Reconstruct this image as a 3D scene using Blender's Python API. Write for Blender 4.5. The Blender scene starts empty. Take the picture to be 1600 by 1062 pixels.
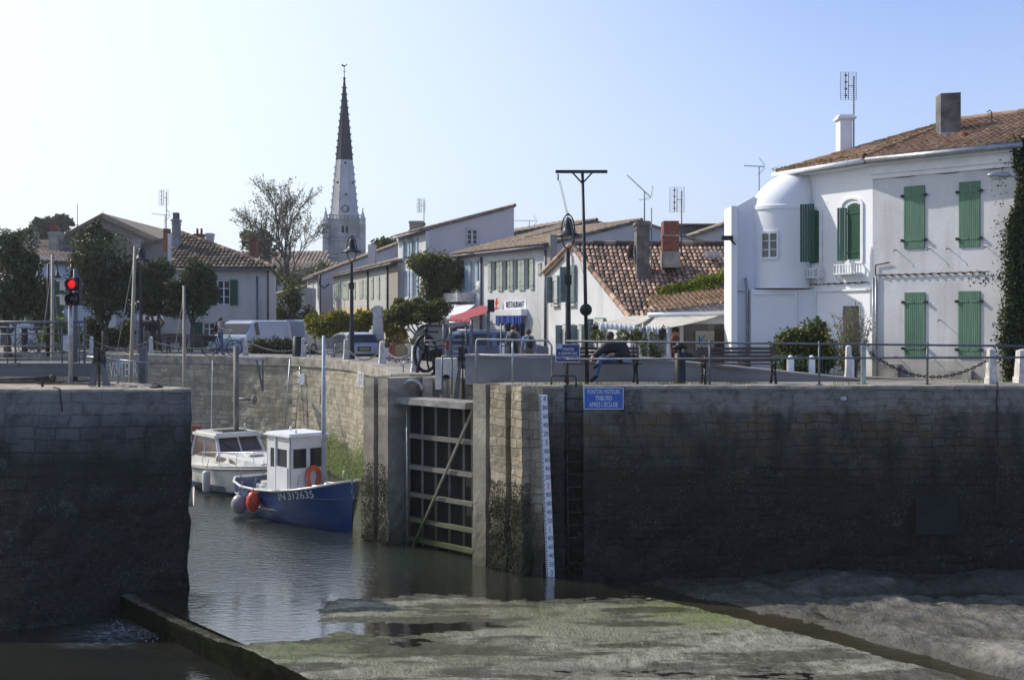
import bpy, math, random
from mathutils import Vector, Matrix, noise
R = math.radians
rnd = random.Random(7)
col = bpy.context.scene.collection
# ---------------------------------------------------------------- camera, sky, sun
F, H, HY = 1800.0, 5.8, 500.0            # focal length in photo pixels, eye height, horizon row
sc = bpy.context.scene
cd = bpy.data.cameras.new('camera'); cam = bpy.data.objects.new('camera', cd); col.objects.link(cam)
cam.location = (0, 0, H); cam.rotation_euler = (R(90), 0, 0)
cd.sensor_width = 36; cd.lens = 36 * F / 1600; cd.shift_y = (HY - 531) / 1600
cd.clip_start = 0.5; cd.clip_end = 4000
sc.camera = cam
AZ, EL = R(65.4), R(39)                   # sun azimuth from +Y toward -X, and height
wd = bpy.data.worlds.new('World'); sc.world = wd; wd.use_nodes = True
nt = wd.node_tree; nt.nodes.clear()
sky = nt.nodes.new('ShaderNodeTexSky'); sky.sky_type = 'NISHITA'; sky.sun_disc = False
sky.sun_elevation = EL; sky.sun_rotation = -AZ; sky.air_density = 1.0; sky.dust_density = 1.6; sky.ozone_density = 2.0
bg = nt.nodes.new('ShaderNodeBackground'); bg.inputs['Strength'].default_value = 0.12
wo = nt.nodes.new('ShaderNodeOutputWorld')
def wn(typ, **k):
    n = nt.nodes.new(typ)
    for a, b in k.items(): setattr(n, a, b)
    return n
tcn = wn('ShaderNodeTexCoord'); nv = wn('ShaderNodeVectorMath', operation='NORMALIZE'); nt.links.new(tcn.outputs['Generated'], nv.inputs[0])
dt = wn('ShaderNodeVectorMath', operation='DOT_PRODUCT'); nt.links.new(nv.outputs[0], dt.inputs[0]); dt.inputs[1].default_value = (-math.sin(AZ)*.97, math.cos(AZ)*.97, .25)
mr = wn('ShaderNodeMapRange'); mr.inputs[1].default_value = .1; mr.inputs[2].default_value = .95; mr.interpolation_type = 'SMOOTHSTEP'; nt.links.new(dt.outputs['Value'], mr.inputs[0])
sx = wn('ShaderNodeSeparateXYZ'); nt.links.new(nv.outputs[0], sx.inputs[0])
mz = wn('ShaderNodeMapRange'); mz.inputs[1].default_value = .34; mz.inputs[2].default_value = -.02; mz.inputs[3].default_value = 0; mz.inputs[4].default_value = .85; nt.links.new(sx.outputs[2], mz.inputs[0])
m1 = wn('ShaderNodeMix', data_type='RGBA', blend_type='MULTIPLY'); m1.inputs[0].default_value = 1; nt.links.new(sky.outputs[0], m1.inputs[6]); m1.inputs[7].default_value = (1.1, 1.18, 1.6, 1)
m2 = wn('ShaderNodeMix', data_type='RGBA'); nt.links.new(mz.outputs[0], m2.inputs[0]); nt.links.new(m1.outputs[2], m2.inputs[6]); m2.inputs[7].default_value = (5.1, 5.9, 7.2, 1)
m3 = wn('ShaderNodeMix', data_type='RGBA'); nt.links.new(mr.outputs[0], m3.inputs[0]); nt.links.new(m2.outputs[2], m3.inputs[6]); m3.inputs[7].default_value = (7.6, 8.2, 8.2, 1)
nt.links.new(m3.outputs[2], bg.inputs[0]); nt.links.new(bg.outputs[0], wo.inputs[0])
sl = bpy.data.lights.new('sun', 'SUN'); sl.energy = 4.0; sl.angle = R(0.5); sl.color = (1.0, .93, .84)
so = bpy.data.objects.new('sun', sl); col.objects.link(so)
sdir = Vector((-math.sin(AZ) * math.cos(EL), math.cos(AZ) * math.cos(EL), math.sin(EL)))
so.rotation_euler = sdir.to_track_quat('Z', 'Y').to_euler()
sc.view_settings.view_transform = 'Standard'; sc.view_settings.look = 'None'
sc.view_settings.exposure = 0.18; sc.view_settings.gamma = 1.0
sc.cycles.max_bounces = 6

# ---------------------------------------------------------------- helpers
def P(px, py, d): return Vector(((px - 800) / F * d, d, H - (py - HY) / F * d))
def G(px, py, z=4.3): return P(px, py, (H - z) * F / (py - HY))
def S(a, b, x):
    t = max(0., min(1., (x - a) / (b - a))); return t * t * (3 - 2 * t)

def tag(o, label=None, cat=None, group=None, kind=None):
    if label: o['label'] = label
    if cat: o['category'] = cat
    if group: o['group'] = group
    if kind: o['kind'] = kind
    return o
def E(name, loc, rz=0, label=None, cat=None, group=None, kind=None):
    o = bpy.data.objects.new(name, None); col.objects.link(o); o.location = loc; o.rotation_euler = (0, 0, rz)
    o.empty_display_size = .2
    return tag(o, label, cat, group, kind)
def kids(o): return [c for c in bpy.data.objects if c.parent is o]
KC = {}
def copy_tree(o, loc=None, rz=None, label=None, group=None, top=True):
    c = o.copy(); col.objects.link(c)
    ch = KC.get(o.name)
    if ch is None: ch = KC[o.name] = kids(o)
    for k in ch:
        kc = copy_tree(k, top=False); kc.parent = c
    if loc is not None: c.location = loc
    if rz is not None: c.rotation_euler = (0, 0, rz)
    if label: c['label'] = label
    if group: c['group'] = group
    return c

class MB:
    def __init__(s, M=None): s.v = []; s.f = []; s.m = []; s.s = []; s.M = M; s.mi = 0
    def add(s, vs, fs, smooth=False):
        b = len(s.v)
        if s.M is not None: vs = [s.M @ Vector(v) for v in vs]
        s.v += [tuple(v) for v in vs]
        for f in fs: s.f.append([b + i for i in f]); s.m.append(s.mi); s.s.append(smooth)
        return s
    def bx(s, x0, x1, y0, y1, z0, z1):
        return s.add([(x0,y0,z0),(x1,y0,z0),(x1,y1,z0),(x0,y1,z0),(x0,y0,z1),(x1,y0,z1),(x1,y1,z1),(x0,y1,z1)],
                     [(3,2,1,0),(4,5,6,7),(0,1,5,4),(1,2,6,5),(2,3,7,6),(3,0,4,7)])
    def box(s, c, sz, rz=0, rx=0, ry=0):
        M = Matrix.Translation(c) @ Matrix.Rotation(rz,4,'Z') @ Matrix.Rotation(ry,4,'Y') @ Matrix.Rotation(rx,4,'X')
        a, b, c2 = [q / 2 for q in sz]
        vs = [M @ Vector(p) for p in [(-a,-b,-c2),(a,-b,-c2),(a,b,-c2),(-a,b,-c2),(-a,-b,c2),(a,-b,c2),(a,b,c2),(-a,b,c2)]]
        return s.add(vs, [(3,2,1,0),(4,5,6,7),(0,1,5,4),(1,2,6,5),(2,3,7,6),(3,0,4,7)])
    def beam(s, p, q, w, h, up=(0,0,1)):
        p = Vector(p); q = Vector(q); d = (q - p).normalized(); up = Vector(up)
        if abs(d.dot(up)) > .98: up = Vector((0,1,0))
        x = d.cross(up).normalized(); y = x.cross(d)
        vs = []
        for c in (p, q):
            for a, b in ((-1,-1),(1,-1),(1,1),(-1,1)): vs.append(c + x*a*w/2 + y*b*h/2)
        return s.add(vs, [(3,2,1,0),(4,5,6,7),(0,1,5,4),(1,2,6,5),(2,3,7,6),(3,0,4,7)])
    def tube(s, path, r, n=8, caps=True, smooth=True):
        path = [Vector(p) for p in path]; k = len(path)
        rs = r if isinstance(r, (list, tuple)) else [r] * k
        vs = []; px = None
        for i, p in enumerate(path):
            d = (path[min(i+1,k-1)] - path[max(i-1,0)])
            if d.length < 1e-9: d = Vector((0,0,1))
            d.normalize()
            if px is None:
                a = Vector((0,0,1)) if abs(d.z) < .9 else Vector((1,0,0)); px = d.cross(a).normalized()
            else:
                px = (px - d * px.dot(d))
                px = px.normalized() if px.length > 1e-6 else d.orthogonal().normalized()
            py = d.cross(px)
            for j in range(n):
                t = 2*math.pi*j/n; vs.append(p + (px*math.cos(t) + py*math.sin(t)) * rs[i])
        fs = [(i*n+j, i*n+(j+1)%n, (i+1)*n+(j+1)%n, (i+1)*n+j) for i in range(k-1) for j in range(n)]
        s.add(vs, fs, smooth)
        if caps:
            b = len(s.v) - k*n
            s.f.append([b + j for j in range(n)][::-1]); s.m.append(s.mi); s.s.append(False)
            s.f.append([b + (k-1)*n + j for j in range(n)]); s.m.append(s.mi); s.s.append(False)
        return s
    def lathe(s, prof, c=(0,0,0), n=16, M=None, smooth=True):
        c = Vector(c); vs = []
        for r_, z in prof:
            for j in range(n):
                t = 2*math.pi*j/n; v = Vector((r_*math.cos(t), r_*math.sin(t), z))
                vs.append((M @ v if M else v) + c)
        k = len(prof)
        s.add(vs, [(i*n+j, i*n+(j+1)%n, (i+1)*n+(j+1)%n, (i+1)*n+j) for i in range(k-1) for j in range(n)], smooth)
        return s
    def ball(s, c, r, n=10, m=7, smooth=True, M=None):
        r = r if isinstance(r, (list, tuple, Vector)) else (r, r, r)
        vs = []; c = Vector(c)
        for i in range(m+1):
            a = math.pi*i/m - math.pi/2
            for j in range(n):
                t = 2*math.pi*j/n; v = Vector((math.cos(a)*math.cos(t)*r[0], math.cos(a)*math.sin(t)*r[1], math.sin(a)*r[2]))
                vs.append((M @ v if M else v) + c)
        return s.add(vs, [(i*n+j, i*n+(j+1)%n, (i+1)*n+(j+1)%n, (i+1)*n+j) for i in range(m) for j in range(n)], smooth)
    def prism(s, pts, ext):
        ext = Vector(ext); n = len(pts); pts = [Vector(p) for p in pts]
        nn = Vector((0,0,0))
        for i in range(n): nn += pts[i].cross(pts[(i+1)%n])
        if nn.dot(ext) > 0: pts = pts[::-1]
        s.add(pts + [p + ext for p in pts], [list(range(n)), list(range(n, 2*n))[::-1]] + [((i+1)%n, i, n+i, n+(i+1)%n) for i in range(n)])
        return s
    def poly(s, pts, smooth=False): return s.add(pts, [list(range(len(pts)))], smooth)
    def build(s, name, mat, parent=None, label=None, cat=None, group=None, kind=None, uv=False, loc=None, rz=None, fix=False):
        me = bpy.data.meshes.new(name); me.from_pydata(s.v, [], s.f)
        for m in (mat if isinstance(mat, (list, tuple)) else [mat]): me.materials.append(m)
        me.polygons.foreach_set('material_index', s.m); me.polygons.foreach_set('use_smooth', s.s)
        if fix:
            import bmesh
            b = bmesh.new(); b.from_mesh(me); bmesh.ops.remove_doubles(b, verts=b.verts, dist=1e-5); bmesh.ops.recalc_face_normals(b, faces=b.faces); b.to_mesh(me); b.free()
        if uv:
            ul = me.uv_layers.new(name='uv').data
            for p in me.polygons:
                n = p.normal
                if abs(n.z) > .7:
                    for li in p.loop_indices:
                        c = me.vertices[me.loops[li].vertex_index].co; ul[li].uv = (c.x, c.y)
                else:
                    t = Vector((-n.y, n.x)).normalized()
                    for li in p.loop_indices:
                        c = me.vertices[me.loops[li].vertex_index].co; ul[li].uv = (c.x*t.x + c.y*t.y, c.z)
        me.update()
        o = bpy.data.objects.new(name, me); col.objects.link(o); o.parent = parent
        if loc is not None: o.location = loc
        if rz is not None: o.rotation_euler = (0,0,rz)
        return tag(o, label, cat, group, kind)

# ---------------------------------------------------------------- materials
def L(nt, a, b): nt.links.new(a, b)
def nmat(name):
    m = bpy.data.materials.new(name); m.use_nodes = True; t = m.node_tree
    return m, t, t.nodes['Principled BSDF']
def N(t, typ, **k):
    n = t.nodes.new(typ)
    for a, b in k.items():
        if a[0] == '_': setattr(n, a[1:], b)
        else: n.inputs[a.replace('__', ' ')].default_value = b
    return n
def mixc(t, fac, a, b, mode='MIX'):
    n = t.nodes.new('ShaderNodeMix'); n.data_type = 'RGBA'; n.blend_type = mode; n.clamp_factor = True
    for i, v in ((0, fac), (6, a), (7, b)):
        if hasattr(v, 'node'): L(t, v, n.inputs[i])
        else: n.inputs[i].default_value = (tuple(v) + (1,) if isinstance(v, (tuple, list)) and len(v) == 3 else v)
    return n.outputs[2]
def ramp(t, src, a, b):
    n = N(t, 'ShaderNodeMapRange'); n.inputs[1].default_value = a; n.inputs[2].default_value = b; n.clamp = True
    L(t, src, n.inputs[0]); return n.outputs[0]
def mth(t, op, a, b=0.):
    n = N(t, 'ShaderNodeMath', _operation=op)
    for i, v in ((0, a), (1, b)):
        if hasattr(v, 'node'): L(t, v, n.inputs[i])
        else: n.inputs[i].default_value = v
    return n.outputs[0]
def nz(t, scale, detail=4, vec=None, rough=.55, dist=0., scl=None):
    n = N(t, 'ShaderNodeTexNoise', Scale=scale, Detail=detail, Roughness=rough, Distortion=dist)
    if vec is None: vec = N(t, 'ShaderNodeNewGeometry').outputs['Position']
    if scl:
        mp = N(t, 'ShaderNodeMapping'); mp.inputs['Scale'].default_value = scl; L(t, vec, mp.inputs[0]); vec = mp.outputs[0]
    L(t, vec, n.inputs['Vector']); return n.outputs['Fac']
def bump(t, b, h, strength=.3, dist=.02):
    n = N(t, 'ShaderNodeBump', Strength=strength, Distance=dist); L(t, h, n.inputs['Height']); L(t, n.outputs[0], b.inputs['Normal'])
def simple(name, c, rough=.6, metal=0., var=.12, scale=6., bp=.0, c2=None, spec=.5, scl=None):
    m, t, b = nmat(name)
    f = nz(t, scale, 5, scl=scl)
    c2 = c2 or tuple(max(0, q*(1-var*2.2)) for q in c); c1 = c if c2 else c
    o = mixc(t, ramp(t, f, .35, .68), c2, tuple(min(1, q*(1+var*.5)) for q in c1)); L(t, o, b.inputs['Base Color'])
    b.inputs['Roughness'].default_value = rough; b.inputs['Metallic'].default_value = metal
    b.inputs['Specular IOR Level'].default_value = spec
    if bp: bump(t, b, nz(t, scale*4, 4), bp, .02)
    return m
def plaster(name, c, dirt=(.28,.27,.24), amt=.35, bp=.25):
    m, t, b = nmat(name)
    big = ramp(t, nz(t, .7, 6), .45, .75); streak = ramp(t, nz(t, 2.2, 5, scl=(1,1,.12)), .5, .8); fine = ramp(t, nz(t, 9, 5), .3, .8)
    o = mixc(t, mth(t, 'MULTIPLY', big, amt*.6), c, dirt)
    o = mixc(t, mth(t, 'MULTIPLY', streak, amt*.7), o, dirt)
    o = mixc(t, mth(t, 'MULTIPLY', fine, .12), o, tuple(q*.7 for q in c))
    z = N(t, 'ShaderNodeSeparateXYZ'); L(t, N(t, 'ShaderNodeNewGeometry').outputs['Position'], z.inputs[0])
    low = mth(t, 'MULTIPLY', ramp(t, mth(t, 'ADD', z.outputs[2], mth(t, 'MULTIPLY', nz(t, 1.5, 4), -1.2)), 4.6, 3.7), .55)
    o = mixc(t, low, o, tuple(q*.75 for q in dirt))
    L(t, o, b.inputs['Base Color']); b.inputs['Roughness'].default_value = .9; b.inputs['Specular IOR Level'].default_value = .2
    bump(t, b, mth(t, 'ADD', nz(t, 14, 4), mth(t, 'MULTIPLY', nz(t, 3, 3), .8)), bp, .02)
    return m
def island(name, cols, rough=.8, moss=None, spec=.3, transl=0., bp=0.):
    """colour per loose piece (tile, leaf) out of a ramp"""
    m, t, b = nmat(name)
    g = N(t, 'ShaderNodeNewGeometry'); cr = N(t, 'ShaderNodeValToRGB'); L(t, g.outputs['Random Per Island'], cr.inputs[0])
    el = cr.color_ramp.elements
    while len(el) < len(cols): el.new(.5)
    for i, c in enumerate(cols): el[i].position = i/max(1,len(cols)-1); el[i].color = tuple(c) + (1,)
    o = cr.outputs[0]
    if moss:
        o = mixc(t, mth(t, 'MULTIPLY', ramp(t, nz(t, moss[1], 6), .48, .72), moss[2]), o, moss[0])
        o = mixc(t, mth(t, 'MULTIPLY', ramp(t, nz(t, 11, 4), .5, .75), .5), o, (.06,.055,.05))
    L(t, o, b.inputs['Base Color']); b.inputs['Roughness'].default_value = rough; b.inputs['Specular IOR Level'].default_value = spec
    if bp: bump(t, b, nz(t, 25, 4), bp, .02)
    if transl:
        tr = N(t, 'ShaderNodeBsdfTranslucent'); L(t, mixc(t, 1., o, (1.0, 1.0, .55), 'MULTIPLY'), tr.inputs[0])
        mx = N(t, 'ShaderNodeMixShader'); mx.inputs[0].default_value = transl
        L(t, b.outputs[0], mx.inputs[1]); L(t, tr.outputs[0], mx.inputs[2]); L(t, mx.outputs[0], t.nodes['Material Output'].inputs[0])
    return m

def quay_stone(name, top, bw=.62, bh=.3, algae=(.012,.02,.009), wet=(.011,.011,.009), zt=2.9, zb=1.6, mortar=(.1,.095,.08), patch=None, conc=False, tint=None, bumpy=.9, lichen=.4, band=None):
    m, t, b = nmat(name)
    uv = N(t, 'ShaderNodeUVMap', _uv_map='uv').outputs[0]
    wn = N(t, 'ShaderNodeTexNoise', Scale=1.6, Detail=3); L(t, uv, wn.inputs['Vector'])
    w = N(t, 'ShaderNodeVectorMath', _operation='SCALE'); w.inputs['Scale'].default_value = .2
    L(t, wn.outputs['Color'], w.inputs[0]); wa = N(t, 'ShaderNodeVectorMath', _operation='ADD'); L(t, uv, wa.inputs[0]); L(t, w.outputs[0], wa.inputs[1])
    br = N(t, 'ShaderNodeTexBrick', Scale=1.); L(t, wa.outputs[0], br.inputs['Vector'])
    br.inputs['Brick Width'].default_value = bw; br.inputs['Row Height'].default_value = bh; br.inputs['Mortar Size'].default_value = .014 if not conc else .006
    br.inputs['Mortar Smooth'].default_value = .4; br.inputs['Bias'].default_value = 0
    br.offset = .43; br.squash = .8; br.squash_frequency = 3
    br.inputs['Color1'].default_value = (.15,.15,.15,1); br.inputs['Color2'].default_value = (1,1,1,1); br.inputs['Mortar'].default_value = (.5,.5,.5,1)
    br2 = N(t, 'ShaderNodeTexBrick', Scale=1.); L(t, wa.outputs[0], br2.inputs['Vector']); br2.offset = .37; br2.squash = 1.4; br2.squash_frequency = 2
    for q_, v_ in (('Brick Width', bw*.62), ('Row Height', bh*.71), ('Mortar Size', .02 if not conc else .005), ('Mortar Smooth', .6), ('Bias', 0.)): br2.inputs[q_].default_value = v_
    br2.inputs['Color1'].default_value = (.05,.05,.05,1); br2.inputs['Color2'].default_value = (1,1,1,1); br2.inputs['Mortar'].default_value = (.4,.4,.4,1)
    sel = ramp(t, nz(t, .55, 3, scl=(1,1,2)), .47, .53)
    bcol = mixc(t, sel, br.outputs['Color'], br2.outputs['Color']); bfac = mixc(t, sel, br.outputs['Fac'], br2.outputs['Fac'])
    bwv = N(t, 'ShaderNodeSeparateColor'); L(t, bcol, bwv.inputs[0])
    light = tuple(min(1, q*1.35) for q in top); dark = tuple(q*.5 for q in top)
    o = mixc(t, bwv.outputs[0], dark, light)
    gp = N(t, 'ShaderNodeNewGeometry').outputs['Position']
    big = nz(t, .8, 6); med = nz(t, 4, 6, rough=.65); fine = nz(t, 22, 5, rough=.7)
    o = mixc(t, ramp(t, med, .4, .7), o, top)
    if tint: o = mixc(t, mth(t, 'MULTIPLY', ramp(t, nz(t, 1.7, 4, scl=(1,1,1.5)), .5, .62), .8), o, tint)
    o = mixc(t, mth(t, 'MULTIPLY', ramp(t, nz(t, 2.3, 6, scl=(1,1,.35)), .45, .68), lichen), o, (.03,.032,.032))
    o = mixc(t, mth(t, 'MULTIPLY', ramp(t, fine, .45, .7), .4), o, tuple(q*.4 for q in top))
    o = mixc(t, mth(t, 'MULTIPLY', mth(t, 'MULTIPLY', bfac, ramp(t, nz(t, 3.3, 4), .3, .6)), .6), o, mortar)
    z = N(t, 'ShaderNodeSeparateXYZ'); L(t, gp, z.inputs[0])
    zz = mth(t, 'ADD', z.outputs[2], mth(t, 'MULTIPLY', mth(t, 'SUBTRACT', big, .5), 1.8))
    zz = mth(t, 'ADD', zz, mth(t, 'MULTIPLY', mth(t, 'SUBTRACT', med, .5), .8))
    o = mixc(t, mth(t, 'MULTIPLY', ramp(t, zz, zt+.3, zt-1.0), .86), o, mixc(t, ramp(t, med, .3, .7), tuple(q*2.6 for q in algae), algae))
    o = mixc(t, mth(t, 'MULTIPLY', ramp(t, zz, zb+.3, zb-.8), .93), o, mixc(t, ramp(t, nz(t, 9, 5), .35, .7), (.022,.02,.012), wet))
    if band: o = mixc(t, mth(t, 'MULTIPLY', mth(t, 'MULTIPLY', ramp(t, mth(t, 'ADD', z.outputs[2], mth(t, 'MULTIPLY', med, .5)), 3.85, 4.15), ramp(t, med, .25, .55)), .75), o, band)
    sp = mth(t, 'MULTIPLY', ramp(t, nz(t, 26, 3), .6, .68), ramp(t, nz(t, 1.3, 4), .42, .6))
    o = mixc(t, mth(t, 'MULTIPLY', sp, .55), o, (.2,.2,.18))
    o = mixc(t, mth(t, 'MULTIPLY', ramp(t, nz(t, 1.9, 6, rough=.7), .6, .7), .35), o, (.15,.145,.13))
    L(t, o, b.inputs['Base Color'])
    b.inputs['Specular IOR Level'].default_value = .25
    L(t, mixc(t, ramp(t, zz, zb+.5, zb-.4), (.9,.9,.9), (.6,.6,.6)), b.inputs['Roughness'])
    h = mth(t, 'ADD', mth(t, 'MULTIPLY', bfac, -.6 if not conc else -.3), mth(t, 'MULTIPLY', med, 1.2))
    h = mth(t, 'ADD', h, mth(t, 'MULTIPLY', fine, .6)); h = mth(t, 'ADD', h, mth(t, 'MULTIPLY', bwv.outputs[0], .5))
    bump(t, b, h, bumpy, .035)
    return m

M = {}
M['stone_dark'] = quay_stone('stone_dark', (.13,.12,.1), bw=.52, bh=.25, mortar=(.05,.045,.038), tint=(.15,.1,.05), lichen=.85, zt=3.25, zb=2.25, algae=(.006,.008,.004), wet=(.003,.003,.0025), band=(.27,.26,.235))
M['stone_pier'] = quay_stone('stone_pier', (.13,.13,.125), mortar=(.045,.045,.04), wet=(.003,.003,.003), bw=.75, bh=.36, zt=3.65, zb=2.55, lichen=.6, algae=(.004,.006,.003), band=(.2,.2,.19))
M['stone_far'] = quay_stone('stone_far', (.42,.375,.28), bw=.6, bh=.27, zt=.9, zb=.1, algae=(.03,.05,.012), mortar=(.2,.18,.15), lichen=.3)
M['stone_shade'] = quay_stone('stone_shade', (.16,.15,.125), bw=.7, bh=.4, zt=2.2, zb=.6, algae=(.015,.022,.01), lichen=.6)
M['stone_lime'] = quay_stone('stone_lime', (.42,.36,.25), bw=.55, bh=.3, zt=1.5, zb=.7, algae=(.02,.028,.008), wet=(.025,.02,.01), mortar=(.16,.14,.1), lichen=.25, bumpy=1.)
M['concrete_pillar'] = quay_stone('concrete_pillar', (.36,.325,.265), bw=3, bh=1.7, conc=True, zt=1.2, zb=.1, algae=(.05,.05,.03), wet=(.03,.028,.02), bumpy=.5, lichen=.2)
M['coping'] = simple('coping', (.36,.33,.27), .9, var=.22, scale=3, bp=.5)
M['sand_top'] = simple('sand_top', (.4,.34,.25), .95, var=.18, scale=2.5, bp=.4)
M['concrete'] = simple('concrete', (.33,.32,.29), .9, var=.2, scale=2.5, bp=.4)
M['concrete_dark'] = simple('concrete_dark', (.17,.165,.155), .9, var=.25, scale=3, bp=.5)
M['ramp_grey'] = simple('ramp_grey', (.27,.265,.26), .85, var=.1, scale=1.2, bp=.2)
M['paving'] = simple('paving', (.27,.25,.22), .9, var=.2, scale=1.5, bp=.3)
M['asphalt'] = simple('asphalt', (.09,.09,.09), .9, var=.15, scale=1.2, bp=.2)
M['white_wall'] = plaster('white_wall', (.62,.62,.63), amt=.65)
M['white_wall_clean'] = plaster('white_wall_clean', (.80,.81,.83), amt=.06, bp=.12)
M['off_white'] = plaster('off_white', (.52,.50,.47), amt=.5)
M['grey_white'] = plaster('grey_white', (.48,.48,.45), amt=.5)
M['yellow_wall'] = plaster('yellow_wall', (.58,.47,.29), amt=.3)
M['beige_wall'] = plaster('beige_wall', (.48,.43,.35), amt=.5)
M['stone_grey'] = plaster('stone_grey', (.33,.30,.26), amt=.6, bp=.6)
M['side_wall'] = plaster('side_wall', (.52,.50,.50), amt=.3)
M['blue_wall'] = plaster('blue_wall', (.46,.55,.68), amt=.15)
M['church_stone'] = simple('church_stone', (.47,.45,.42), .9, var=.2, scale=.5, bp=.3)
M['spire_white'] = simple('spire_white', (.58,.57,.56), .9, var=.1, scale=.4)
M['spire_black'] = simple('spire_black', (.024,.028,.04), .8, var=.2, scale=.4)
M['tiles'] = island('tiles', [(.05,.042,.036),(.28,.17,.12),(.48,.29,.2),(.09,.07,.06),(.56,.38,.27),(.14,.1,.08),(.42,.26,.18),(.62,.45,.34)], moss=((.16,.13,.09), 1.2, .5), bp=.5)
M['tiles_house'] = island('tiles_house', [(.2,.13,.085),(.31,.195,.125),(.4,.26,.17),(.27,.17,.115),(.45,.31,.21)], moss=((.12,.08,.03), 1., .8), bp=.4)
M['tiles_far'] = island('tiles_far', [(.28,.21,.15),(.42,.32,.23),(.35,.26,.185),(.5,.39,.29)], moss=((.16,.14,.1), .8, .7))
M['tiles_dark'] = island('tiles_dark', [(.06,.042,.03),(.12,.085,.055),(.17,.12,.08),(.34,.26,.18)], moss=((.05,.045,.035), .8, .6))
M['leaf_dark'] = island('leaf_dark', [(.02,.032,.012),(.045,.065,.022),(.07,.09,.032),(.11,.125,.055)], rough=.45, transl=.25)
M['leaf_mid'] = island('leaf_mid', [(.035,.05,.014),(.07,.095,.024),(.11,.13,.035),(.16,.17,.05)], rough=.5, transl=.3)
M['leaf_olive'] = island('leaf_olive', [(.06,.07,.02),(.11,.12,.035),(.17,.17,.055),(.09,.1,.03)], rough=.5, transl=.35)
M['barn_wall'] = plaster('barn_wall', (.19,.17,.145), amt=.4, bp=.4)
M['leaf_yellow'] = island('leaf_yellow', [(.12,.13,.015),(.25,.22,.03),(.2,.22,.03),(.35,.27,.04),(.09,.11,.02)], rough=.5, transl=.35)
M['leaf_lime'] = island('leaf_lime', [(.1,.15,.015),(.16,.22,.02),(.22,.28,.03)], rough=.5, transl=.35)
M['leaf_far'] = island('leaf_far', [(.09,.1,.06),(.14,.15,.085),(.19,.19,.12)], rough=.6, transl=.2)
M['leaf_autumn'] = island('leaf_autumn', [(.1,.09,.04),(.16,.13,.06),(.12,.12,.05)], rough=.6, transl=.2)
M['weed'] = island('weed', [(.03,.03,.008),(.05,.045,.012),(.02,.02,.008),(.08,.07,.02)], rough=.35)
M['weed_green'] = island('weed_green', [(.07,.11,.015),(.11,.16,.02),(.05,.08,.015)], rough=.5)
M['bark'] = simple('bark', (.13,.11,.09), .9, var=.3, scale=8, bp=.6)
M['bark_pale'] = simple('bark_pale', (.17,.155,.135), .9, var=.25, scale=6, bp=.4)
M['wood_grey'] = simple('wood_grey', (.24,.22,.17), .8, var=.25, scale=5, bp=.4, scl=(1,1,.2))
M['wood_mast'] = simple('wood_mast', (.36,.31,.22), .6, var=.12, scale=4, scl=(1,1,.2))
M['wood_dark'] = simple('wood_dark', (.06,.05,.045), .7, var=.25, scale=7, bp=.3)
M['bench_wood'] = simple('bench_wood', (.09,.055,.045), .6, var=.2, scale=9, bp=.2)
M['iron'] = simple('iron', (.02,.021,.024), .45, .3, var=.2, scale=8, bp=.15)
M['iron_rust'] = simple('iron_rust', (.07,.055,.045), .75, .2, var=.35, scale=7, bp=.4)
M['galv'] = simple('galv', (.42,.44,.46), .4, .7, var=.12, scale=6)
M['galv_dull'] = simple('galv_dull', (.15,.16,.18), .55, .4, var=.15, scale=6)
M['gate_timber'] = quay_stone('gate_timber', (.25,.235,.2), bw=9, bh=9, conc=True, zt=1.3, zb=.2, algae=(.04,.055,.015), wet=(.03,.04,.01), bumpy=.4, lichen=.2)
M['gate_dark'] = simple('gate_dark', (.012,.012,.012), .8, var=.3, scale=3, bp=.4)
M['steel_blue'] = simple('steel_blue', (.11,.12,.14), .5, .2, var=.1, scale=2)
M['white_paint'] = simple('white_paint', (.78,.79,.8), .4, var=.05, scale=3)
M['cream_paint'] = simple('cream_paint', (.66,.64,.58), .5, var=.08, scale=3)
M['gel_white'] = simple('gel_white', (.74,.73,.68), .25, var=.05, scale=2)
M['bollard_white'] = simple('bollard_white', (.62,.6,.57), .8, var=.16, scale=6, bp=.3)
M['green_shutter'] = simple('green_shutter', (.105,.215,.14), .5, var=.12, scale=5, scl=(4,4,.3))
M['green_dark'] = simple('green_dark', (.012,.07,.035), .4, var=.1, scale=5, scl=(4,4,.3))
M['shutter_pale'] = simple('shutter_pale', (.40,.45,.38), .6, var=.1, scale=5)
M['shutter_blue'] = simple('shutter_blue', (.36,.48,.58), .6, var=.1, scale=5)
M['shutter_grey'] = simple('shutter_grey', (.17,.23,.24), .6, var=.15, scale=5)
M['shutter_lilac'] = simple('shutter_lilac', (.52,.53,.50), .7, var=.1, scale=5)
M['dark_interior'] = simple('dark_interior', (.02,.02,.022), .8)
M['brick_red'] = simple('brick_red', (.25,.09,.055), .85, var=.2, scale=12, bp=.4)
M['rubber'] = simple('rubber', (.02,.02,.02), .8)
M['red_plastic'] = simple('red_plastic', (.72,.07,.03), .4, var=.1)
M['orange'] = simple('orange', (.75,.14,.05), .5, var=.1)
M['grey_vinyl'] = simple('grey_vinyl', (.36,.37,.37), .35, var=.1)
M['rope'] = simple('rope', (.3,.28,.24), .9)
M['rope_dark'] = simple('rope_dark', (.02,.02,.02), .9)
M['sign_blue'] = simple('sign_blue', (.035,.12,.45), .4, var=.05)
M['sign_navy'] = simple('sign_navy', (.03,.045,.17), .4, var=.05)
M['letter_white'] = simple('letter_white', (.72,.74,.78), .5, var=.03)
M['letter_pale'] = simple('letter_pale', (.42,.45,.47), .8, var=.3, scale=14)
M['letter_faint'] = simple('letter_faint', (.2,.205,.205), .8, var=.3, scale=14)
M['letter_black'] = simple('letter_black', (.02,.02,.025), .6)
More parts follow.
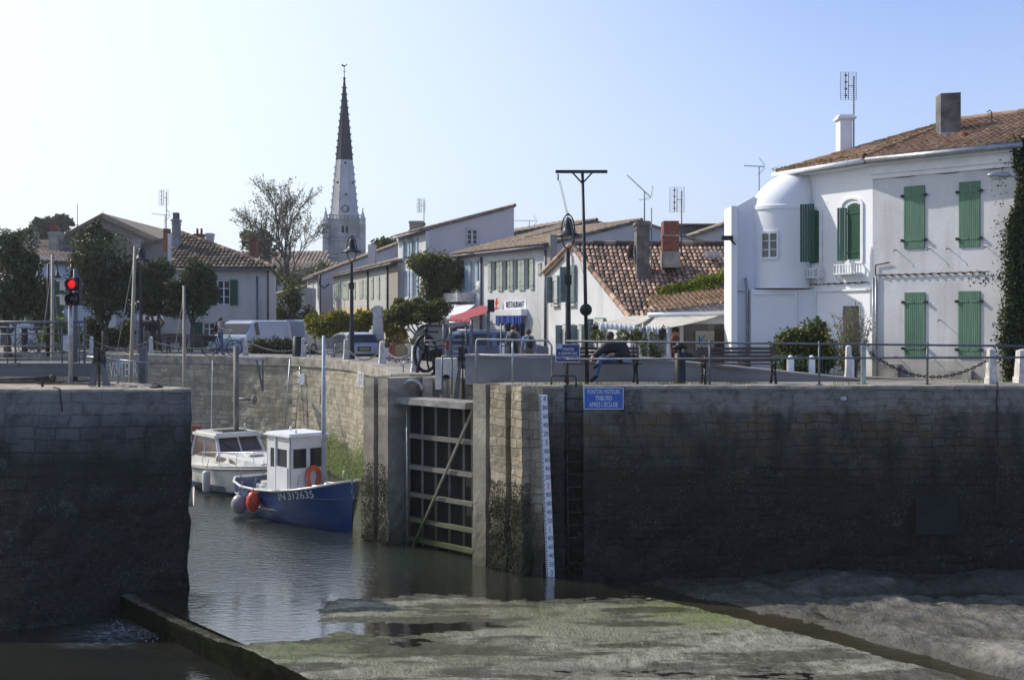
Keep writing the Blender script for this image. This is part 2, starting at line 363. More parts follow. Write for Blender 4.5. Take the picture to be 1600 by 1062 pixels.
M['letter_red'] = simple('letter_red', (.5,.03,.03), .6)
M['letter_grey'] = simple('letter_grey', (.1,.1,.12), .6)
M['awning_cream'] = simple('awning_cream', (.6,.56,.47), .8, var=.12, scale=2)
M['awning_white'] = simple('awning_white', (.72,.73,.74), .8, var=.05, scale=2)
M['awning_red'] = simple('awning_red', (.36,.055,.07), .8, var=.1, scale=2)
M['awning_blue'] = simple('awning_blue', (.04,.12,.5), .8, var=.3, scale=20)
M['skin'] = simple('skin', (.5,.3,.22), .6, var=.05)
M['hair_brown'] = simple('hair_brown', (.07,.04,.025), .7, var=.3, scale=40)
M['hair_grey'] = simple('hair_grey', (.17,.14,.11), .7, var=.3, scale=40)
M['jeans'] = simple('jeans', (.09,.16,.32), .85, var=.2, scale=18)
M['jacket_dark'] = simple('jacket_dark', (.022,.02,.02), .7, var=.2, scale=12)
M['jacket_black'] = simple('jacket_black', (.008,.008,.01), .8)
M['shirt_grey'] = simple('shirt_grey', (.2,.23,.26), .85, var=.15, scale=12)
M['shirt_blue'] = simple('shirt_blue', (.22,.3,.42), .85, var=.15, scale=12)
M['shirt_pink'] = simple('shirt_pink', (.36,.3,.29), .85, var=.15, scale=12)
M['trousers'] = simple('trousers', (.02,.025,.04), .85)
M['khaki'] = simple('khaki', (.16,.14,.11), .85)
M['pot'] = simple('pot', (.3,.13,.08), .8)
M['graffiti'] = simple('graffiti', (.05,.2,.5), .6)
def carpaint(name, c, metal=.35, rough=.28):
    m, t, b = nmat(name); b.inputs['Base Color'].default_value = tuple(c)+(1,); b.inputs['Metallic'].default_value = metal
    b.inputs['Roughness'].default_value = rough; b.inputs['Coat Weight'].default_value = .5; b.inputs['Coat Roughness'].default_value = .08
    return m
M['car_silver'] = carpaint('car_silver', (.33,.36,.41)); M['car_blue'] = carpaint('car_blue', (.12,.15,.23)); M['car_dark'] = carpaint('car_dark', (.02,.022,.028))
M['car_pale'] = carpaint('car_pale', (.42,.48,.58), .1); M['car_white'] = carpaint('car_white', (.6,.62,.65), .0)
def hull_paint(name, c, c2=None, rough=.2):
    m, t, b = nmat(name); o = mixc(t, ramp(t, nz(t, 2.5, 6), .4, .7), c, c2 or tuple(q*.75 for q in c))
    L(t, o, b.inputs['Base Color']); b.inputs['Roughness'].default_value = rough; b.inputs['Coat Weight'].default_value = .3
    bump(t, b, mth(t, 'ADD', nz(t, 3., 3, scl=(1,1,3)), mth(t,'MULTIPLY', nz(t, 14, 3), .25)), .25, .03); return m
M['hull_blue'] = hull_paint('hull_blue', (.018,.06,.2), (.014,.045,.15)); M['hull_red'] = hull_paint('hull_red', (.1,.02,.015)); M['antifoul'] = hull_paint('antifoul', (.015,.05,.13), rough=.5)
def glass(name, c=(.03,.035,.04), rough=.06):
    m, t, b = nmat(name); L(t, mixc(t, nz(t, 1.3, 3), tuple(q*.5 for q in c), tuple(q*1.6 for q in c)), b.inputs['Base Color']); b.inputs['Roughness'].default_value = rough; b.inputs['Specular IOR Level'].default_value = .45
    return m
M['glass'] = glass('glass'); M['glass_brown'] = glass('glass_brown', (.11,.075,.06)); M['glass_pale'] = glass('glass_pale', (.16,.15,.13), .15)
def emit(name, c, s):
    m, t, b = nmat(name); b.inputs['Base Color'].default_value = tuple(c)+(1,); b.inputs['Emission Color'].default_value = tuple(c)+(1,); b.inputs['Emission Strength'].default_value = s
    return m
M['red_lamp'] = emit('red_lamp', (.9,.015,.02), .75)
M['lens_dark'] = glass('lens_dark', (.01,.014,.012)); M['lamp_glass'] = glass('lamp_glass', (.45,.45,.4), .3)
M['tail_red'] = simple('tail_red', (.3,.01,.01), .3); M['plate_yellow'] = simple('plate_yellow', (.45,.36,.12), .5)
M['chrome'] = simple('chrome', (.7,.7,.7), .2, .9, var=.02)
M['wall_brick_parapet'] = simple('wall_brick_parapet', (.38,.34,.32), .9, var=.35, scale=5, bp=.5)

# water: a real mirror-like sheet with ripples
def water(name, c, c2, sc1=(1.,2.2,1.), scale=3.2, bstr=.25, bd=.03, rough=.06, foam=None, lively=False):
    m, t, b = nmat(name)
    gp = N(t, 'ShaderNodeNewGeometry').outputs['Position']
    o = mixc(t, ramp(t, nz(t, .5, 5, scl=sc1), .35, .7), c, c2)
    b.inputs['Roughness'].default_value = rough; b.inputs['IOR'].default_value = 1.33; b.inputs['Specular IOR Level'].default_value = .95
    if lively: b.inputs['Coat Weight'].default_value = .8; b.inputs['Coat Roughness'].default_value = .03; b.inputs['Coat IOR'].default_value = 1.4
    h = mth(t, 'ADD', nz(t, scale, 3, scl=sc1, dist=.4), mth(t, 'MULTIPLY', nz(t, scale*3.7, 3, scl=sc1), .35))
    if foam:
        f = foam(t); o = mixc(t, f, o, (.2,.23,.26)); L(t, mixc(t, f, (rough,)*3, (.6,)*3), b.inputs['Roughness']); h = mth(t, 'ADD', h, mth(t, 'MULTIPLY', f, .5))
    if lively:
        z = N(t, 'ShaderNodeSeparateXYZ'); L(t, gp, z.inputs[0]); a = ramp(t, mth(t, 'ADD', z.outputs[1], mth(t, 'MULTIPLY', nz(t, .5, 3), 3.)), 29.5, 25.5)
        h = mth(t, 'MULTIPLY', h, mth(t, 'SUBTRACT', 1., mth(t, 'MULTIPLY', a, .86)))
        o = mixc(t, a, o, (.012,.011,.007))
    L(t, o, b.inputs['Base Color'])
    bump(t, b, h, bstr, bd); L(t, b.inputs['Normal'].links[0].from_socket, b.inputs['Coat Normal']); return m
def foam_fall(t):
    g = N(t, 'ShaderNodeNewGeometry').outputs['Position']
    d = N(t, 'ShaderNodeVectorMath', _operation='DISTANCE'); L(t, g, d.inputs[0]); d.inputs[1].default_value = (-8.0, 23.3, -.5)
    a = ramp(t, mth(t, 'ADD', d.outputs['Value'], mth(t, 'MULTIPLY', nz(t, 2, 4), 1.6)), 2.1, .7)
    return mth(t, 'MULTIPLY', a, ramp(t, nz(t, 9, 4, scl=(1,2,1)), .4, .62))
M['water'] = water('water', (.03,.042,.036), (.03,.03,.018), bstr=.65, bd=.055, rough=.03, lively=True)
M['water_pool'] = water('water_pool', (.012,.014,.013), (.02,.02,.014), bstr=.35, foam=foam_fall, sc1=(1,2.5,1), scale=2.6)
M['water_thin'] = water('water_thin', (.03,.028,.016), (.05,.04,.02), sc1=(.8,2.5,1), scale=5, bstr=.45, bd=.02)
def slab_mat():
    m, t, b = nmat('sill_mud')
    gp = N(t, 'ShaderNodeNewGeometry').outputs['Position']
    a = nz(t, 1.1, 6, scl=(.6,1.6,1)); bb = nz(t, 5, 6, rough=.7, scl=(1,.55,1)); cc = nz(t, 17, 5, rough=.75, scl=(1,.5,1))
    o = mixc(t, ramp(t, bb, .38, .6), (.15,.155,.1), (.46,.445,.36))
    o = mixc(t, mth(t, 'MULTIPLY', ramp(t, a, .45, .6), .5), o, (.3,.295,.25))
    o = mixc(t, mth(t, 'MULTIPLY', ramp(t, cc, .5, .64), .7), o, (.05,.052,.035))
    def spot(c, r0, r1, am, colr):
        nonlocal o
        d = N(t, 'ShaderNodeVectorMath', _operation='DISTANCE'); L(t, gp, d.inputs[0]); d.inputs[1].default_value = c
        f = ramp(t, mth(t, 'ADD', d.outputs['Value'], mth(t, 'MULTIPLY', mth(t, 'SUBTRACT', nz(t, 2.2, 6, scl=(.7,1.8,1)), .5), 3.2)), r1, r0)
        o = mixc(t, mth(t, 'MULTIPLY', f, mth(t, 'MULTIPLY', ramp(t, bb, .25, .6), am)), o, colr)
    spot((-3.7, 20.5, 0), .5, 1.9, 1., (.11,.15,.01)); spot((-1.9, 19.2, 0), .2, 1.4, .6, (.11,.13,.02)); spot((3.9, 22.7, 0), .4, 1.7, 1., (.15,.21,.01)); spot((2.6, 23.6, 0), .2, 1.2, .8, (.12,.16,.015))
    spot((-1.6, 22.9, 0), .3, 1.5, .5, (.12,.13,.02)); spot((0.4, 23.0, 0), .3, 1.9, .6, (.13,.14,.03)); spot((.8, 21.6, 0), .4, 3.2, .3, (.14,.16,.04)); spot((-2.4, 21.4, 0), .8, 2.4, .5, (.12,.14,.03)); spot((-.6, 19.8, 0), .2, 1.2, .55, (.11,.13,.02)); spot((2.,21.4,0), .2, 1.8, .4, (.13,.13,.04))
    z = N(t, 'ShaderNodeSeparateXYZ'); L(t, gp, z.inputs[0])
    wetf = ramp(t, z.outputs[2], .035, -.005); pud = ramp(t, mth(t, 'ADD', nz(t, .75, 6, scl=(.45,1.9,1), rough=.62), mth(t, 'MULTIPLY', z.outputs[2], -.9)), .455, .52); wetf = mth(t, 'MAXIMUM', wetf, mth(t, 'MULTIPLY', pud, .95)); o = mixc(t, mth(t, 'MULTIPLY', wetf, .72), o, (.035,.03,.016))
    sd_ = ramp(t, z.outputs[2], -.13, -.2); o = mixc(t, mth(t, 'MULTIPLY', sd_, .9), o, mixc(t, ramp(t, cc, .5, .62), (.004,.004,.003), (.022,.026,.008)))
    L(t, o, b.inputs['Base Color']); L(t, mixc(t, wetf, mixc(t, ramp(t, cc, .4, .62), (.22,.22,.22), (.6,.6,.6)), (.1,.1,.1)), b.inputs['Roughness'])
    bump(t, b, mth(t, 'ADD', mth(t, 'MULTIPLY', bb, 1.2), cc), 1., .09); return m
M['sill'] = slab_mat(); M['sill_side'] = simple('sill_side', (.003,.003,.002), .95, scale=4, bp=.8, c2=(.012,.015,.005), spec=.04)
def mud_mat():
    m, t, b = nmat('mud'); gp = N(t, 'ShaderNodeNewGeometry').outputs['Position']
    a = nz(t, 1., 6); bb = nz(t, 3.5, 6, rough=.7); cc = nz(t, 13, 5, rough=.75, scl=(1,.6,1))
    o = mixc(t, ramp(t, bb, .35, .65), (.17,.158,.135), (.31,.29,.25)); o = mixc(t, mth(t, 'MULTIPLY', ramp(t, cc, .5, .7), .5), o, (.07,.066,.06))
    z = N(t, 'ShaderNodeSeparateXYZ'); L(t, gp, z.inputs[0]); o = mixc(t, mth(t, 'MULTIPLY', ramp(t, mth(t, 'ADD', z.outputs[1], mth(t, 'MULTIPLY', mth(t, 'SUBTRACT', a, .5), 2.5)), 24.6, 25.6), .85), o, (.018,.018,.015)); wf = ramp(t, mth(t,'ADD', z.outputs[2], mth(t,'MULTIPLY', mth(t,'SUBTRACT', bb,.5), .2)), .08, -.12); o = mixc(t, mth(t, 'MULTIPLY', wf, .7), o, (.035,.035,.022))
    L(t, o, b.inputs['Base Color']); L(t, mixc(t, ramp(t, bb, .4, .6), (.25,.25,.25), (.6,.6,.6)), b.inputs['Roughness'])
    bump(t, b, mth(t, 'ADD', bb, mth(t, 'MULTIPLY', cc, .6)), 1., .09); return m
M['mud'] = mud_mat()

# ---------------------------------------------------------------- text
def text(s, size, mat, name, parent=None, loc=(0,0,0), rot=(0,0,0), ext=.004, sx=1., align='CENTER', **k):
    c = bpy.data.curves.new(name, 'FONT'); c.body = s; c.size = size; c.extrude = ext; c.align_x = align; c.align_y = 'CENTER'; c.resolution_u = 3
    o = bpy.data.objects.new(name, c); col.objects.link(o)
    bpy.context.view_layer.update()
    me = bpy.data.meshes.new_from_object(o.evaluated_get(bpy.context.evaluated_depsgraph_get()))
    bpy.data.objects.remove(o); bpy.data.curves.remove(c)
    for v in me.vertices: v.co.x *= sx
    me.materials.clear(); me.materials.append(mat); me.name = name
    o = bpy.data.objects.new(name, me); col.objects.link(o); o.parent = parent; o.location = loc; o.rotation_euler = rot
    return tag(o, **k)

# ---------------------------------------------------------------- facade frame
class Fac:
    """vertical plane through a (left, seen from the camera) and b (right); local x along it, local y into the building"""
    def __init__(s, a, b, zb=3.9):
        s.a = Vector(a[:2]); s.b = Vector(b[:2]); s.L = (s.b - s.a).length; s.t = (s.b - s.a) / s.L; s.n = Vector((s.t.y, -s.t.x)); s.zb = zb
        s.rz = math.atan2(s.t.y, s.t.x); s.loc = (s.a.x, s.a.y, zb)
    def uz(s, px, py):
        kx = (px - 800) / F; d = s.a.dot(s.n) / (kx * s.n.x + s.n.y); p = Vector((kx * d, d))
        return (p - s.a).dot(s.t), H - (py - HY) / F * d - s.zb
    def rect(s, x0, y0, x1, y1):
        """photo rectangle (left, top, right, bottom) -> local x0, x1, z0, z1"""
        xm = (x0 + x1) / 2; u0 = s.uz(x0, y1)[0]; u1 = s.uz(x1, y1)[0]; return u0, u1, s.uz(xm, y1)[1], s.uz(xm, y0)[1]
def xf(p, loc, rz):      # world -> local
    return Matrix.Rotation(-rz, 4, 'Z') @ (Vector(p) - Vector(loc))

def wall_holes(mb, x0, x1, z0, z1, holes, dep=.18, y=0.):
    xs = sorted(set([x0, x1] + [h[0] for h in holes] + [h[1] for h in holes])); zs = sorted(set([z0, z1] + [h[2] for h in holes] + [h[3] for h in holes]))
    for i in range(len(xs)-1):
        for j in range(len(zs)-1):
            cx, cz = (xs[i]+xs[i+1])/2, (zs[j]+zs[j+1])/2
            if any(h[0] < cx < h[1] and h[2] < cz < h[3] for h in holes): continue
            mb.poly([(xs[i],y,zs[j]),(xs[i+1],y,zs[j]),(xs[i+1],y,zs[j+1]),(xs[i],y,zs[j+1])])
    for a, b, c, d in holes:
        for p, q in (((a,c),(b,c)), ((b,c),(b,d)), ((b,d),(a,d)), ((a,d),(a,c))):
            mb.poly([(p[0],y,p[1]),(p[0],y+dep,p[1]),(q[0],y+dep,q[1]),(q[0],y,q[1])])
def shutter(parent, x0, x1, z0, z1, y, mat, planks=5, bars=True, hinge=0, name='shutter', rz=0, top=0., label=None):
    mb = MB(); w = (x1-x0)
    n = planks
    for i in range(n):
        a = x0 + w*i/n + .004; b = x0 + w*(i+1)/n - .004
        zt = z1 + top*(1-((i+.5)/n*2-1)**2)
        mb.bx(a, b, y-.03, y, z0, zt)
    mb.bx(x0+.005, x1-.005, y-.012, y+.006, z0+.005, z1-.005)
    if bars:
        for f in (.15, .86): mb.bx(x0, x1, y-.05, y-.028, z0+(z1-z0)*f-.03, z0+(z1-z0)*f+.03)
    o = mb.build(name, mat, parent, label=label)
    return o
def window(parent, x0, x1, z0, z1, y=0., fm=None, gm=None, nx=2, nz_=3, fw=.05, rec=.12, name='window'):
    """frame, bars and pane set in an opening, rec metres behind the wall face"""
    fm = fm or M['white_paint']; mb = MB(); yf = y + rec
    for a, b, c, d in ((x0,x1,z0,z0+fw),(x0,x1,z1-fw,z1),(x0,x0+fw,z0+fw,z1-fw),(x1-fw,x1,z0+fw,z1-fw)): mb.bx(a,b,yf-.03,yf+.02,c,d)
    for i in range(1, nx): xx = x0+(x1-x0)*i/nx; mb.bx(xx-fw*.6, xx+fw*.6, yf-.033, yf+.015, z0+fw, z1-fw)
    for j in range(1, nz_): zz = z0+(z1-z0)*j/nz_; mb.bx(x0+fw, x1-fw, yf-.022, yf+.012, zz-.018, zz+.018)
    o = mb.build(name, fm, parent)
    MB().bx(x0+.01, x1-.01, yf+.022, yf+.03, z0+.01, z1-.01).build('pane', gm or M['glass'], o)
    return o
def gutter(parent, p, q, mat, name='gutter'):
    p = Vector(p); q = Vector(q)
    return MB().tube([p, q], .06, 8).build(name, mat, parent)
def tiles(parent, poly, mat, edir, w=.2, l=.36, name='roof', under=None, label=None, r=None, lift=.02):
    """clay channel tiles laid over a planar polygon (local coords, eave first two points give the eave)"""
    poly = [Vector(p) for p in poly]; n = Vector((0,0,0))
    for i in range(1, len(poly)-1): n += (poly[i]-poly[0]).cross(poly[i+1]-poly[0])
    n.normalize()
    if n.z < 0: n = -n
    e = Vector(edir); e = (e - n*e.dot(n)).normalized(); s = n.cross(e).normalized()
    if s.z < 0: s = -s
    o = poly[0]; P2 = [((p-o).dot(e), (p-o).dot(s)) for p in poly]
    def inside(x, y):
        c = False; j = len(P2)-1
        for i in range(len(P2)):
            xi, yi = P2[i]; xj, yj = P2[j]
            if (yi > y) != (yj > y) and x < (xj-xi)*(y-yi)/(yj-yi)+xi: c = not c
            j = i
        return c
    mb = MB(); u0 = min(p[0] for p in P2); u1 = max(p[0] for p in P2); v0 = min(p[1] for p in P2); v1 = max(p[1] for p in P2)
    rr = r or w*.5; rd = random.Random(3)
    nu = int((u1-u0)/w)+1; nv = int((v1-v0)/l)+1
    for i in range(nu):
        for j in range(nv):
            u = u0 + w*(i+.5); v = v0 + l*(j+.5)
            if not inside(u, v): continue
            du = rd.uniform(-.012,.012); dv = rd.uniform(-.02,.02); va = v0+l*j-.05+dv; vb = v0+l*(j+1)+.01+dv; dh = rd.uniform(0,.012)
            vs = []
            for vv, rad, hh in ((va, rr*.92, .035+dh), (vb, rr*.72, .0+dh)):
                for k in range(5):
                    a = math.pi*k/4
                    vs.append(o + e*(u+du+math.cos(a)*rad) + s*vv + n*(math.sin(a)*rad*.75 + hh + lift))
            mb.add(vs, [(0,1,6,5),(1,2,7,6),(2,3,8,7),(3,4,9,8)], True)
            mb.add([vs[k] for k in range(5)], [(0,1,2,3,4)])
    base = MB(); base.prism(poly, -n*.09)
    ob = mb.build(name, mat, parent, label=label)
    base.build('roof_deck', under or M['concrete_dark'], ob)
    return ob
def ridge_caps(parent, p, q, mat, r=.11, name='ridge_cap'):
    p = Vector(p); q = Vector(q); d = q-p; n = max(1, int(d.length/.4)); mb = MB()
    for i in range(n):
        a = p + d*(i/n); b = p + d*((i+1.08)/n); mb.tube([a, b], [r, r*.82], 8, False)
    return mb.build(name, mat, parent)
def leaves(mb, c, rad, n, size, rd, shell=.55, flat=.0):
    for _ in range(n):
        while True:
            v = Vector((rd.uniform(-1,1), rd.uniform(-1,1), rd.uniform(-1,1)))
            if .02 < v.length < 1: break
        v = v.normalized() * (v.length ** shell)
        nn = noise.noise(Vector(c) + v*2.2)
        v *= 1 + nn*.35
        p = Vector((c[0]+v.x*rad[0], c[1]+v.y*rad[1], c[2]+v.z*rad[2]))
        a = Vector((rd.gauss(0,1), rd.gauss(0,1), rd.gauss(0,1))).normalized(); b = a.orthogonal().normalized(); s = size*rd.uniform(.6,1.4)
        q = Matrix.Rotation(rd.uniform(0,6.28), 3, a) @ b; w = a.cross(q)
        mb.add([p, p+q*s*.5+w*s*.32, p+q*s, p+q*s*.5-w*s*.32], [(0,1,2,3)])
def branch(mb, p, q, r0, r1, rd, k=5, wob=.08):
    p = Vector(p); q = Vector(q); pts = []; rs = []
    for i in range(k+1):
        t = i/k; w = (q-p).length*wob*(1 if 0<i<k else 0)
        pts.append(p.lerp(q, t) + Vector((rd.gauss(0,w*.6), rd.gauss(0,w*.6), rd.gauss(0,w*.3)))); rs.append(r0+(r1-r0)*t)
    mb.tube(pts, rs, 6)
    return pts
def tree(name, loc, crowns, label, cat='tree', group=None, leaf='leaf_dark', trunk=.14, nper=900, size=.16, bark='bark', seed=1, th=None, lean=(0,0), clumps=9):
    """crowns: list of (dx,dy,dz,rx,ry,rz) above loc; each is filled with many clumps of leaves"""
    rd = random.Random(seed); o = E(name, loc, 0, label, cat, group); t = MB(); f = MB()
    th = th if th is not None else min(c[2]-c[5]*.6 for c in crowns)
    top = Vector((lean[0], lean[1], th)); branch(t, (0,0,-.2), top, trunk*1.25, trunk*.8, rd, 4, .03)
    for c in crowns:
        cc = Vector(c[:3]); mid = branch(t, top, cc, trunk*.6, trunk*.2, rd, 4, .1)
        vol = c[3]*c[4]*c[5]; K = clumps
        for i in range(K):
            v = Vector((rd.gauss(0,1), rd.gauss(0,1), rd.gauss(0,1))).normalized()*rd.uniform(.45,.95)
            p = Vector((c[0]+v.x*c[3], c[1]+v.y*c[4], c[2]+v.z*c[5])); branch(t, mid[3], p, trunk*.22, .01, rd, 3, .1)
            r = rd.uniform(.22,.5); leaves(f, p, (c[3]*r, c[4]*r, c[5]*r), int(nper/K*.8*(r/.38)**1.5), size*rd.uniform(.8,1.25), rd)
        leaves(f, cc, (c[3]*.8, c[4]*.8, c[5]*.8), int(nper*.12), size, rd, .8)
    t.build('trunk', M[bark], o); f.build('crown', M[leaf], o); return o
def bush(name, loc, blobs, label, cat='bush', group=None, leaf='leaf_mid', n=700, size=.1, seed=1, stems=True):
    rd = random.Random(seed); o = E(name, loc, 0, label, cat, group); f = MB(); t = MB()
    for c in blobs:
        branch(t, (c[0]*.4, c[1]*.4, 0), c[:3], .035, .01, rd, 3)
        for i in range(7):
            v = Vector((rd.gauss(0,1), rd.gauss(0,1), rd.gauss(0,1))).normalized()*rd.uniform(.3,.7)
            r = rd.uniform(.4,.55); leaves(f, (c[0]+v.x*c[3], c[1]+v.y*c[4], max(.05,c[2]+v.z*c[5])), (c[3]*r, c[4]*r, c[5]*r), int(n/9), size, rd)
        leaves(f, c[:3], c[3:], int(n/5), size, rd, .8)
    f.build('foliage', M[leaf], o); t.build('stem', M['bark'], o); return o
# ---------------------------------------------------------------- ground, quays, water
from mathutils.geometry import tessellate_polygon
def flat(name, pts, z, mat, **k):
    v = [Vector((p[0], p[1], z)) for p in pts]; mb = MB(); tri = tessellate_polygon([v])
    mb.add(v, [t[:] for t in tri]); o = mb.build(name, mat, fix=False, **k)
    for p in o.data.polygons:
        if p.normal.z < 0: p.flip()
    return o
def resample(pl, step):
    out = []
    for i in range(len(pl)-1):
        a = Vector(pl[i]); b = Vector(pl[i+1]); n = max(1, int(round((b-a).length/step)))
        for j in range(n): out.append(a.lerp(b, j/n))
    out.append(Vector(pl[-1])); return out
def wall_strip(name, pl, z0, z1, mat, step=.2, amp=.03, low=.08, zl=1.5, parent=None, batter=None, **k):
    """vertical face along a plan polyline, rough like old masonry, rougher where weed grows"""
    p = resample(pl, step); nz_ = max(2, int((z1-z0)/step)); vs = []; us = []; acc = 0
    for i, q in enumerate(p):
        if i: acc += (q-p[i-1]).length
        for j in range(nz_+1):
            z = z0+(z1-z0)*j/nz_; w = Vector((q.x, q.y, z)); a = amp + low*S(zl+.5, zl-.8, z); a *= 0 if j == nz_ else 1
            d = noise.noise_vector(w*2.1)*a + noise.noise_vector(w*6)*a*.5; d.z *= .4
            if batter: d.y -= batter(w)
            vs.append(w+d); us.append((acc, z))
    fs = [(i*(nz_+1)+j, (i+1)*(nz_+1)+j, (i+1)*(nz_+1)+j+1, i*(nz_+1)+j+1) for i in range(len(p)-1) for j in range(nz_)]
    mb = MB(); mb.add(vs, fs, False); o = mb.build(name, mat, parent, **k)
    ul = o.data.uv_layers.new(name='uv').data
    for pg in o.data.polygons:
        for li in pg.loop_indices: ul[li].uv = us[o.data.loops[li].vertex_index]
    return o
def coping(name, pl, w, z, h, mat, parent, over=.05, step=.9, rd=random.Random(5)):
    """row of edge stones along a polyline; the land lies on the left of the direction of travel"""
    mb = MB(); p = resample(pl, step)
    nn = []
    for i in range(len(p)):
        d = (p[min(i+1,len(p)-1)]-p[max(i-1,0)]).normalized(); nn.append(Vector((-d.y, d.x)))
    for i in range(len(p)-1):
        a, b = p[i], p[i+1]; g = (b-a).normalized()*.008; dz = rd.uniform(-.012,.012); na, nb = nn[i], nn[i+1]
        q = [a+g-na*over, b-g-nb*over, b-g+nb*w, a+g+na*w]
        c = .025
        lo = [Vector((v.x,v.y,z-h)) for v in q]; mid = [Vector((v.x,v.y,z-c+dz)) for v in q]; ctr = sum(q, Vector((0,0)))/4
        hi = [Vector((v.x+(ctr.x-v.x)*.03, v.y+(ctr.y-v.y)*.05, z+dz)) for v in q]
        mb.add(lo+mid+hi, [(0,1,5,4),(1,2,6,5),(2,3,7,6),(3,0,4,7),(4,5,9,8),(5,6,10,9),(6,7,11,10),(7,4,8,11),(8,9,10,11),(3,2,1,0)])
    return mb.build(name, mat, parent)

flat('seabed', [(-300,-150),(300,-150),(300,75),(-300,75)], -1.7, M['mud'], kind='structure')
town = [(800,30),(5,30),(0,30.5),(-2.2,32.5),(-2.6,38),(-4.5,44),(-7.5,48.5),(-11,50.5),(-16,52.5),(-30,57),(-60,64),(-600,66),(-600,2500),(800,2500)]
flat('ground', town, 3.88, M['asphalt'], kind='structure')
LF = Fac((-3.95,30.45), (.10,26.35), 0)      # the face of the lock, seen from the channel
li = Vector((-LF.t.y, LF.t.x))               # into the quay
def lw(px, dep=0.):
    u = LF.uz(px, 700)[0]; return LF.a + LF.t*u + li*dep
basin = [(-60,60.5),(-30,54.3),(-21,51.8),(-15.3,50),(-11.5,48.2),(-8.9,46.6),(-7.2,44.6),(-5.9,42.3),(-4.6,38),(-3.6,34),(-3.3,31.9)]
B0 = lw(568)
jamb = [B0 + li*1.6, B0, lw(584), lw(584,.35), lw(591,.35), lw(591), lw(606), lw(606,1.15), lw(748,1.15)]
nose = [lw(739,1.15), lw(739), lw(759), lw(759,.32), lw(766,.32), lw(766), lw(790), lw(790,.32), lw(798.5,.32), lw(798.5), lw(806)]
cx = lw(806); nose += [Vector((cx.x+.13, cx.y-.18)), Vector((cx.x+.33, 26.42)), Vector((cx.x+.62, 26.3)), ]
GR0, GR1 = P(882,700,26.3).x, P(912,700,26.3).x
front = [nose[-1], Vector((GR0,26.3)), Vector((GR0,26.65)), Vector((GR1,26.65)), Vector((GR1,26.3)), Vector((P(1556,700,26.3).x,26.3)), Vector((P(1556,700,26.3).x,26.36)), Vector((60,26.9))]
# walls
ZB = -1.6
qw = E('quay_wall', (0,0,0), 0, 'long dark stone quay wall, seaweed stained, carrying the benches and railing', 'quay wall', kind='thing')
wall_strip('wall_face', front, ZB, 4.3, M['stone_dark'], .2, .02, .05, 1.4, qw)
coping('coping', front[:2], .5, 4.3, .07, M['coping'], qw, .03); coping('coping', front[4:6], .55, 4.3, .07, M['coping'], qw, .03); coping('coping', front[6:], .55, 4.3, .07, M['coping'], qw, .03)
lj = E('lock_wall', (0,0,0), 0, 'pale grooved stone lock wall between the gate and the tide gauge', 'lock wall', kind='thing')
for nm, seg, mt in (('pillar', nose[0:4], 'concrete_pillar'), ('pillar', nose[3:8], 'stone_lime'), ('pillar', nose[7:], 'stone_lime')):
    wall_strip(nm, seg, ZB, 4.3, M[mt], .12, .025 if mt != 'concrete_pillar' else .008, .1 if mt != 'concrete_pillar' else .03, 1.5, lj)
lg = E('lock_wall', (0,0,0), 0, 'tall concrete jamb with a stop log groove beside the blue boat', 'lock wall', kind='thing')
wall_strip('pillar', jamb[0:4], ZB, 4.3, M['concrete_pillar'], .15, .01, .08, 1.3, lg); wall_strip('pillar', jamb[3:8], ZB, 4.3, M['concrete_pillar'], .15, .01, .08, 1.3, lg)
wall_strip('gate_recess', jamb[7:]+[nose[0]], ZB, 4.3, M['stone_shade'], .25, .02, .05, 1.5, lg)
bw = E('quay_wall', (0,0,0), 0, 'pale sunlit block stone wall of the inner basin behind the boats', 'quay wall', kind='thing')
wall_strip('wall_face', [Vector(p) for p in basin]+[B0+li*1.6], ZB, 4.3, M['stone_far'], .3, .03, .05, 1.4, bw)
coping('coping', [Vector(p) for p in basin]+[B0+li*1.6], .6, 4.3, .35, M['coping'], bw, .06, 1.3)
# quay top
apron = [Vector(p) for p in basin] + jamb + nose[0:] + front[1:] + [Vector(p) for p in ((60,42),(1.6,42),(1.4,34.5),(-1.6,36),(-3.2,43),(-6.4,48.8),(-10.5,51.6),(-14,56.5),(-28,64.8),(-60,66))]
flat('pavement', apron, 4.28, M['paving'], kind='structure')
inner = [(60,42),(1.6,42),(1.4,34.5),(-1.6,36),(-3.2,43),(-6.4,48.8),(-10.5,51.6),(-14,56.5),(-28,64.8),(-60,66)]
mb = MB()
for i in range(len(inner)-1):
    a, b = inner[i], inner[i+1]; mb.poly([(a[0],a[1],4.28),(b[0],b[1],4.28),(b[0],b[1],3.86),(a[0],a[1],3.86)])
mb.build('pavement_edge', M['coping'], kind='structure')
# left pier
pr = E('lock_pier', (0,0,0), 0, 'massive dark stone pier with weed stained blocks and a sandy flat top', 'pier')
PX = -7.02
pl = [Vector((-45,25)), Vector((PX-.35,25)), Vector((PX-.12,25.05)), Vector((PX,25.2)), Vector((PX-.15,25.5)), Vector((-10.6,29)), Vector((-45,29))]
wall_strip('wall_face', pl, ZB, 4.26, M['stone_pier'], .2, .03, .07, 2.4, pr, batter=lambda w: (4.3-w.z)/5.1*1.55*S(PX-.4, -10.6, w.x)**.8 + .03*(4.3-w.z))
flat('pier_top', pl, 4.262, M['sand_top']).parent = pr
coping('coping', pl[:2], .6, 4.3, .06, M['coping'], pr, .02, 1.1); coping('coping', pl[4:6], .5, 4.3, .1, M['coping'], pr, .03, 1.1)
coping('coping', pl[1:5], .5, 4.297, .06, M['coping'], pr, .03, .3)
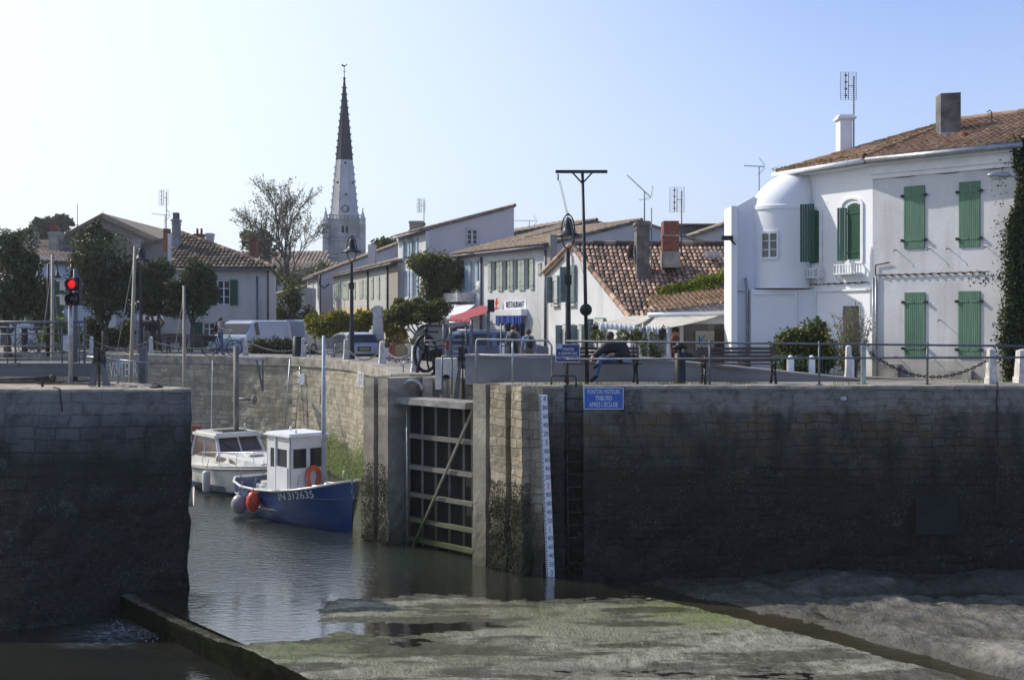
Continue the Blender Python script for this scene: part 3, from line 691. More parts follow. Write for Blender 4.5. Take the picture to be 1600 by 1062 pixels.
# weed fringe growing on the foot of the lock wall: nobody could count it
rd = random.Random(11); wf = MB(); wg = MB()
for poly, n in ((nose[5:7], 3600), (nose[9:13], 6000), (jamb[1:3], 2200), (jamb[5:7], 2200), ([Vector((PX-.5,24.98)), Vector((PX-.1,24.98))], 700)):
    rs = resample(poly, .02)
    for _ in range(n):
        q = rd.choice(rs); z = rd.uniform(-.3, 1.6)**1.15 if rd.random() < .8 else rd.uniform(1.2, 2.1)
        if isinstance(z, complex): z = .1
        s = rd.uniform(.012,.034); d = Vector((rd.uniform(-.08,.03), rd.uniform(-.09,-.01), 0))
        p = Vector((q.x, q.y, z)) + d; a = Vector((rd.uniform(-.6,.6), rd.uniform(-.3,.3), 0)).normalized()*s*.35
        wf.add([p-a, p+a, p+a*.6+Vector((0,-.01,-s)), p-a*.6+Vector((0,-.01,-s))], [(0,1,2,3)])
wf.build('seaweed', M['weed'], label='brown seaweed hanging on the foot of the lock walls', cat='seaweed', kind='stuff')
for _ in range(8000):
    t_ = rd.random(); q = Vector(basin[6]).lerp(Vector(basin[8]), t_) if rd.random() < .5 else Vector(basin[8]).lerp(Vector(basin[10]), t_)
    z = rd.uniform(.1, 1.2+.7*rd.random()**2+.3*math.sin(t_*9)) ; s = rd.uniform(.03,.09); p = Vector((q.x-.06+rd.uniform(-.05,0), q.y-rd.uniform(0,.06), z)); a = Vector((.4,-.9,0))*s*.4
    wg.add([p-a, p+a, p+a*.5+Vector((-.02,-.02,-s)), p-a*.5+Vector((-.02,-.02,-s))], [(0,1,2,3)])
wg.build('seaweed', M['weed_green'], label='bright green weed growing on the basin wall behind the wheelhouse', cat='seaweed', kind='stuff')

# sill slab across the mouth of the lock (concrete apron with mud, algae and puddles)
SL0, SL1 = Vector((-7.0,22.95)), Vector((-3.3,18.6)); eL = (SL1-SL0).normalized()
SR0, SR1 = Vector((2.8,24.2)), Vector((7.3,18.6)); eR = (SR1-SR0).normalized()
def slab_z(x, y, a):
    w = Vector((x*.55, y*1.5, 3.3)); n1 = noise.fractal(w*.8, 1., 2., 5); n2 = noise.noise(Vector((x*3, y*6, 0)))*.02 + noise.noise(Vector((x*9, y*14, 5)))*.014
    dry = S(25.2, 23.2, y + S(.42,.1,a)*3.4*S(19.2,21.3,y) - .0)            # a: 0 at the left edge, 1 at the right
    band = math.exp(-((y-20.6-(x+1)*-.12)/.55)**2) * S(2.5, -2.5, x)*.03 + math.exp(-((y-19.0+(x-1)*.1)/.4)**2)*S(-2,1,x)*.035 + math.exp(-((y-21.8)/.4)**2)*S(1.5,-1,x)*S(-4.2,-2.5,x)*.05
    return -.05 + .093*dry + n1*.036 - band*1.0 + n2 - .04*math.exp(-((x+5.6)**2+(y-22.2)**2)/3)
mb = MB(); NU, NV = 230, 380; vs = []
for j in range(NV+1):
    t = -9 + 25*j/NV
    l_ = SL0 + eL*t; r_ = SR0 + eR*(t+1.2)
    for i in range(NU+1):
        a = i/NU; p = l_.lerp(r_, a); vs.append((p.x, p.y, slab_z(p.x, p.y, a)))
fs = [(j*(NU+1)+i, (j+1)*(NU+1)+i, (j+1)*(NU+1)+i+1, j*(NU+1)+i+1) for j in range(NV) for i in range(NU)]
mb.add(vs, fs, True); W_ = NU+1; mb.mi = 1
for side, off in ((0,-.02),(NU,.02)):
    bv = [vs[j*W_+side] for j in range(NV+1)]; lv = []
    for k, p in enumerate(bv):
        for q, z in enumerate((0,-.12,-.5,-1.6)):
            r2 = noise.noise(Vector(p)*3+Vector((0,0,q)))*.06 if q > 1 else 0
            lv.append((p[0]+(off if q else 0)*(1 if q < 2 else -1.5)+r2, p[1], p[2] if q == 0 else z))
    ff = [(k*4+q, k*4+q+1, (k+1)*4+q+1, (k+1)*4+q) for k in range(NV) for q in range(3)]
    if side: ff = [f[::-1] for f in ff]
    mb.add(lv, ff, False)
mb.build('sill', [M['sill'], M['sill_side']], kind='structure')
wl = [SL0+eL*-1.2 , SL0+eL*16, SR0+eR*17, SR0+eR*-.6]
flat('water', [tuple(SL0+eL*15.5+Vector((.25,.1))), tuple(SR0+eR*17), tuple(SR0+eR*-1.2), (2.2,26.8), (-3.2,33), (-2,44), (-60,64), (-60,28.5), (-12,28.5), (-8.4,25.3), tuple(SL0+eL*-1.5+Vector((.2,0)))], 0., M['water'], kind='structure')
flat('water', [(-90,-60),(2,-60),(2,26.9),(-90,26.9)], -.5, M['water_pool'], kind='structure')
fw = MB(); rd = random.Random(2)                          # water spilling off the left edge of the sill
for i in range(36):
    p = SL0 + eL*rd.uniform(-2.,.3); d_ = abs(rd.gauss(0,.28)); q = Vector((p.x-.15-d_*.6, p.y-.1+rd.gauss(0,.1), -.5)); fw.ball(q, (rd.uniform(.01,.03),rd.uniform(.008,.02),rd.uniform(.004,.01)), 6, 4)
fw.build('foam', M['gel_white'] if False else simple('white_water', (.4,.43,.47), .35, var=.1, scale=9), label='small patch of white foam where water spills off the sill', cat='foam', kind='stuff')
mb = MB(); nx, ny = 60, 40
vs = []
for j in range(ny+1):
    for i in range(nx+1):
        x = -16 + 10.5*i/nx; y = 17.5 + 5.6*j/ny; d = ((x+11.2)/3.6)**2 + ((y-19.6)/2.9)**2
        vs.append((x, y, -.75 + .36*max(0,1-d)**.7 + .04*noise.fractal(Vector((x*1.3,y*1.3,1)), 1., 2., 4)))
mb.add(vs, [(j*(nx+1)+i, j*(nx+1)+i+1, (j+1)*(nx+1)+i+1, (j+1)*(nx+1)+i) for j in range(ny) for i in range(nx)], True)
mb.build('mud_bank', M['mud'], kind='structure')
# mud bank on the right
flat('stream', [tuple(SR0+eR*-2.5), (30,26.9), (30,8), tuple(SR0+eR*17)], -.2, M['water_thin'], kind='structure')
mb = MB(); nx, ny = 430, 230; vs = []
ang = Vector((eR.y*-1, eR.x)) ; ang = Vector((-eR.y, eR.x))
for j in range(ny+1):
    for i in range(nx+1):
        x = 1.5 + 26*i/nx; y = 13.5 + 13.3*j/ny
        d = (Vector((x,y))-SR0).dot(Vector((-eR.y, eR.x)))        # distance right of the sill edge
        w = Vector((x,y,0)); rn = max(0, 1-abs(noise.noise(Vector((x*.7+y*.35,y*.55-x*.2,9))))*9)*.05 + max(0, 1-abs(noise.noise(Vector((x*1.7+y*.5,y*1.2,4))))*7)*.025; f = noise.fractal(w*.45, 1., 2., 5); g = noise.fractal(Vector((x*1.6,y*2.4,3)), .9, 2.1, 5)
        bank = S(.35+.35*noise.noise(w*.8)+S(20,17,y)*.4, 2.0, d)
        wallw = math.exp(-((26.3-y)/.9)**2)
        ledge = .22*S(24.9,25.9, y + .5*noise.noise(Vector((x*.5,2,2)))) * S(4,7,x)
        z = -.55 - rn*bank*S(.5,2.5,d) + bank*(.47 + .22*S(22.5,20,y)*S(5,9,x) + .15*S(21,17,y)*S(6,12,x)) + f*.13 + g*.04*bank + ledge*.8 - .22*math.exp(-((y-25.1-.2*math.sin(x*.7))/.35)**2)*S(6,9,x) + .022*noise.noise(w*5) + .014*noise.noise(w*10)*(bank>.3)
        vs.append((x, y, z))
mb.add(vs, [(j*(nx+1)+i, j*(nx+1)+i+1, (j+1)*(nx+1)+i+1, (j+1)*(nx+1)+i) for j in range(ny) for i in range(nx)], True)
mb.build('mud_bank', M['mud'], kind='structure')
# ---------------------------------------------------------------- buildings
def W(o): return MB((Matrix.Translation(o.location) @ Matrix.Rotation(o.rotation_euler[2], 4, 'Z')).inverted())
def loc_(o, p): return (Matrix.Translation(o.location) @ Matrix.Rotation(o.rotation_euler[2], 4, 'Z')).inverted() @ Vector(p)
def antenna(parent, kind, px, y0, y1, d, mat='galv_dull', name='antenna', side=-1, sc_=1., tilt=0.):
    """mast from row y1 (foot) up to y0, with a panel or a rake head, sized in metres"""
    a = W(parent); foot = P(px, y1, d); top = P(px, y0, d); a.tube([foot, top], .022, 6)
    if kind == 'panel':
        c = top + Vector((side*.16, 0, -.35*sc_)); hw, hh = .28*sc_, .48*sc_
        for x in (-hw, hw): a.tube([c+Vector((x,0,-hh)), c+Vector((x,0,hh))], .007, 4)
        for i in range(15):
            z = -hh + 2*hh*i/14; a.tube([c+Vector((-hw,0,z)), c+Vector((-.04,0,z))], .005, 4); a.tube([c+Vector((.04,0,z)), c+Vector((hw,0,z))], .005, 4)
        a.tube([c+Vector((0,0,-hh)), c+Vector((0,0,hh))], .016, 5); a.tube([c+Vector((-.1,-.06,-hh)), c+Vector((-.1,-.06,hh))], .014, 5)
        for z in (-.35, -.12, .12, .35): a.box(c+Vector((-.1,-.08,z*sc_)), (.07,.04,.05))
        a.tube([c, top+Vector((0,0,-.35*sc_))], .014, 5)
    else:
        dv = Vector((side*math.cos(tilt), 0, math.sin(tilt))); p = top - dv*.35*sc_; q = top + dv*.95*sc_; a.tube([p, q], .014, 5)
        n = Vector((0,1,0)); up = Vector((-dv.z, 0, dv.x)) if side > 0 else Vector((dv.z, 0, -dv.x))
        for i in range(12): c = p.lerp(q, .12+.88*i/11); a.tube([c-n*.1, c+n*.1], .005, 4); a.tube([c-up*.035, c+up*.035], .006, 4)
        for s in (-1, 1):
            for k in range(5): r = dv*(-.1*k/4-.02)*1.; c = p + up*s*(.07+.26*k/4) - dv*(.02) + dv*.25*(k/4)**1.3; a.tube([c-n*.2, c+n*.2], .006, 4)
            a.tube([p, p+up*s*.34+dv*.22], .008, 4)
    return a.build(name, M[mat], parent)
def chimney(parent, px0, px1, y0, y1, d, mat, dep=None, cap=True, name='chimney', pots=0, label=None):
    a = W(parent); p = P(px0, y1, d); q = P(px1, y0, d); dep = dep or (q.x-p.x)*.8
    a.bx(p.x, q.x, d, d+dep, p.z-.5, q.z)
    if cap: a.bx(p.x-.05, q.x+.05, d-.05, d+dep+.05, q.z-.14, q.z-.03); a.bx(p.x-.03, q.x+.03, d-.03, d+dep+.03, q.z-.3, q.z-.24)
    o = a.build(name, M[mat], parent, label=label)
    if pots:
        b = W(parent); w = (q.x-p.x)/pots
        for i in range(pots): b.lathe([(w*.3,0),(w*.26,.3),(w*.3,.32)], (p.x+w*(i+.5), d+dep/2, q.z), 10)
        b.build('chimney_pot', M['brick_red'], o)
    return o
def half_house(name, fac, dep, ze, rise, wall, roof, label, cat='house', run=None, back=None, side='side_wall', holes=(), eave=.3, tw=.2, tl=.36, group=None, ridge=True, gable_over=.1, front_mat=None):
    """house with eave over the facade, ridge parallel to it `run` metres in, then falling (back) or cut vertical"""
    o = E(name, fac.loc, fac.rz, label, cat, group); Lx = fac.L; run = run or dep
    body = MB(); prof = [(0,.19,-.3),(0,dep,-.3),(0,dep, ze+rise if back is None and dep <= run else ze + rise - (dep-run)*(back or 0)),(0,run,ze+rise),(0,.19,ze+rise*.19/run)]
    if dep <= run: prof.pop(2)
    body.prism([Vector(p) for p in prof], (Lx,0,0)); body.build('side_walls', M[side], o, fix=False)
    f = MB(); wall_holes(f, 0, Lx, -.3, ze, holes, .17); f.bx(0,.001,0,.19,-.3,ze); f.bx(Lx-.001,Lx,0,.19,-.3,ze)
    f.build('front_wall', M[front_mat or wall], o)
    sl_ = rise/run; a0 = -gable_over; a1 = Lx+gable_over
    pl = [(a0,-eave,ze-eave*sl_+.1),(a1,-eave,ze-eave*sl_+.1),(a1,run,ze+rise+.1),(a0,run,ze+rise+.1)]
    rf = tiles(o, pl, M[roof], (1,0,0), tw, tl)
    if back is not None and dep > run:
        zb_ = ze+rise-(dep-run)*back; MB().prism([Vector(p) for p in [(a0,run,ze+rise+.1),(a1,run,ze+rise+.1),(a1,dep+.2,zb_+.08),(a0,dep+.2,zb_+.08)]], (0,0,-.09)).build('back_roof', M['tiles_far'], rf)
    if ridge: ridge_caps(rf, (a0,run,ze+rise+.13), (a1,run,ze+rise+.13), M[roof])
    gutter(o, (a0,-eave-.05,ze-eave*sl_+.02), (a1,-eave-.05,ze-eave*sl_+.02), M['galv_dull'])
    return o
def openings(o, fac, lst, shut='shutter_pale', y=0., frame='white_paint', nx=2, nz_=3, sh_w=None, closed=False, planks=4, shutters=True, gm=None):
    """windows set in holes, with a pair of shutters folded back against the wall"""
    for (x0, x1, z0, z1) in lst:
        if closed:
            m = (x0+x1)/2; shutter(o, x0, m, z0, z1, y-.012, M[shut], planks); shutter(o, m, x1, z0, z1, y-.012, M[shut], planks); continue
        window(o, x0, x1, z0, z1, y, M[frame], gm, nx, nz_)
        if shutters:
            w = sh_w or (x1-x0)/2; shutter(o, x0-w-.02, x0-.02, z0-.03, z1+.03, y-.03, M[shut], planks); shutter(o, x1+.02, x1+w+.02, z0-.03, z1+.03, y-.03, M[shut], planks)

# --- white house with green shutters (right)
C = Vector((9.8, 31.3)); Wp = Vector((8.2, 34.3)); ZR = 4.2
FM = Fac(C, (P(1598,0,28.55).x, 28.55), ZR)
hr = E('white_house', FM.loc, FM.rz, 'large white house with closed green shutters, rounded turret and low tiled roof', 'house')
tq = FM.t; nq = Vector((-tq.y, tq.x))
EZ = 10.08 - ZR
def hl(v, z=0.): q = loc_(hr, (v[0], v[1], ZR)); return Vector((q.x, q.y, z))
b = MB(); b.bx(0, FM.L, 0, 7.5, -.4, EZ); b.build('wall', M['white_wall'], hr)
b = MB(); b.bx(-.06, FM.L+.1, -.1, 0.0-.002, EZ-.34, EZ-.02); b.bx(-.04, FM.L+.06, -.05, -.001, EZ-.46, EZ-.34); b.build('cornice', M['white_paint'], hr)
b = MB(); b.bx(.35, FM.L, -.035, -.001, -.2, .55); b.build('plinth', M['off_white'], hr)
sh = [(1413,291,1445,388),(1499,284,1531.5,386),(1414,457,1446,557.5),(1498,455,1532,560)]
for k, (x0,y0,x1,y1) in enumerate(sh):
    u0,u1,z0,z1 = FM.rect(x0,y0,x1,y1); m = (u0+u1)/2
    for s_, (a_, b_) in enumerate(((u0,m),(m,u1))):
        s1 = MB(); n = 5; w = b_-a_
        for i in range(n):
            s1.bx(a_+w*i/n+.004, a_+w*(i+1)/n-.004, -.035, -.004, z0, z1)
        s1.bx(a_+.004, b_-.004, -.02, -.002, z0+.01, z1-.01)
        for f in (.13, .85):
            zz = z0+(z1-z0)*f; s1.bx(a_+(.0 if s_ == 0 else .02), b_-(.02 if s_ == 0 else 0), -.05, -.034, zz-.02, zz+.02)
        so_ = s1.build('shutter', M['green_shutter'], hr)
        h = MB()
        for f in (.13, .85):
            zz = z0+(z1-z0)*f; e = a_-.04 if s_ == 0 else b_+.04; h.box((e, -.05, zz), (.06,.07,.07)); h.box(((e+(a_ if s_ == 0 else b_))/2, -.058, zz), (.1,.02,.03))
        h.build('hinge', M['iron'], so_)
    MB().bx(u0-.02, u1+.02, -.0015, .0, z0-.02, z1+.02).build('sill', M['off_white'], hr)
for (px,py) in ((1401,391),(1454,389),(1483,388.5),(1542,386),(1470,500),(1555,505),(1402,557),(1457,558),(1488,558)):
    u,z = FM.uz(px,py); hk = MB(); hk.tube([(u,0,z),(u,-.16,z),(u,-.17,z-.05)], .012, 5); hk.build('wall_hook', M['iron_rust'], hr)
# cable with clips, along the first floor
cb = MB(); u1_ = FM.uz(1545,425)[0]; pts = []
for i in range(41):
    u = .12 + (u1_-.12)*i/40; pts.append((u, -.045, FM.uz(1455,428)[1] + .012*math.sin(i*1.9)+.02*i/40))
cb.tube(pts, .013, 5)
for i in range(1, 14): cb.box((.12+(u1_-.12)*i/14, -.04, FM.uz(1455,428)[1]+.0), (.05,.06,.05))
dp_ = MB(); dp_.tube([(.12,-.045,-.2),(.12,-.045,pts[0][2])], .028, 6); dp_.tube([(.02,-.03,-.2),(.02,-.03,pts[0][2]-.05)], .02, 6); dp_.build('drainpipe', M['galv'], hr)
cb.tube([(.1,-.045,pts[0][2]),(.1,-.045,pts[0][2]+.28),(.5,-.05,pts[0][2]+.34)], .018, 5)
cb.build('cable', M['iron_rust'], hr)
cb = MB(); z_ = FM.uz(1455,272)[1]; cb.tube([(FM.L*i/16, -.03, z_+.025*math.sin(i*1.3)) for i in range(17)], .008, 4); cb.build('cable', M['iron_rust'], hr)
MB().bx(FM.uz(1365,0)[0]+.3,FM.uz(1410,0)[0],-.28,-.036,-.2,.42).build('step', M['concrete'], hr); MB().bx(FM.uz(1470,0)[0],FM.uz(1522,0)[0],-.2,-.036,-.2,.32).build('step', M['concrete'], hr)
# wing
FW = Fac(Wp, C, ZR)
b = W(hr); b.prism([Vector((Wp.x,Wp.y,3.9)), Vector((C.x,C.y,3.9)), Vector((C.x+nq.x*4,C.y+nq.y*4,3.9)), Vector((Wp.x+3,Wp.y+3,3.9))], (0,0,10.06-3.9)); b.build('wall', M['white_wall_clean'], hr)
Mw = (Matrix.Translation(hr.location) @ Matrix.Rotation(hr.rotation_euler[2],4,'Z')).inverted() @ Matrix.Translation(FW.loc) @ Matrix.Rotation(FW.rz,4,'Z')
def wing_win(cx0, cx1, ytop, ybot, leaf):
    u0,u1,z0,z1 = FW.rect(cx0, ytop, cx1, ybot); w = u1-u0; um = (u0+u1)/2
    r_ = MB(Mw); r_.bx(u0-.03,u1+.03,-.004,-.001,z0,z1-.1); r_.build('recess', M['white_wall_clean'], hr)
    a = MB(Mw)                                          # raised plaster surround with an arched head
    for s_ in (-1,1): a.bx(um+s_*(w/2+.07)-.05, um+s_*(w/2+.07)+.05, -.05, -.001, z0-.1, z1)
    k = 9
    for i in range(k):
        t0 = math.pi*i/k; t1 = math.pi*(i+1)/k; R0 = w/2+.02; R1 = w/2+.12; hz = .55
        a.prism([Vector((um+math.cos(t)*r, -.05, z1+math.sin(t)*r*hz)) for t, r in ((t0,R0),(t1,R0),(t1,R1),(t0,R1))], (0,.049,0))
    a.build('window_surround', M['white_paint'], hr)
    s1 = MB(Mw); n = 5; x0 = u0+w*.3 if leaf else u0+w*.1; x1 = u1
    for i in range(n):
        xa = x0+(x1-x0)*i/n+.004; xb = x0+(x1-x0)*(i+1)/n-.004; s1.bx(xa, xb, -.05, -.02, z0, z1+.07*(1-((i+.5)/n*2-1)**2))
    s1.bx(x0+.004,x1-.004,-.03,-.006,z0,z1)
    for f in (.12,.86): s1.bx(x0-.03, x1, -.07, -.05, z0+(z1-z0)*f-.02, z0+(z1-z0)*f+.02)
    s1.build('shutter', M['green_dark'], hr)
    if leaf:                                             # second leaf standing open off the wall
        s2 = MB(Mw); 
        p0 = Vector((x0-.02,-.03)); dr = Vector((-.35,-.6)).normalized()*.28
        for i in range(4):
            a_ = p0+dr*(i/4+.01); b_ = p0+dr*((i+1)/4-.01); s2.beam((a_.x,a_.y,(z0+z1)/2-.03),(b_.x,b_.y,(z0+z1)/2-.03), (z1-z0)*1., .03, (0,0,1)) if False else s2.prism([Vector((a_.x,a_.y,z0-.04)),Vector((b_.x,b_.y,z0-.04)),Vector((b_.x+.02,b_.y-.02,z0-.04)),Vector((a_.x+.02,a_.y-.02,z0-.04))], (0,0,z1-z0))
        s2.build('shutter', M['green_shutter'], hr)
    g = MB(Mw); zb_ = FW.uz(cx0+12, ybot+22)[1]; x0,x1 = um-.42, um+.42    # flower box bracket
    g.bx(x0,x1,-.3,-.02,zb_-.03,zb_)
    g.bx(x0,x1,-.3,-.27,zb_+.22,zb_+.25); g.bx(x0,x0+.03,-.3,-.02,zb_+.22,zb_+.25); g.bx(x1-.03,x1,-.3,-.02,zb_+.22,zb_+.25)
    for i in range(8): xx = x0+(x1-x0-.03)*i/7; g.bx(xx,xx+.03,-.3,-.27,zb_,zb_+.22)
    for xx in (x0,x1-.03):
        for i in range(3): yy=-.3+.1*i; g.bx(xx,xx+.03,yy,yy+.03,zb_,zb_+.22)
        g.beam((xx+.015,-.28,zb_-.02),(xx+.015,-.02,zb_-.25),.025,.025)
    g.build('flower_box', M['white_paint'], hr)
wing_win(1318, 1345, 322, 405, True)
wing_win(1262, 1281, 332, 411, False)
cb = MB(Mw); zz = FW.uz(1310,443)[1]; cb.tube([(.2+(FW.L-.3)*i/24, -.03, zz+.015*math.sin(i*2)) for i in range(25)], .013, 5)
for i in range(1,12): cb.box((.2+(FW.L-.3)*i/12, -.04, zz), (.05,.05,.04))
cb.build('cable', M['iron_rust'], hr)
MB(Mw).bx(.2,FW.L-.05,-.06,-.001,zz-.22,zz-.17).build('ledge', M['white_paint'], hr)
FWg = FW.rect(1318,478,1342,560); MB(Mw).bx(FWg[0],FWg[1],-.02,-.001,FWg[2],FWg[3]).build('door', M['wood_grey'], hr)
# turret
tc = Vector((7.90, 33.85)); r_ = .87; t = W(hr)
t.lathe([(0,6.72),(r_,6.72)], (tc.x,tc.y,0), 40, smooth=False); t.lathe([(r_,6.72),(r_,9.0)], (tc.x,tc.y,0), 40); t.lathe([(r_,9.0),(r_+.035,9.0)], (tc.x,tc.y,0), 40, smooth=False); t.lathe([(r_+.035,9.0),(r_+.035,9.1)], (tc.x,tc.y,0), 40); t.lathe([(r_+.035,9.1),(r_,9.13)], (tc.x,tc.y,0), 40, smooth=False)
dv_ = []
for i in range(11):
    a = math.pi/2*i/10; rr0 = r_*math.cos(a)+.001; zz0 = 9.13+1.12*math.sin(a); sh0 = .6*math.sin(a)**1.4
    for j in range(40): dv_.append((tc.x+sh0+rr0*math.cos(2*math.pi*j/40), tc.y+sh0*.3+rr0*math.sin(2*math.pi*j/40), zz0))
t.add(dv_, [(i*40+j, i*40+(j+1)%40, (i+1)*40+(j+1)%40, (i+1)*40+j) for i in range(10) for j in range(40)], True)
t.build('turret', M['white_wall_clean'], hr)
s1 = W(hr)                                               # big dark shutter standing open beside the turret
a0, a1 = P(1238.5,324,33.0), P(1262,411,32.7); n = 6
for i in range(n):
    xa = a0.x+(a1.x-a0.x)*i/n; xb = a0.x+(a1.x-a0.x)*(i+1)/n-.008; ya = a0.y-.25+( -.2)*i/n; s1.prism([Vector((xa,ya-.62,a1.z+.0)),Vector((xb,ya-.63,a1.z+.0)),Vector((xb,ya-.6,a1.z+.0)),Vector((xa,ya-.59,a1.z+.0))], (0,0,(a0.z-a1.z)))
s1.build('shutter', M['green_dark'], hr)
wn = W(hr); pc = P(1203,381,32.67)                       # little six pane window on the curve of the turret
def curv(px): 
    kx=(px-800)/F; A=kx*kx+1; B=-2*(kx*tc.x+tc.y); Cc=tc.x**2+tc.y**2-r_*r_; d=(-B-math.sqrt(B*B-4*A*Cc))/(2*A); return Vector((kx*d,d))
zt,zb2 = P(1203,361,32.7).z, P(1203,402,32.7).z; ps=[curv(1191+24*i/4) for i in range(5)]
def cstrip(mb, ia, ib, za, zb_, o0, o1):
    for i in range(ia, ib):
        a,b_=ps[i],ps[i+1]; na=(a-tc).normalized(); nb=(b_-tc).normalized()
        lo=[a+na*o0,b_+nb*o0,b_+nb*o1,a+na*o1]; mb.prism([Vector((q.x,q.y,za)) for q in lo],(0,0,zb_-za))
cstrip(wn,0,4,zt-.04,zt+.03,.0,.05); cstrip(wn,0,4,zb2-.04,zb2+.03,.0,.06)
for f in (1/3,2/3): zq=zb2+(zt-zb2)*f; cstrip(wn,0,4,zq-.012,zq+.012,.0,.035)
for i,wd_ in ((0,.05),(2,.045),(4,.05)):
    q=ps[i]; nn_=(q-tc).normalized(); tt=Vector((-nn_.y,nn_.x))*wd_/2; wn.prism([Vector((v.x,v.y,zb2)) for v in (q-tt,q+tt,q+tt+nn_*.05,q-tt+nn_*.05)],(0,0,zt-zb2))
wo_=wn.build('window', M['white_paint'], hr)
pn=W(hr); cstrip(pn,0,4,zb2,zt,.004,.012); pn.build('pane', M['glass_pale'], wo_)
# ground floor block under the turret, and the thin buttress wall
b = W(hr); x0 = P(1176,0,33.1).x; x1 = 8.9
b.bx(x0, x1, 33.3, 36.5, 3.9, 6.68); b.build('wall', M['white_wall_clean'], hr)
b = W(hr); dd = P(1178,455,33.25); ee = P(1245,560,33.25)
b.bx(dd.x, ee.x, 33.24, 33.299, dd.z-.1, dd.z-.04); b.bx(ee.x-.06, ee.x, 33.24, 33.299, 3.95, dd.z-.1); b.bx(ee.x+.5, ee.x+.55, 33.2, 33.299, 3.95, dd.z+.3); b.build('door_frame', M['white_paint'], hr)
b = W(hr); bx0 = P(1148,0,32.6).x; bx1 = P(1171,0,32.6).x; zt_ = P(0,322,32.6).z
b.bx(bx0, P(1152,0,33.1).x, 33.1, 34.2, 3.9, zt_+.05); b.prism([P(1150,560,33.6),P(1180,560,33.6),P(1180,306,33.6),P(1150,323,33.6)], (0,.6,0)); b.prism([P(1149,560,34.2),P(1265,560,34.2),P(1265,276,34.2),P(1243,276,34.2),P(1149,323,34.2)], (0,.3,0)); b.build('buttress', M['white_wall_clean'], hr)
b = W(hr); q = P(1168,0,33.5); b.tube([(q.x,q.y,4.),(q.x,q.y,P(0,455,33.5).z),(q.x-.06,q.y,P(0,450,33.5).z+.3)], .04, 8)
b.tube([P(1150,455,33.5),P(1176,456,33.5)], .02, 6); b.build('drainpipe', M['galv'], hr)
b = W(hr); b.box(P(1136,372,33.0), (.32,.14,.13)); b.tube([P(1142,375,33.0),P(1149,382,33.12)], .025, 6); b.build('floodlight', M['iron'], hr)
# roof
zE = 10.12; Rp = Vector((13.0,33.5,11.55)); ov = .32
Ce = Vector((C.x-.32*.9, C.y-.32*.95, zE)); We = Vector((Wp.x-.35, Wp.y-.1, zE+.02)); Ee = Vector((FM.b.x-.25, FM.b.y-.22, zE)) + Vector((tq.x,tq.y,0))*.1
dR = Rp + Vector((tq.x,tq.y,0))*3.4
rlp = lambda v: loc_(hr, v)
rf = tiles(hr, [rlp(Ce), rlp(Ee), rlp(dR), rlp(Rp)], M['tiles_house'], rlp(Ee)-rlp(Ce), .17, .29)
tiles(rf, [rlp(We), rlp(Ce), rlp(Rp)], M['tiles_house'], rlp(Ce)-rlp(We), .17, .29, name='roof_slope')
Be = Vector((FM.b.x,FM.b.y,0)) + Vector((nq.x,nq.y,0))*7.5; 
tiles(rf, [rlp(Ee+Vector((.1,0,0))), rlp(Vector((Be.x+.2,Be.y,zE))), rlp(dR)], M['tiles_house'], rlp(Vector((Be.x+.2,Be.y,zE)))-rlp(Ee), .2, .34, name='roof_slope')
bs = W(hr); Bw = Vector((Wp.x+3.5, Wp.y+5.5, zE)); bs.prism([We-Vector((0,0,.02)), Rp-Vector((0,0,.02)), dR-Vector((0,0,.02)), Vector((Be.x,Be.y,zE-.02)), Bw], (0,0,-.08)); bs.build('back_slope', M['tiles_house'], rf)
ridge_caps(rf, rlp(Ce+Vector((0,0,.06))), rlp(Rp+Vector((0,0,.06))), M['tiles_house']); ridge_caps(rf, rlp(We+Vector((0,0,.04))), rlp(Rp+Vector((0,0,.06))), M['tiles_house']); ridge_caps(rf, rlp(Rp+Vector((0,0,.06))), rlp(dR+Vector((0,0,.06))), M['tiles_house']); ridge_caps(rf, rlp(Ee+Vector((0,0,.06))), rlp(dR+Vector((0,0,.06))), M['tiles_house'])
g = W(hr); g.tube([Ce+Vector((-.02,-.08,-.03)), Ee+Vector((0,-.08,-.03))], .075, 10); g.build('gutter', M['galv'], hr)
g = W(hr); g.tube([We+Vector((-.1,0,-.04)), Ce+Vector((-.08,.0,-.03))], .07, 10); g.build('gutter', M['white_paint'], hr)
so2 = W(hr); so2.prism([Ce+Vector((.06,.06,-.14)), Ee+Vector((.0,.06,-.14)), Ee+Vector((.3,.3,-.14)), Ce+Vector((.3,.3,-.14))], (0,0,.05)); so2.prism([We+Vector((.06,0,-.14)), Ce+Vector((.06,.1,-.14)), Ce+Vector((.4,.3,-.14)), We+Vector((.4,.1,-.14))], (0,0,.05)); so2.build('soffit', M['white_paint'], hr)
rd = random.Random(4); ms = W(hr)
for (a_, b_) in ((Ce, Rp), (We, Ce)):
    for i in range(420):
        t_ = rd.random(); q = a_.lerp(b_, t_*.9) + Vector((rd.gauss(0,.16), rd.gauss(.1,.16), .1+rd.uniform(0,.05))); s = rd.uniform(.03,.08)
        ms.add([q, q+Vector((s,0,s*.3)), q+Vector((s*.5,-s*.5,s*.5))], [(0,1,2)])
ms.build('moss', M['leaf_autumn'], rf)
b = W(hr); p0 = P(1470,213,31.6); p1 = P(1498,146,31.6)
b.prism([Vector((p0.x,31.6,p0.z-.9)),Vector((p1.x,31.45,p0.z-.9)),Vector((p1.x+.1,32.0,p0.z-.9)),Vector((p0.x+.06,32.15,p0.z-.9))], (0,0,p1.z-p0.z+.9)); ch = b.build('chimney', M['concrete_dark'], hr)
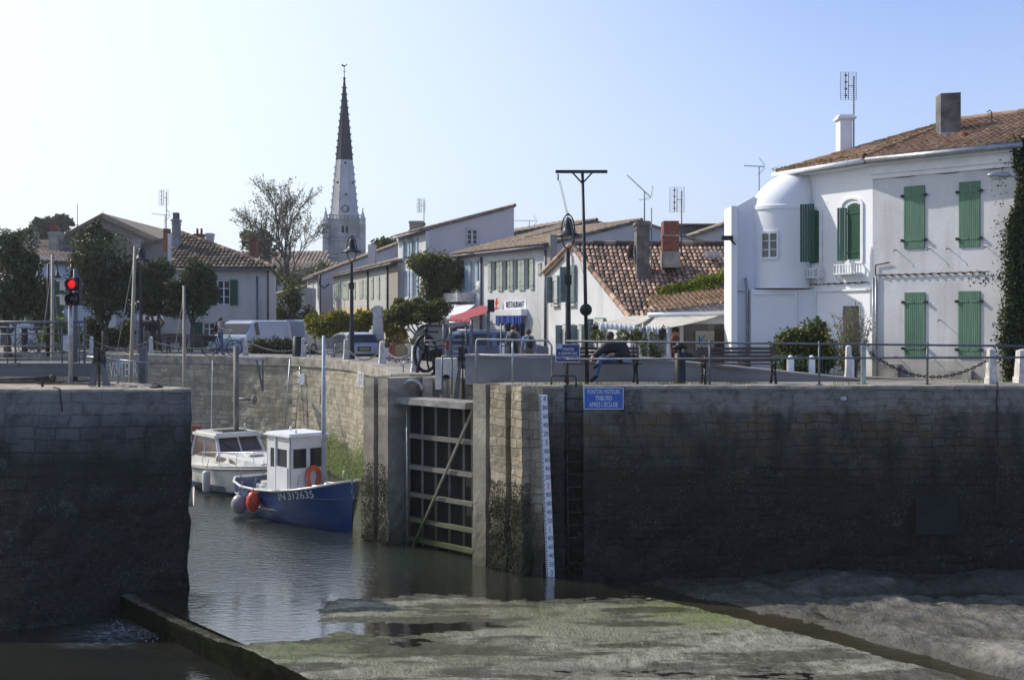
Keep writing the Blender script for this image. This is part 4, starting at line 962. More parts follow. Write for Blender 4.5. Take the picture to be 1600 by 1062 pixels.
b = W(hr); b.prism([Vector((p0.x-.04,31.55,p0.z-.25)),Vector((p1.x+.04,31.4,p0.z-.25)),Vector((p1.x+.14,32.05,p0.z-.25)),Vector((p0.x+.02,32.2,p0.z-.25))], (0,0,.34)); b.build('flashing', M['galv'], ch)
b = W(hr); p0 = P(1313,250,34.0); p1 = P(1332,186,34.0); b.prism([Vector((p0.x,34.,p0.z-.5)),Vector((p1.x,34.,p0.z-.5)),Vector((p1.x+.06,34.4,p0.z-.5)),Vector((p0.x-.02,34.4,p0.z-.5))],(0,0,p1.z-p0.z+.5)); b.bx(p0.x-.08,p1.x+.1,33.93,34.48,p1.z,p1.z+.07); b.bx(p0.x-.03,p1.x+.05,34.0,34.42,p1.z+.07,p1.z+.14); b.build('chimney', M['white_paint'], hr)
antenna(hr, 'panel', 1334, 119, 246, 34.4, side=-1, sc_=.85)
b = W(hr); q = P(1506,221,30.6); b.lathe([(.1,-.15),(.1,.0),(.14,.02),(.14,.06),(.09,.1),(.12,.18),(.1,.22)], q, 12); b.build('vent_pipe', M['brick_red'], rf)
b = W(hr); q = P(1550,181,31.8); b.tube([q+Vector((0,0,-.2)),q+Vector((-.01,0,.1)),q+Vector((-.06,0,.15)),q+Vector((-.14,0,.1))], .015, 6); b.build('roof_hook', M['iron_rust'], rf)

# --- yard fence in front of it
def slab_post(mb, p, w, h): mb.bx(p.x-w/2, p.x+w/2, p.y-w/2, p.y+w/2, p.z, p.z+h-.06); mb.ball((p.x,p.y,p.z+h-.07),(w/2,w/2,.07),8,6)
fe = E('garden_fence', (0,0,0), 0, 'low green and white metal fence before the oleander', 'fence')
d_ = 29.7; b = MB()
p0, p1 = P(1206,0,d_), P(1335,0,d_); zf = 4.28
for px_ in (1235,1268,1329): q = P(px_,0,d_); b2 = MB(); slab_post(b2, Vector((q.x,q.y,zf)), .15, .62); b2.build('post', M['white_paint'], fe)
b.tube([(p0.x,d_,zf+.6),(p1.x,d_,zf+.57)], .018, 6); b.tube([(p0.x,d_,zf+.1),(p1.x,d_,zf+.1)], .014, 6)
xx = p0.x
while xx < p1.x: b.bx(xx-.005,xx+.005,d_-.005,d_+.005,zf+.1,zf+.6); xx += .1
b.build('mesh_panel', M['green_dark'], fe)
q = P(1243,0,d_); q2 = P(1262,0,d_); g = MB()
for z in (.12,.35,.6): g.tube([(q.x,d_-.03,zf+z),(q2.x,d_-.03,zf+z)], .012, 6)
for xq in (q.x,q2.x): g.tube([(xq,d_-.03,zf),(xq,d_-.03,zf+.6)], .018, 6)
g.build('gate', M['green_dark'], fe)

# --- restaurant with low tiled roof, glazed front and cream awning
zg = 4.28; RD = 35.0
re_ = E('restaurant', (P(1015,0,RD).x, RD, zg), 0, 'single storey restaurant with glazed front and cream awning under a low tiled roof', 'restaurant')
x0, x1 = P(1062,0,RD).x, P(1150,0,RD).x; xl = P(1012,0,RD).x
w_ = W(re_); w_.bx(xl, x1, RD+1.2, RD+5, 3.9, 6.0)
w_.build('wall', M['off_white'], re_)
fr = W(re_); za, zt_ = P(0,566,RD).z, P(0,506,RD).z
for px_, ww in ((1046,.1),(1065,.1),(1143,.12)): q = P(px_,0,RD); fr.bx(q.x-ww/2,q.x+ww/2,RD-.04,RD+.04,zg-.3,zt_)
fr.bx(P(1046,0,RD).x,x1,RD-.05,RD+.05,zt_,zt_+.1); fr.bx(P(1065,0,RD).x,x1,RD-.03,RD+.03,zg-.3,zg+.22)
fr.build('window_frame', M['white_paint'], re_)
gl = W(re_); gl.bx(P(1066,0,RD).x,P(1142,0,RD).x,RD,RD+.012,zg+.2,zt_); gl.build('window', M['glass_brown'], re_)
fa = W(re_); fa.prism([P(1062,506,RD-.06), P(1143,506,RD-.06), P(1143,482,RD-.06), P(1137,482,RD-.06)], (0,.05,0)); fa.build('fascia', M['white_paint'], re_)
sg = W(re_); a_, b_ = P(1087,517,RD-.08), P(1116,547,RD-.08); sg.bx(a_.x,b_.x,RD-.09,RD-.05,b_.z,a_.z); sgo = sg.build('sign_panel', M['awning_cream'], re_)
cen = loc_(re_, (a_+b_)/2 + Vector((0,-.03,0)))
text('K', .42, M['sign_blue'], 'lettering', sgo, cen+Vector((-.09,-.01,0)), (R(90),0,0)); text('réations', .1, M['letter_grey'], 'lettering', sgo, cen+Vector((.1,-.012,-.01)), (R(90),0,0))
tiles(re_, [loc_(re_, p) for p in (P(1014,489,RD-.2), P(1150,487,RD-.2), P(1150,440,RD+4.2), P(1018,470,RD+4.2))], M['tiles_house'], (1,0,0), .155, .3, under=M['white_paint'])
gt = W(re_); gt.tube([P(1012,492,RD-.3),P(1137,489,RD-.3)], .07, 8); gt.build('gutter', M['white_paint'], re_)
aw = W(re_)
A1, A2, A3, A4 = P(1026,492,RD-.1), P(1137,489,RD-.1), P(1044,512,RD-2.3), P(1009,509,RD-1.9)
def sheet(mb, a, b_, c, d, nu=10, nv=5, sag=.03, thick=.02):
    top = []
    for j in range(nv+1):
        for i in range(nu+1):
            u, v = i/nu, j/nv; p = a.lerp(b_, u).lerp(d.lerp(c, u), v); p.z -= sag*math.sin(math.pi*v)*(1+.4*math.cos(u*25)) ; top.append(p)
    n = len(top); f = [(j*(nu+1)+i, j*(nu+1)+i+1, (j+1)*(nu+1)+i+1, (j+1)*(nu+1)+i) for j in range(nv) for i in range(nu)]
    mb.add(top, f, True); mb.add([p-Vector((0,0,thick)) for p in top], [q[::-1] for q in f], True)
sheet(aw, A1, A2, A3, A4); aw.build('awning', M['awning_cream'], re_)
def valance(parent, a, b_, h, mat, n=14, name='valance'):
    v = W(parent); vs = []
    for i in range(n*2+1):
        p = a.lerp(b_, i/(n*2)); o = Vector((0,-.03-.03*math.sin(i*1.7),0)); k = h*(.82+.18*abs(math.sin(i*math.pi/2+.6))); vs += [p, p+o-Vector((0,0,k)), p+o*1.4-Vector((0,0,k-.005)), p+Vector((0,-.012,0))]
    v.add(vs, [(i*4+q, (i+1)*4+q, (i+1)*4+(q+1)%4, i*4+(q+1)%4) for i in range(n*2) for q in range(4)], True); return v.build(name, M[mat], parent)
valance(re_, A4, A3, .24, 'awning_white')
aw = W(re_); B1, B2, B3, B4 = P(975,494,RD+1.), P(1022,492,RD+.2), P(993,508,RD-1.6), P(938,503,RD-1.2); sheet(aw, B1, B2, B3, B4); aw.build('awning', M['awning_cream'], re_)
valance(re_, B4, B3, .2, 'awning_white')
cl = W(re_); 
for a_, b_ in ((P(1003,512,RD-1.9), P(1013,512,RD-1.9)), (P(1014,514,RD-1.95), P(1042,515,RD-2.2))):
    n = 16; vs = []
    for i in range(n+1):
        p = a_.lerp(b_, i/n) + Vector((0, .04*math.sin(i*2.1), 0)); vs += [p, Vector((p.x, p.y+.02, zg-.1))]
    cl.add(vs, [(i*2,i*2+2,i*2+3,i*2+1) for i in range(n)], True)
cl.build('side_curtain', M['grey_vinyl'], re_)
for px_, dd in ((1044,RD-2.25),(1013,RD-1.95),(995,RD-1.6),(940,RD-1.2),(1001,RD-1.8)): q = P(px_,0,dd); fr = W(re_); fr.bx(q.x-.035,q.x+.035,dd-.035,dd+.035,zg-.1,P(0,510,dd).z); fr.build('terrace_post', M['white_paint'], re_)
fr = W(re_)
fr.bx(P(1016,0,RD-2).x,P(1042,0,RD-2).x,RD-2.2,RD-2.15,zg-.1,zg+.5)
fr.build('terrace_frame', M['white_paint'], re_)
for px_, py_, dd in ((1035,522,RD-2.4),(929,517,RD-1.5)):
    q = P(px_,py_,dd); ln = W(re_); ln.lathe([(.0,.2),(.03,.19),(.13,.12),(.12,.1),(.075,-.1),(.03,-.14),(0,-.2)], q, 6, smooth=False); ln.tube([q+Vector((0,0,.2)),q+Vector((.05,.1,.26)),q+Vector((.14,.3,.1))], .015, 5); ln.build('wall_lantern', M['iron'], re_)
# parapet wall with creeper between the roofs
pw = W(re_); pa, pb = P(1024,474,38.), P(1150,432,38.)
pw.prism([P(1024,474,38.), P(1150,452,38.), P(1150,428,38.), P(1027,452,38.)], (0,.3,0)); pw.build('parapet', M['wall_brick_parapet'], re_)
pw = W(re_); pw.beam(P(1022,452,38.15), P(1150,427,38.15), .45, .07); pw.build('parapet_cap', M['brick_red'], re_)

# --- white gabled house with the big patched tile roof
g0, g1 = P(857,0,44.5), P(985,0,37.0); FG = Fac((g0.x,g0.y),(g1.x,g1.y),3.9)
gh = E('gabled_house', FG.loc, FG.rz, 'white gabled house under a broad roof of patched orange and black channel tiles', 'house')
ap = FG.uz(897,386); l0 = FG.uz(857,428); r0 = FG.uz(987,497)
hol = [FG.rect(*q) for q in ((866,432,874,474),(889,416,899,472),(881,508,893,545),(905,508,915,545),(930,500,944,520))]
body = W(gh)
A0 = Vector((FG.a.x,FG.a.y,3.6)); B0_ = Vector((FG.b.x,FG.b.y,3.6)); zL = l0[1]+3.9; zA = ap[1]+3.9; zRt = r0[1]+3.9; AP = FG.a + FG.t*ap[0]
front_ = [A0, B0_, Vector((B0_.x,B0_.y,zRt)), Vector((AP.x,AP.y,zA)), Vector((A0.x,A0.y,zL))]
body.add(front_+[p+Vector((9,.3,0)) for p in front_], [(0,1,2,3,4),(1,6,7,2),(2,7,8,3),(3,8,9,4),(4,9,5,0),(9,8,7,6,5)]); body.build('wall', M['white_wall'], gh)
px_sh = lambda x: x > 885 and x < 895
for (x0,y0,x1,y1,lv) in ((866,432,874,473,0),(888,416,900,472,0),(881,508,898,545,1),(905,508,912,545,1),(930,498,946,545,1)):
    u0,u1,z0,z1 = FG.rect(x0,y0,x1,y1); 
    mm_ = (u0+u1)/2; mt_ = M['shutter_grey'] if px_sh(x0) else M['shutter_lilac']
    MB().bx(u0-.04,u1+.04,-.02,-.001,z0-.04,z1+.04).build('window_frame', M['shutter_grey'], gh)
    shutter(gh,u0,mm_-.01,z0,z1,-.04,mt_,3); shutter(gh,mm_+.01,u1,z0,z1,-.04,mt_,3)
    sv_ = MB(); sv_.bx(u0-.1,u0-.05,-.3,-.02,z0,z1); sv_.build('shutter_edge', M['shutter_grey'], gh); sv_ = MB(); sv_.bx(u1+.05,u1+.1,-.12,-.02,z0,z1); sv_.build('shutter_edge', M['shutter_grey'], gh)
    MB().bx(u0-.08,u1+.08,-.12,-.001,z0-.14,z0-.06).build('sill', M['off_white'], gh)
R0_, R1_ = Vector((AP.x-.12,AP.y,zA+.05)), Vector((AP.x+9.2,AP.y+.3,zA+.03)); E0_, E1_ = Vector((B0_.x+.0,B0_.y-.25,zRt-.05)), Vector((B0_.x+9,B0_.y+.05,zRt-.05))
E0_.x -= .05
rf = tiles(gh, [loc_(gh,p) for p in (E0_,E1_,R1_,R0_)], M['tiles'], loc_(gh,R1_)-loc_(gh,R0_), .165, .3)
rb = W(gh); L0_ = Vector((A0.x-.2,A0.y+.1,zL+.02)); rb.prism([R0_, R1_, Vector((A0.x+9,A0.y+.4,zL+.02)), L0_], (0,0,-.09)); rb.build('back_slope', M['tiles_far'], rf)
ridge_caps(rf, loc_(gh,R0_+Vector((0,0,.08))), loc_(gh,R1_+Vector((0,0,.08))), M['tiles_dark'], .12)
ridge_caps(rf, loc_(gh,E0_+Vector((0,0,.07))), loc_(gh,R0_+Vector((0,0,.07))), M['tiles'], .1, 'verge_tile'); ridge_caps(rf, loc_(gh,L0_+Vector((0,0,.07))), loc_(gh,R0_+Vector((0,0,.07))), M['tiles'], .09, 'verge_tile')
chimney(gh, 995, 1015, 345, 420, 39.3, 'concrete_dark', .8, label='tall grey rendered chimney')
ck = chimney(gh, 1037, 1061, 345, 393, 39.6, 'brick_red', .7, cap=False, label='tall red brick chimney'); a_ = W(gh); a_.bx(P(1036,0,39.55).x,P(1062,0,39.55).x,39.53,40.4,P(0,418,39.6).z,P(0,393,39.6).z); a_.build('chimney_base', M['concrete'], ck)
a_ = W(gh); a_.bx(P(1036.5,0,39.57).x,P(1061.5,0,39.57).x,39.56,40.35,P(0,369,39.6).z,P(0,367,39.6).z); a_.build('band', M['concrete'], ck)
antenna(gh, 'yagi', 1007, 299, 345, 39.6, side=-1, sc_=.85, tilt=.75); antenna(gh, 'panel', 1065, 298, 400, 40.2, side=-1, sc_=.9)
a_ = W(gh); a_.tube([P(1018,325,39.2),P(1018,455,39.0)], .02, 6); a_.build('pole', M['galv_dull'], gh)
a_ = W(gh); dc = P(985,392,39.8); a_.lathe([(0,.08),(.16,.06),(.3,.0),(.31,-.01),(.16,.05),(0,.07)], dc, 16, Matrix.Rotation(R(100),3,'Y') @ Matrix.Rotation(R(20),3,'X')); a_.tube([dc, dc+Vector((.08,.1,-.5))], .02, 6); a_.build('satellite_dish', M['galv_dull'], gh)
a_ = W(gh); q = P(1114,398,40.6); a_.box(q, (.55,.5,.06), 0, R(28)); sk = a_.build('skylight', M['galv'], gh); a_ = W(gh); a_.box(q+Vector((-.12,-.01,.035)), (.2,.38,.02), 0, R(28)); a_.box(q+Vector((.12,-.01,.035)), (.2,.38,.02), 0, R(28)); a_.build('pane', M['glass_pale'], sk)
a_ = W(gh); a_.box(P(892,393,42.3)+Vector((-.15,-.25,-.2)), (.16,.16,.3)); a_.build('alarm_box', M['white_paint'], gh)

# --- street row: shuttered house with shop
H4 = Fac((-1.47,55.3),(1.58,50.0),3.9)
wins = [H4.rect(*q) for q in ((769,408,778,454),(786.5,406.5,795,453.5),(803,405,811,453),(821,403.5,829,452))]
shop = [H4.rect(788,505,820,552)]
arch = H4.rect(826,492,844,552)
h4 = half_house('shuttered_house', H4, 10.4, 5.12, 1.2, 'white_wall', 'tiles_far', 'white shop house with four tall pale shuttered windows and a blue fringed doorway', run=4.9, back=.22, holes=wins+shop, side='side_wall')
openings(h4, H4, wins, 'shutter_pale', nx=2, nz_=3, sh_w=.3, planks=3, frame='shutter_pale', gm=M['glass_pale'])
u0,u1,z0,z1 = shop[0]; window(h4,u0,u1,z0,z1,0,M['shutter_grey'],M['glass'],3,1,.06,.15,'shop_window'); 
s5 = H4.rect(841,410,846,430); shutter(h4, s5[0], s5[1], s5[2], s5[3], -.01, M['shutter_pale'], 2)
a_ = MB(); u0,u1,z0,z1 = arch; um=(u0+u1)/2; ra=(u1-u0)/2
pts=[Vector((u0,-.012,z0)),Vector((u1,-.012,z0))]+[Vector((um+ra*math.cos(t),-.012,z1-ra+ra*math.sin(t))) for t in [math.pi*i/10 for i in range(11)]]; a_.prism(pts,(0,.01,0)); a_.build('arched_door', M['shutter_lilac'], h4)
u0,u1,z0,z1 = H4.rect(784,487,823,493); a_ = MB(); a_.bx(u0-.1,u1+.1,-.35,-.0,z0,z1+.12); a_.build('awning_case', M['white_paint'], h4)
a_ = MB(); rd = random.Random(5)
for i in range(40): x = u0+(u1-u0)*i/39; hh = rd.uniform(.28,.5); a_.bx(x,x+(u1-u0)/42,-.34+rd.uniform(-.03,.03),-.3,z0-hh,z0)
a_.build('fringe', M['awning_blue'], h4)
u0,u1,z0,z1 = H4.rect(789,471,822,481.5); ul_=(u0+u1)/2
sp = MB(); sp.bx(u0-.05,u1+.05,-.02,-.001,z0-.45,z1+.05); spo = sp.build('shop_sign', M['white_paint'], h4)
text('RESTAURANT', .42, M['letter_grey'], 'lettering', spo, (ul_,-.03,(z0+z1)/2), (R(90),0,0), sx=(u1-u0)/3.05, ext=.01)
text('FRUITS DE MER', .22, M['letter_grey'], 'lettering', spo, (ul_,-.03,z0-.25), (R(90),0,0), sx=(u1-u0)/2.1, ext=.01)
q = H4.rect(780,466,784,481); a_ = MB(); a_.ball(((q[0]+q[1])/2,-.2,q[3]-.05),(.07,.03,.08),8,6); a_.bx(q[0],q[1],-.22,-.19,q[2]+.15,q[3]-.12); a_.bx(q[0]+.05,q[0]+.12,-.22,-.19,q[2]-.1,q[2]+.15); a_.build('hanging_sign', M['red_plastic'], h4)
a_ = MB(); a_.tube([(H4.L-.1,-.09,-.1),(H4.L-.1,-.09,4.95)], .07, 8); a_.tube([(.06,-.07,.0),(.06,-.07,4.9)], .06, 8); a_.build('drainpipe', M['galv_dull'], h4)
a_ = MB(); a_.bx(H4.L+.02,H4.L+.32,-.1,.25,-.3,5.6); a_.build('pier_wall', M['stone_grey'], h4)
# awnings of the two small shops
def shop_awning(parent, pts, mat, vh, val=None):
    a = W(parent); p = [P(*q) for q in pts]; sheet(a, *p, 8, 4, .03); o = a.build('awning', M[mat], parent)
    valance(parent, p[3], p[2], vh, val or mat, 8)
    b = W(parent)
    for k in (2,3): b.tube([p[k], p[1 if k == 2 else 0]+Vector((0,.0,-.8))], .02, 6)
    b.build('awning_arm', M['galv'], parent)
shop_awning(h4, ((750,477,53.5),(781,481,51.8),(734,496,51.),(703,494,52.6)), 'awning_red', .3)
# --- house with blue shutters, left of it
H3 = Fac((-2.78,57.6),(-1.5,55.34),3.9)
w3 = [H3.rect(*q) for q in ((720,408,727,453),(737,408,743,453))]
h3 = half_house('narrow_house', H3, 9, 5.12, 1.75, 'white_wall', 'tiles_far', 'narrow white house with pale blue shutters beside the big climber', run=6.6, back=.2, holes=w3)
openings(h3, H3, w3, 'shutter_blue', sh_w=.3, planks=3)
u,z = H3.uz(749.5,448); a_ = MB(); a_.lathe([(0,0),(.28,0),(.28,.03),(0,.03)], (u,-.04,z), 20, Matrix.Rotation(R(90),3,'X')); a_.build('round_sign', M['bollard_white'], h3)
u0,u1,z0,z1 = H3.rect(700,462,743,472)
a_ = MB(); a_.bx(u0-.2,u1,-1.0,-.05,z0,z1+.1); a_.build('balcony', M['bollard_white'], h3)
shop_awning(h3, ((700,475,56.),(742,476,54.8),(722,489,53.8),(682,489,55.)), 'awning_white', .35)
# --- three storey house
c2 = Vector((-4.5,60.)); dir2 = Vector((-.34,.94)); kx = (622-800)/F
s_ = (kx*c2.y - c2.x)/(dir2.x - kx*dir2.y); l2 = c2+dir2*s_
H2 = Fac(l2, c2, 3.9)
w2 = [H2.rect(*q) for q in ((632,376,638,406),(645,373,651,403),(632,424,638,464),(646,424,652,464))]
h2 = half_house('tall_house', H2, 4.9, 6.55, 1.35, 'white_wall', 'tiles_far', 'tall narrow white house with a lavender side wall and blue shutters', run=4.9, holes=w2, ridge=True)
openings(h2, H2, w2, 'shutter_blue', sh_w=.33, planks=3)
S2 = Fac(c2, c2+Vector((-H2.t.y,H2.t.x))*4.9, 3.9)
wsd = S2.rect(728,358,746,383)
def side_window(o, fac, r, fm='shutter_lilac'):
    u0,u1,z0,z1 = r; Ms = (Matrix.Translation(o.location) @ Matrix.Rotation(o.rotation_euler[2],4,'Z')).inverted() @ Matrix.Translation(fac.loc) @ Matrix.Rotation(fac.rz,4,'Z')
    a = MB(Ms); fw = .07
    for p in ((u0,u1,z0,z0+fw),(u0,u1,z1-fw,z1),(u0,u0+fw,z0,z1),(u1-fw,u1,z0,z1),((u0+u1)/2-fw*.7,(u0+u1)/2+fw*.7,z0,z1)): a.bx(p[0],p[1],-.08,-.001,p[2],p[3])
    for f in (1/3,2/3): a.bx(u0,u1,-.06,-.001,z0+(z1-z0)*f-.02,z0+(z1-z0)*f+.02)
    w = a.build('window', M[fm], o); a = MB(Ms); a.bx(u0+.02,u1-.02,-.03,-.0015,z0+.02,z1-.02); a.build('pane', M['glass'], w)
side_window(h2, S2, wsd)
chimney(h2, 640, 661, 345, 362, 62.5, 'stone_grey', 1.2); antenna(h2, 'panel', 662.5, 313, 352, 62.8, side=-1, sc_=.8)
# --- long low row further left
dr = Vector((-.31,.95)); e1 = Vector((-6.3,64.)); e0 = e1+dr*22.4
def cut(px): k = (px-800)/F; s = (k*e1.y-e1.x)/(dr.x-k*dr.y); return e1+dr*s
h1s = []
for k, (pa_, pb_, mt, lab, wl_) in enumerate(((520.5,577,'yellow_wall','yellow rendered terrace house with tall pale closed shutters',((530,445,533,468),(541,443,545,467),(557,440,561,467),(569,437,573,466))),
                                       (577,608,'grey_white','pale grey terrace house with slim green grey shutters beside the lamp',((580,433,584,467),(591,431,594,467),(603,428,606,466))),
                                       (608,621.5,'stone_grey','short bare grey stone house end next to the tall house',()))):
    fc = Fac(cut(pa_), cut(pb_), 3.9); hs = [fc.rect(*q) for q in wl_]
    h = half_house('terrace_house', fc, 6, 5.1, 1.5+(0 if k else .1), mt, 'tiles_far', lab, run=6, holes=(), side='side_wall', gable_over=0)
    if k == 0: MB().bx(.02,fc.L-.02,-.008,-.001,2.8,4.95).build('upper_wall', M['off_white'], h)
    if k == 0: hs = [fc.rect(*q) for q in ((524,443,533,469),(536,442,545,468),(550,440,556,467),(562,437,568,466),(571,436,575,466))]
    openings(h, fc, hs, 'shutter_pale', closed=True, planks=2, y=-.01)
    if k < 2: a_ = MB(); a_.tube([(fc.L-.2,-.06,0),(fc.L-.2,-.06,5.)], .06, 6); a_.build('drainpipe', M['iron_rust'], h)
    if k == 1: u0,u1,z0,z1 = fc.rect(583,488,588,512); a_=MB(); a_.bx(u0,u1,-.03,-.001,z0-.4,z1); a_.build('door', M['shutter_lilac'], h)
    h1s.append(h)
chimney(h1s[0], 575, 586, 382, 412, 73.5, 'side_wall', .8, cap=False)
k0 = Fac(cut(520)+Vector((-.35,.6)), cut(520), 3.9)
c0 = Vector((-14.7,88.)); kx = (480-800)/F; s_ = (kx*c0.y-c0.x)/(dr.x-kx*dr.y)
H0 = Fac(c0+dr*s_, c0, 3.9)
h0 = half_house('terrace_house', H0, 8, 5.3, 3.2, 'white_wall', 'tiles_far', 'white house end with a lavender gable and a hanging cable, left of the yellow house', run=8, side='side_wall')
shs = [H0.rect(487,441,490,468), H0.rect(496,440,499,466), H0.rect(488,487,497,500)]
openings(h0, H0, shs[:2], 'shutter_lilac', closed=True, planks=2); MB().bx(shs[2][0],shs[2][1],-.02,-.001,shs[2][2],shs[2][3]).build('window', M['glass'], h0)
a_ = W(h0); a_.tube([P(499,428,87.5),P(500,445,87.3),P(506,450,87.2),P(514,444,87.)], .06, 5); a_.tube([P(501,430,87.7),P(500.5,540,87.7)], .05, 5); a_.build('cable', M['iron'], h0)
# lilac gables and roofs seen beyond the ridge
gbs = ((( 985,372,60),(1150,350,60),'behind'),)
bh = E('back_house', (P(1060,0,58).x,58,3.9), 0, 'lilac rendered gable with a brown roof edge beyond the brick chimney', 'house')
a_ = W(bh); a_.prism([P(1075,400,58),P(1160,400,58),P(1160,345,58),P(1146,349,58),P(1075,372,58)], (0,5,0)); a_.build('wall', M['side_wall'], bh)
tiles(bh, [loc_(bh,p) for p in (P(1070,372,57.8),P(1073,371,63.5),P(1160,340,63.5),P(1160,343,57.8))], M['tiles_far'], (0,1,0), .22, .4)
bh2 = E('back_house', (P(1110,0,66).x,66,3.9), 0, 'dark flat roof line beyond the chimneys with a small finial', 'house')
a_ = W(bh2); a_.bx(P(1058,0,66).x,P(1148,0,66).x,66,70,3.9,P(0,353,66).z); a_.build('wall', M['concrete_dark'], bh2)
a_ = W(bh2); a_.bx(P(1055,0,66).x,P(1150,0,66).x,65.7,70.3,P(0,353,66).z,P(0,350,66).z); a_.build('roof', M['tiles_dark'], bh2)
bh3 = E('back_house', (P(830,0,68).x,68,3.9), 0, 'brown tiled roof slope rising behind the two shuttered houses', 'house')
a_ = W(bh3); a_.prism([P(790,420,68),P(1000,420,68),P(1000,356,68),P(880,349,68),P(793,366,68)], (0,3,0)); a_.build('wall', M['side_wall'], bh3)
tiles(bh3, [loc_(bh3,p) for p in (P(788,366,67.7),P(792,362,73),P(885,346,73),P(882,350,67.7))], M['tiles_far'], (0,1,0), .22, .4)
tiles(bh3, [loc_(bh3,p) for p in (P(1003,360,67.7),P(1003,357,73),P(885,346,73),P(882,350,67.7))], M['tiles_far'], (0,1,0), .22, .4, name='roof_slope')
antenna(bh3, 'yagi', 827, 345, 362, 69., side=-1, sc_=1.3, tilt=.02)
av = E('antenna', P(1187,300,46), 0, 'rake shaped television antenna on a pole left of the white turret', 'antenna'); antenna(av, 'yagi', 1186, 260, 420, 46, side=-1, sc_=.62, tilt=.05, name='mast')

# --- house with hip roof behind the small trees (left)
HL = Fac((P(255,0,62).x,62),(P(420,0,62).x,62),3.9)
wl1 = [HL.rect(339,438,359,476)]; wl2 = [HL.rect(317,504,336,543), HL.rect(361,504,380,543)]
hl_ = E('old_house', HL.loc, 0, 'weathered white house with green shutters and a dark hipped tile roof behind the parked van', 'house')
ze_ = HL.uz(400,417)[1]; bR = HL.L-1.45; b = MB(); b.prism([Vector((0,.19,-.3)),Vector((HL.L,.19,-.3)),Vector((bR,9,-.3)),Vector((0,9,-.3))],(0,0,ze_+.3)); b.build('side_walls', M['side_wall'], hl_)
b = MB(); wall_holes(b, 0, HL.L, -.3, ze_, wl1+wl2, .17); b.bx(HL.L-.001,HL.L,0,.19,-.3,ze_); b.build('front_wall', M['off_white'], hl_)
openings(hl_, HL, wl1, 'green_dark', sh_w=.42, nz_=3); openings(hl_, HL, wl2, 'green_dark', sh_w=.45, nz_=4)
apx = loc_(hl_, P(274,362,66.5)); rtx = loc_(hl_, P(429,419,61.6)); lfx = loc_(hl_, P(266,419,61.6))
rfl = tiles(hl_, [lfx, rtx, apx], M['tiles_dark'], (1,0,0), .24, .42)
bkx = loc_(hl_, P(429,419,61.6)+Vector((-1.75,9.4,0))); MB().prism([rtx, bkx, apx+Vector((0,5,0)), apx], (0,0,-.09)).build('roof_slope', M['tiles_dark'], rfl)
ridge_caps(rfl, rtx+Vector((0,0,.06)), apx+Vector((0,0,.06)), M['tiles_dark'], .14)
b = W(hl_); b.bx(P(262,0,65.5).x,P(268,0,65.5).x,65.5,67.3,3.9,P(0,366,66).z); b.build('parapet', M['white_wall'], hl_)
gutter(hl_, lfx+Vector((0,-.05,-.08)), rtx+Vector((0,-.05,-.08)), M['galv_dull'])
b = MB(); u = HL.uz(402,0)[0]; b.tube([(u,-.05,0),(u,-.05,ze_-.5)], .05, 6); u = HL.uz(419,0)[0]; b.tube([(u,-.05,0),(u,-.05,ze_-.1),(u+.25,-.2,ze_+.02)], .06, 6); b.build('drainpipe', M['galv_dull'], hl_)
b = MB(); b.bx(HL.uz(385,0)[0], HL.L-.02, -.05,-.001, -.3, .35); b.build('plinth', M['concrete'], hl_)
cA = chimney(hl_, 268.5, 278.5, 342, 380, 64., 'concrete', .5, label='tall grey concrete chimney'); b = W(hl_); b.bx(P(269.5,0,64).x,P(277,0,64).x,64.05,64.45,P(0,342,64).z,P(0,332,64).z); b.build('flue', M['concrete_dark'], cA)
chimney(hl_, 303, 316, 365, 380, 67., 'brick_red', .6, pots=2, label='squat red brick chimney'); chimney(hl_, 322, 331, 364, 384, 66., 'side_wall', .5, label='slim white chimney with dark cap')
chimney(hl_, 390, 400, 371, 408, 64., 'brick_red', .45, label='tall slender red brick chimney')
antenna(hl_, 'panel', 260, 300, 362, 66., side=-1, sc_=.95); antenna(hl_, 'yagi', 258, 336, 362, 66., side=-1, sc_=.8, tilt=.1)
chimney(hl_, 255, 263, 357, 380, 66.2, 'brick_red', .5, cap=False)
# big barn gable
bg_ = E('barn', (P(170,0,85).x,85,3.9), 0, 'wide brown grey gable end rising above the small trees', 'barn')
b = W(bg_); b.prism([P(90,460,85),P(262,460,85),P(262,379,85),P(160,336,85),P(90,372,85)], (0,14,0)); b.build('wall', M['barn_wall'], bg_)
b = W(bg_)
for a1_, a2_ in ((P(84,374,84.7),P(160,333,84.7)),(P(160,333,84.7),P(268,381,84.7))):
    b.prism([a1_, a2_, a2_+Vector((0,15,0)), a1_+Vector((0,15,0))], (0,0,-.22)); b.beam(a1_+Vector((0,0,-.2)),a2_+Vector((0,0,-.2)),.35,.3)
b.build('roof', M['tiles_dark'], bg_); ridge_caps(bg_, loc_(bg_,P(160,333,84.6)), loc_(bg_,P(160,333,90)), M['tiles_dark'], .1)
b = E('low_house', (P(235,0,74).x,74,3.9), 0, 'plain brown side wall with a short chimney left of the concrete chimney', 'house')
m_ = W(b); m_.prism([P(205,470,74),P(268,470,74),P(268,372,74),P(262,372,74),P(226,382,74),P(205,386,74)], (0,3,0)); m_.build('wall', M['barn_wall'], b); m_ = W(b); m_.prism([P(203,386,73.8),P(264,369,73.8),P(264,369,78),P(203,386,78)], (0,0,-.2)); m_.build('roof', M['tiles_dark'], b)
chimney(b, 208, 219, 373, 392, 73.4, 'concrete', .5)
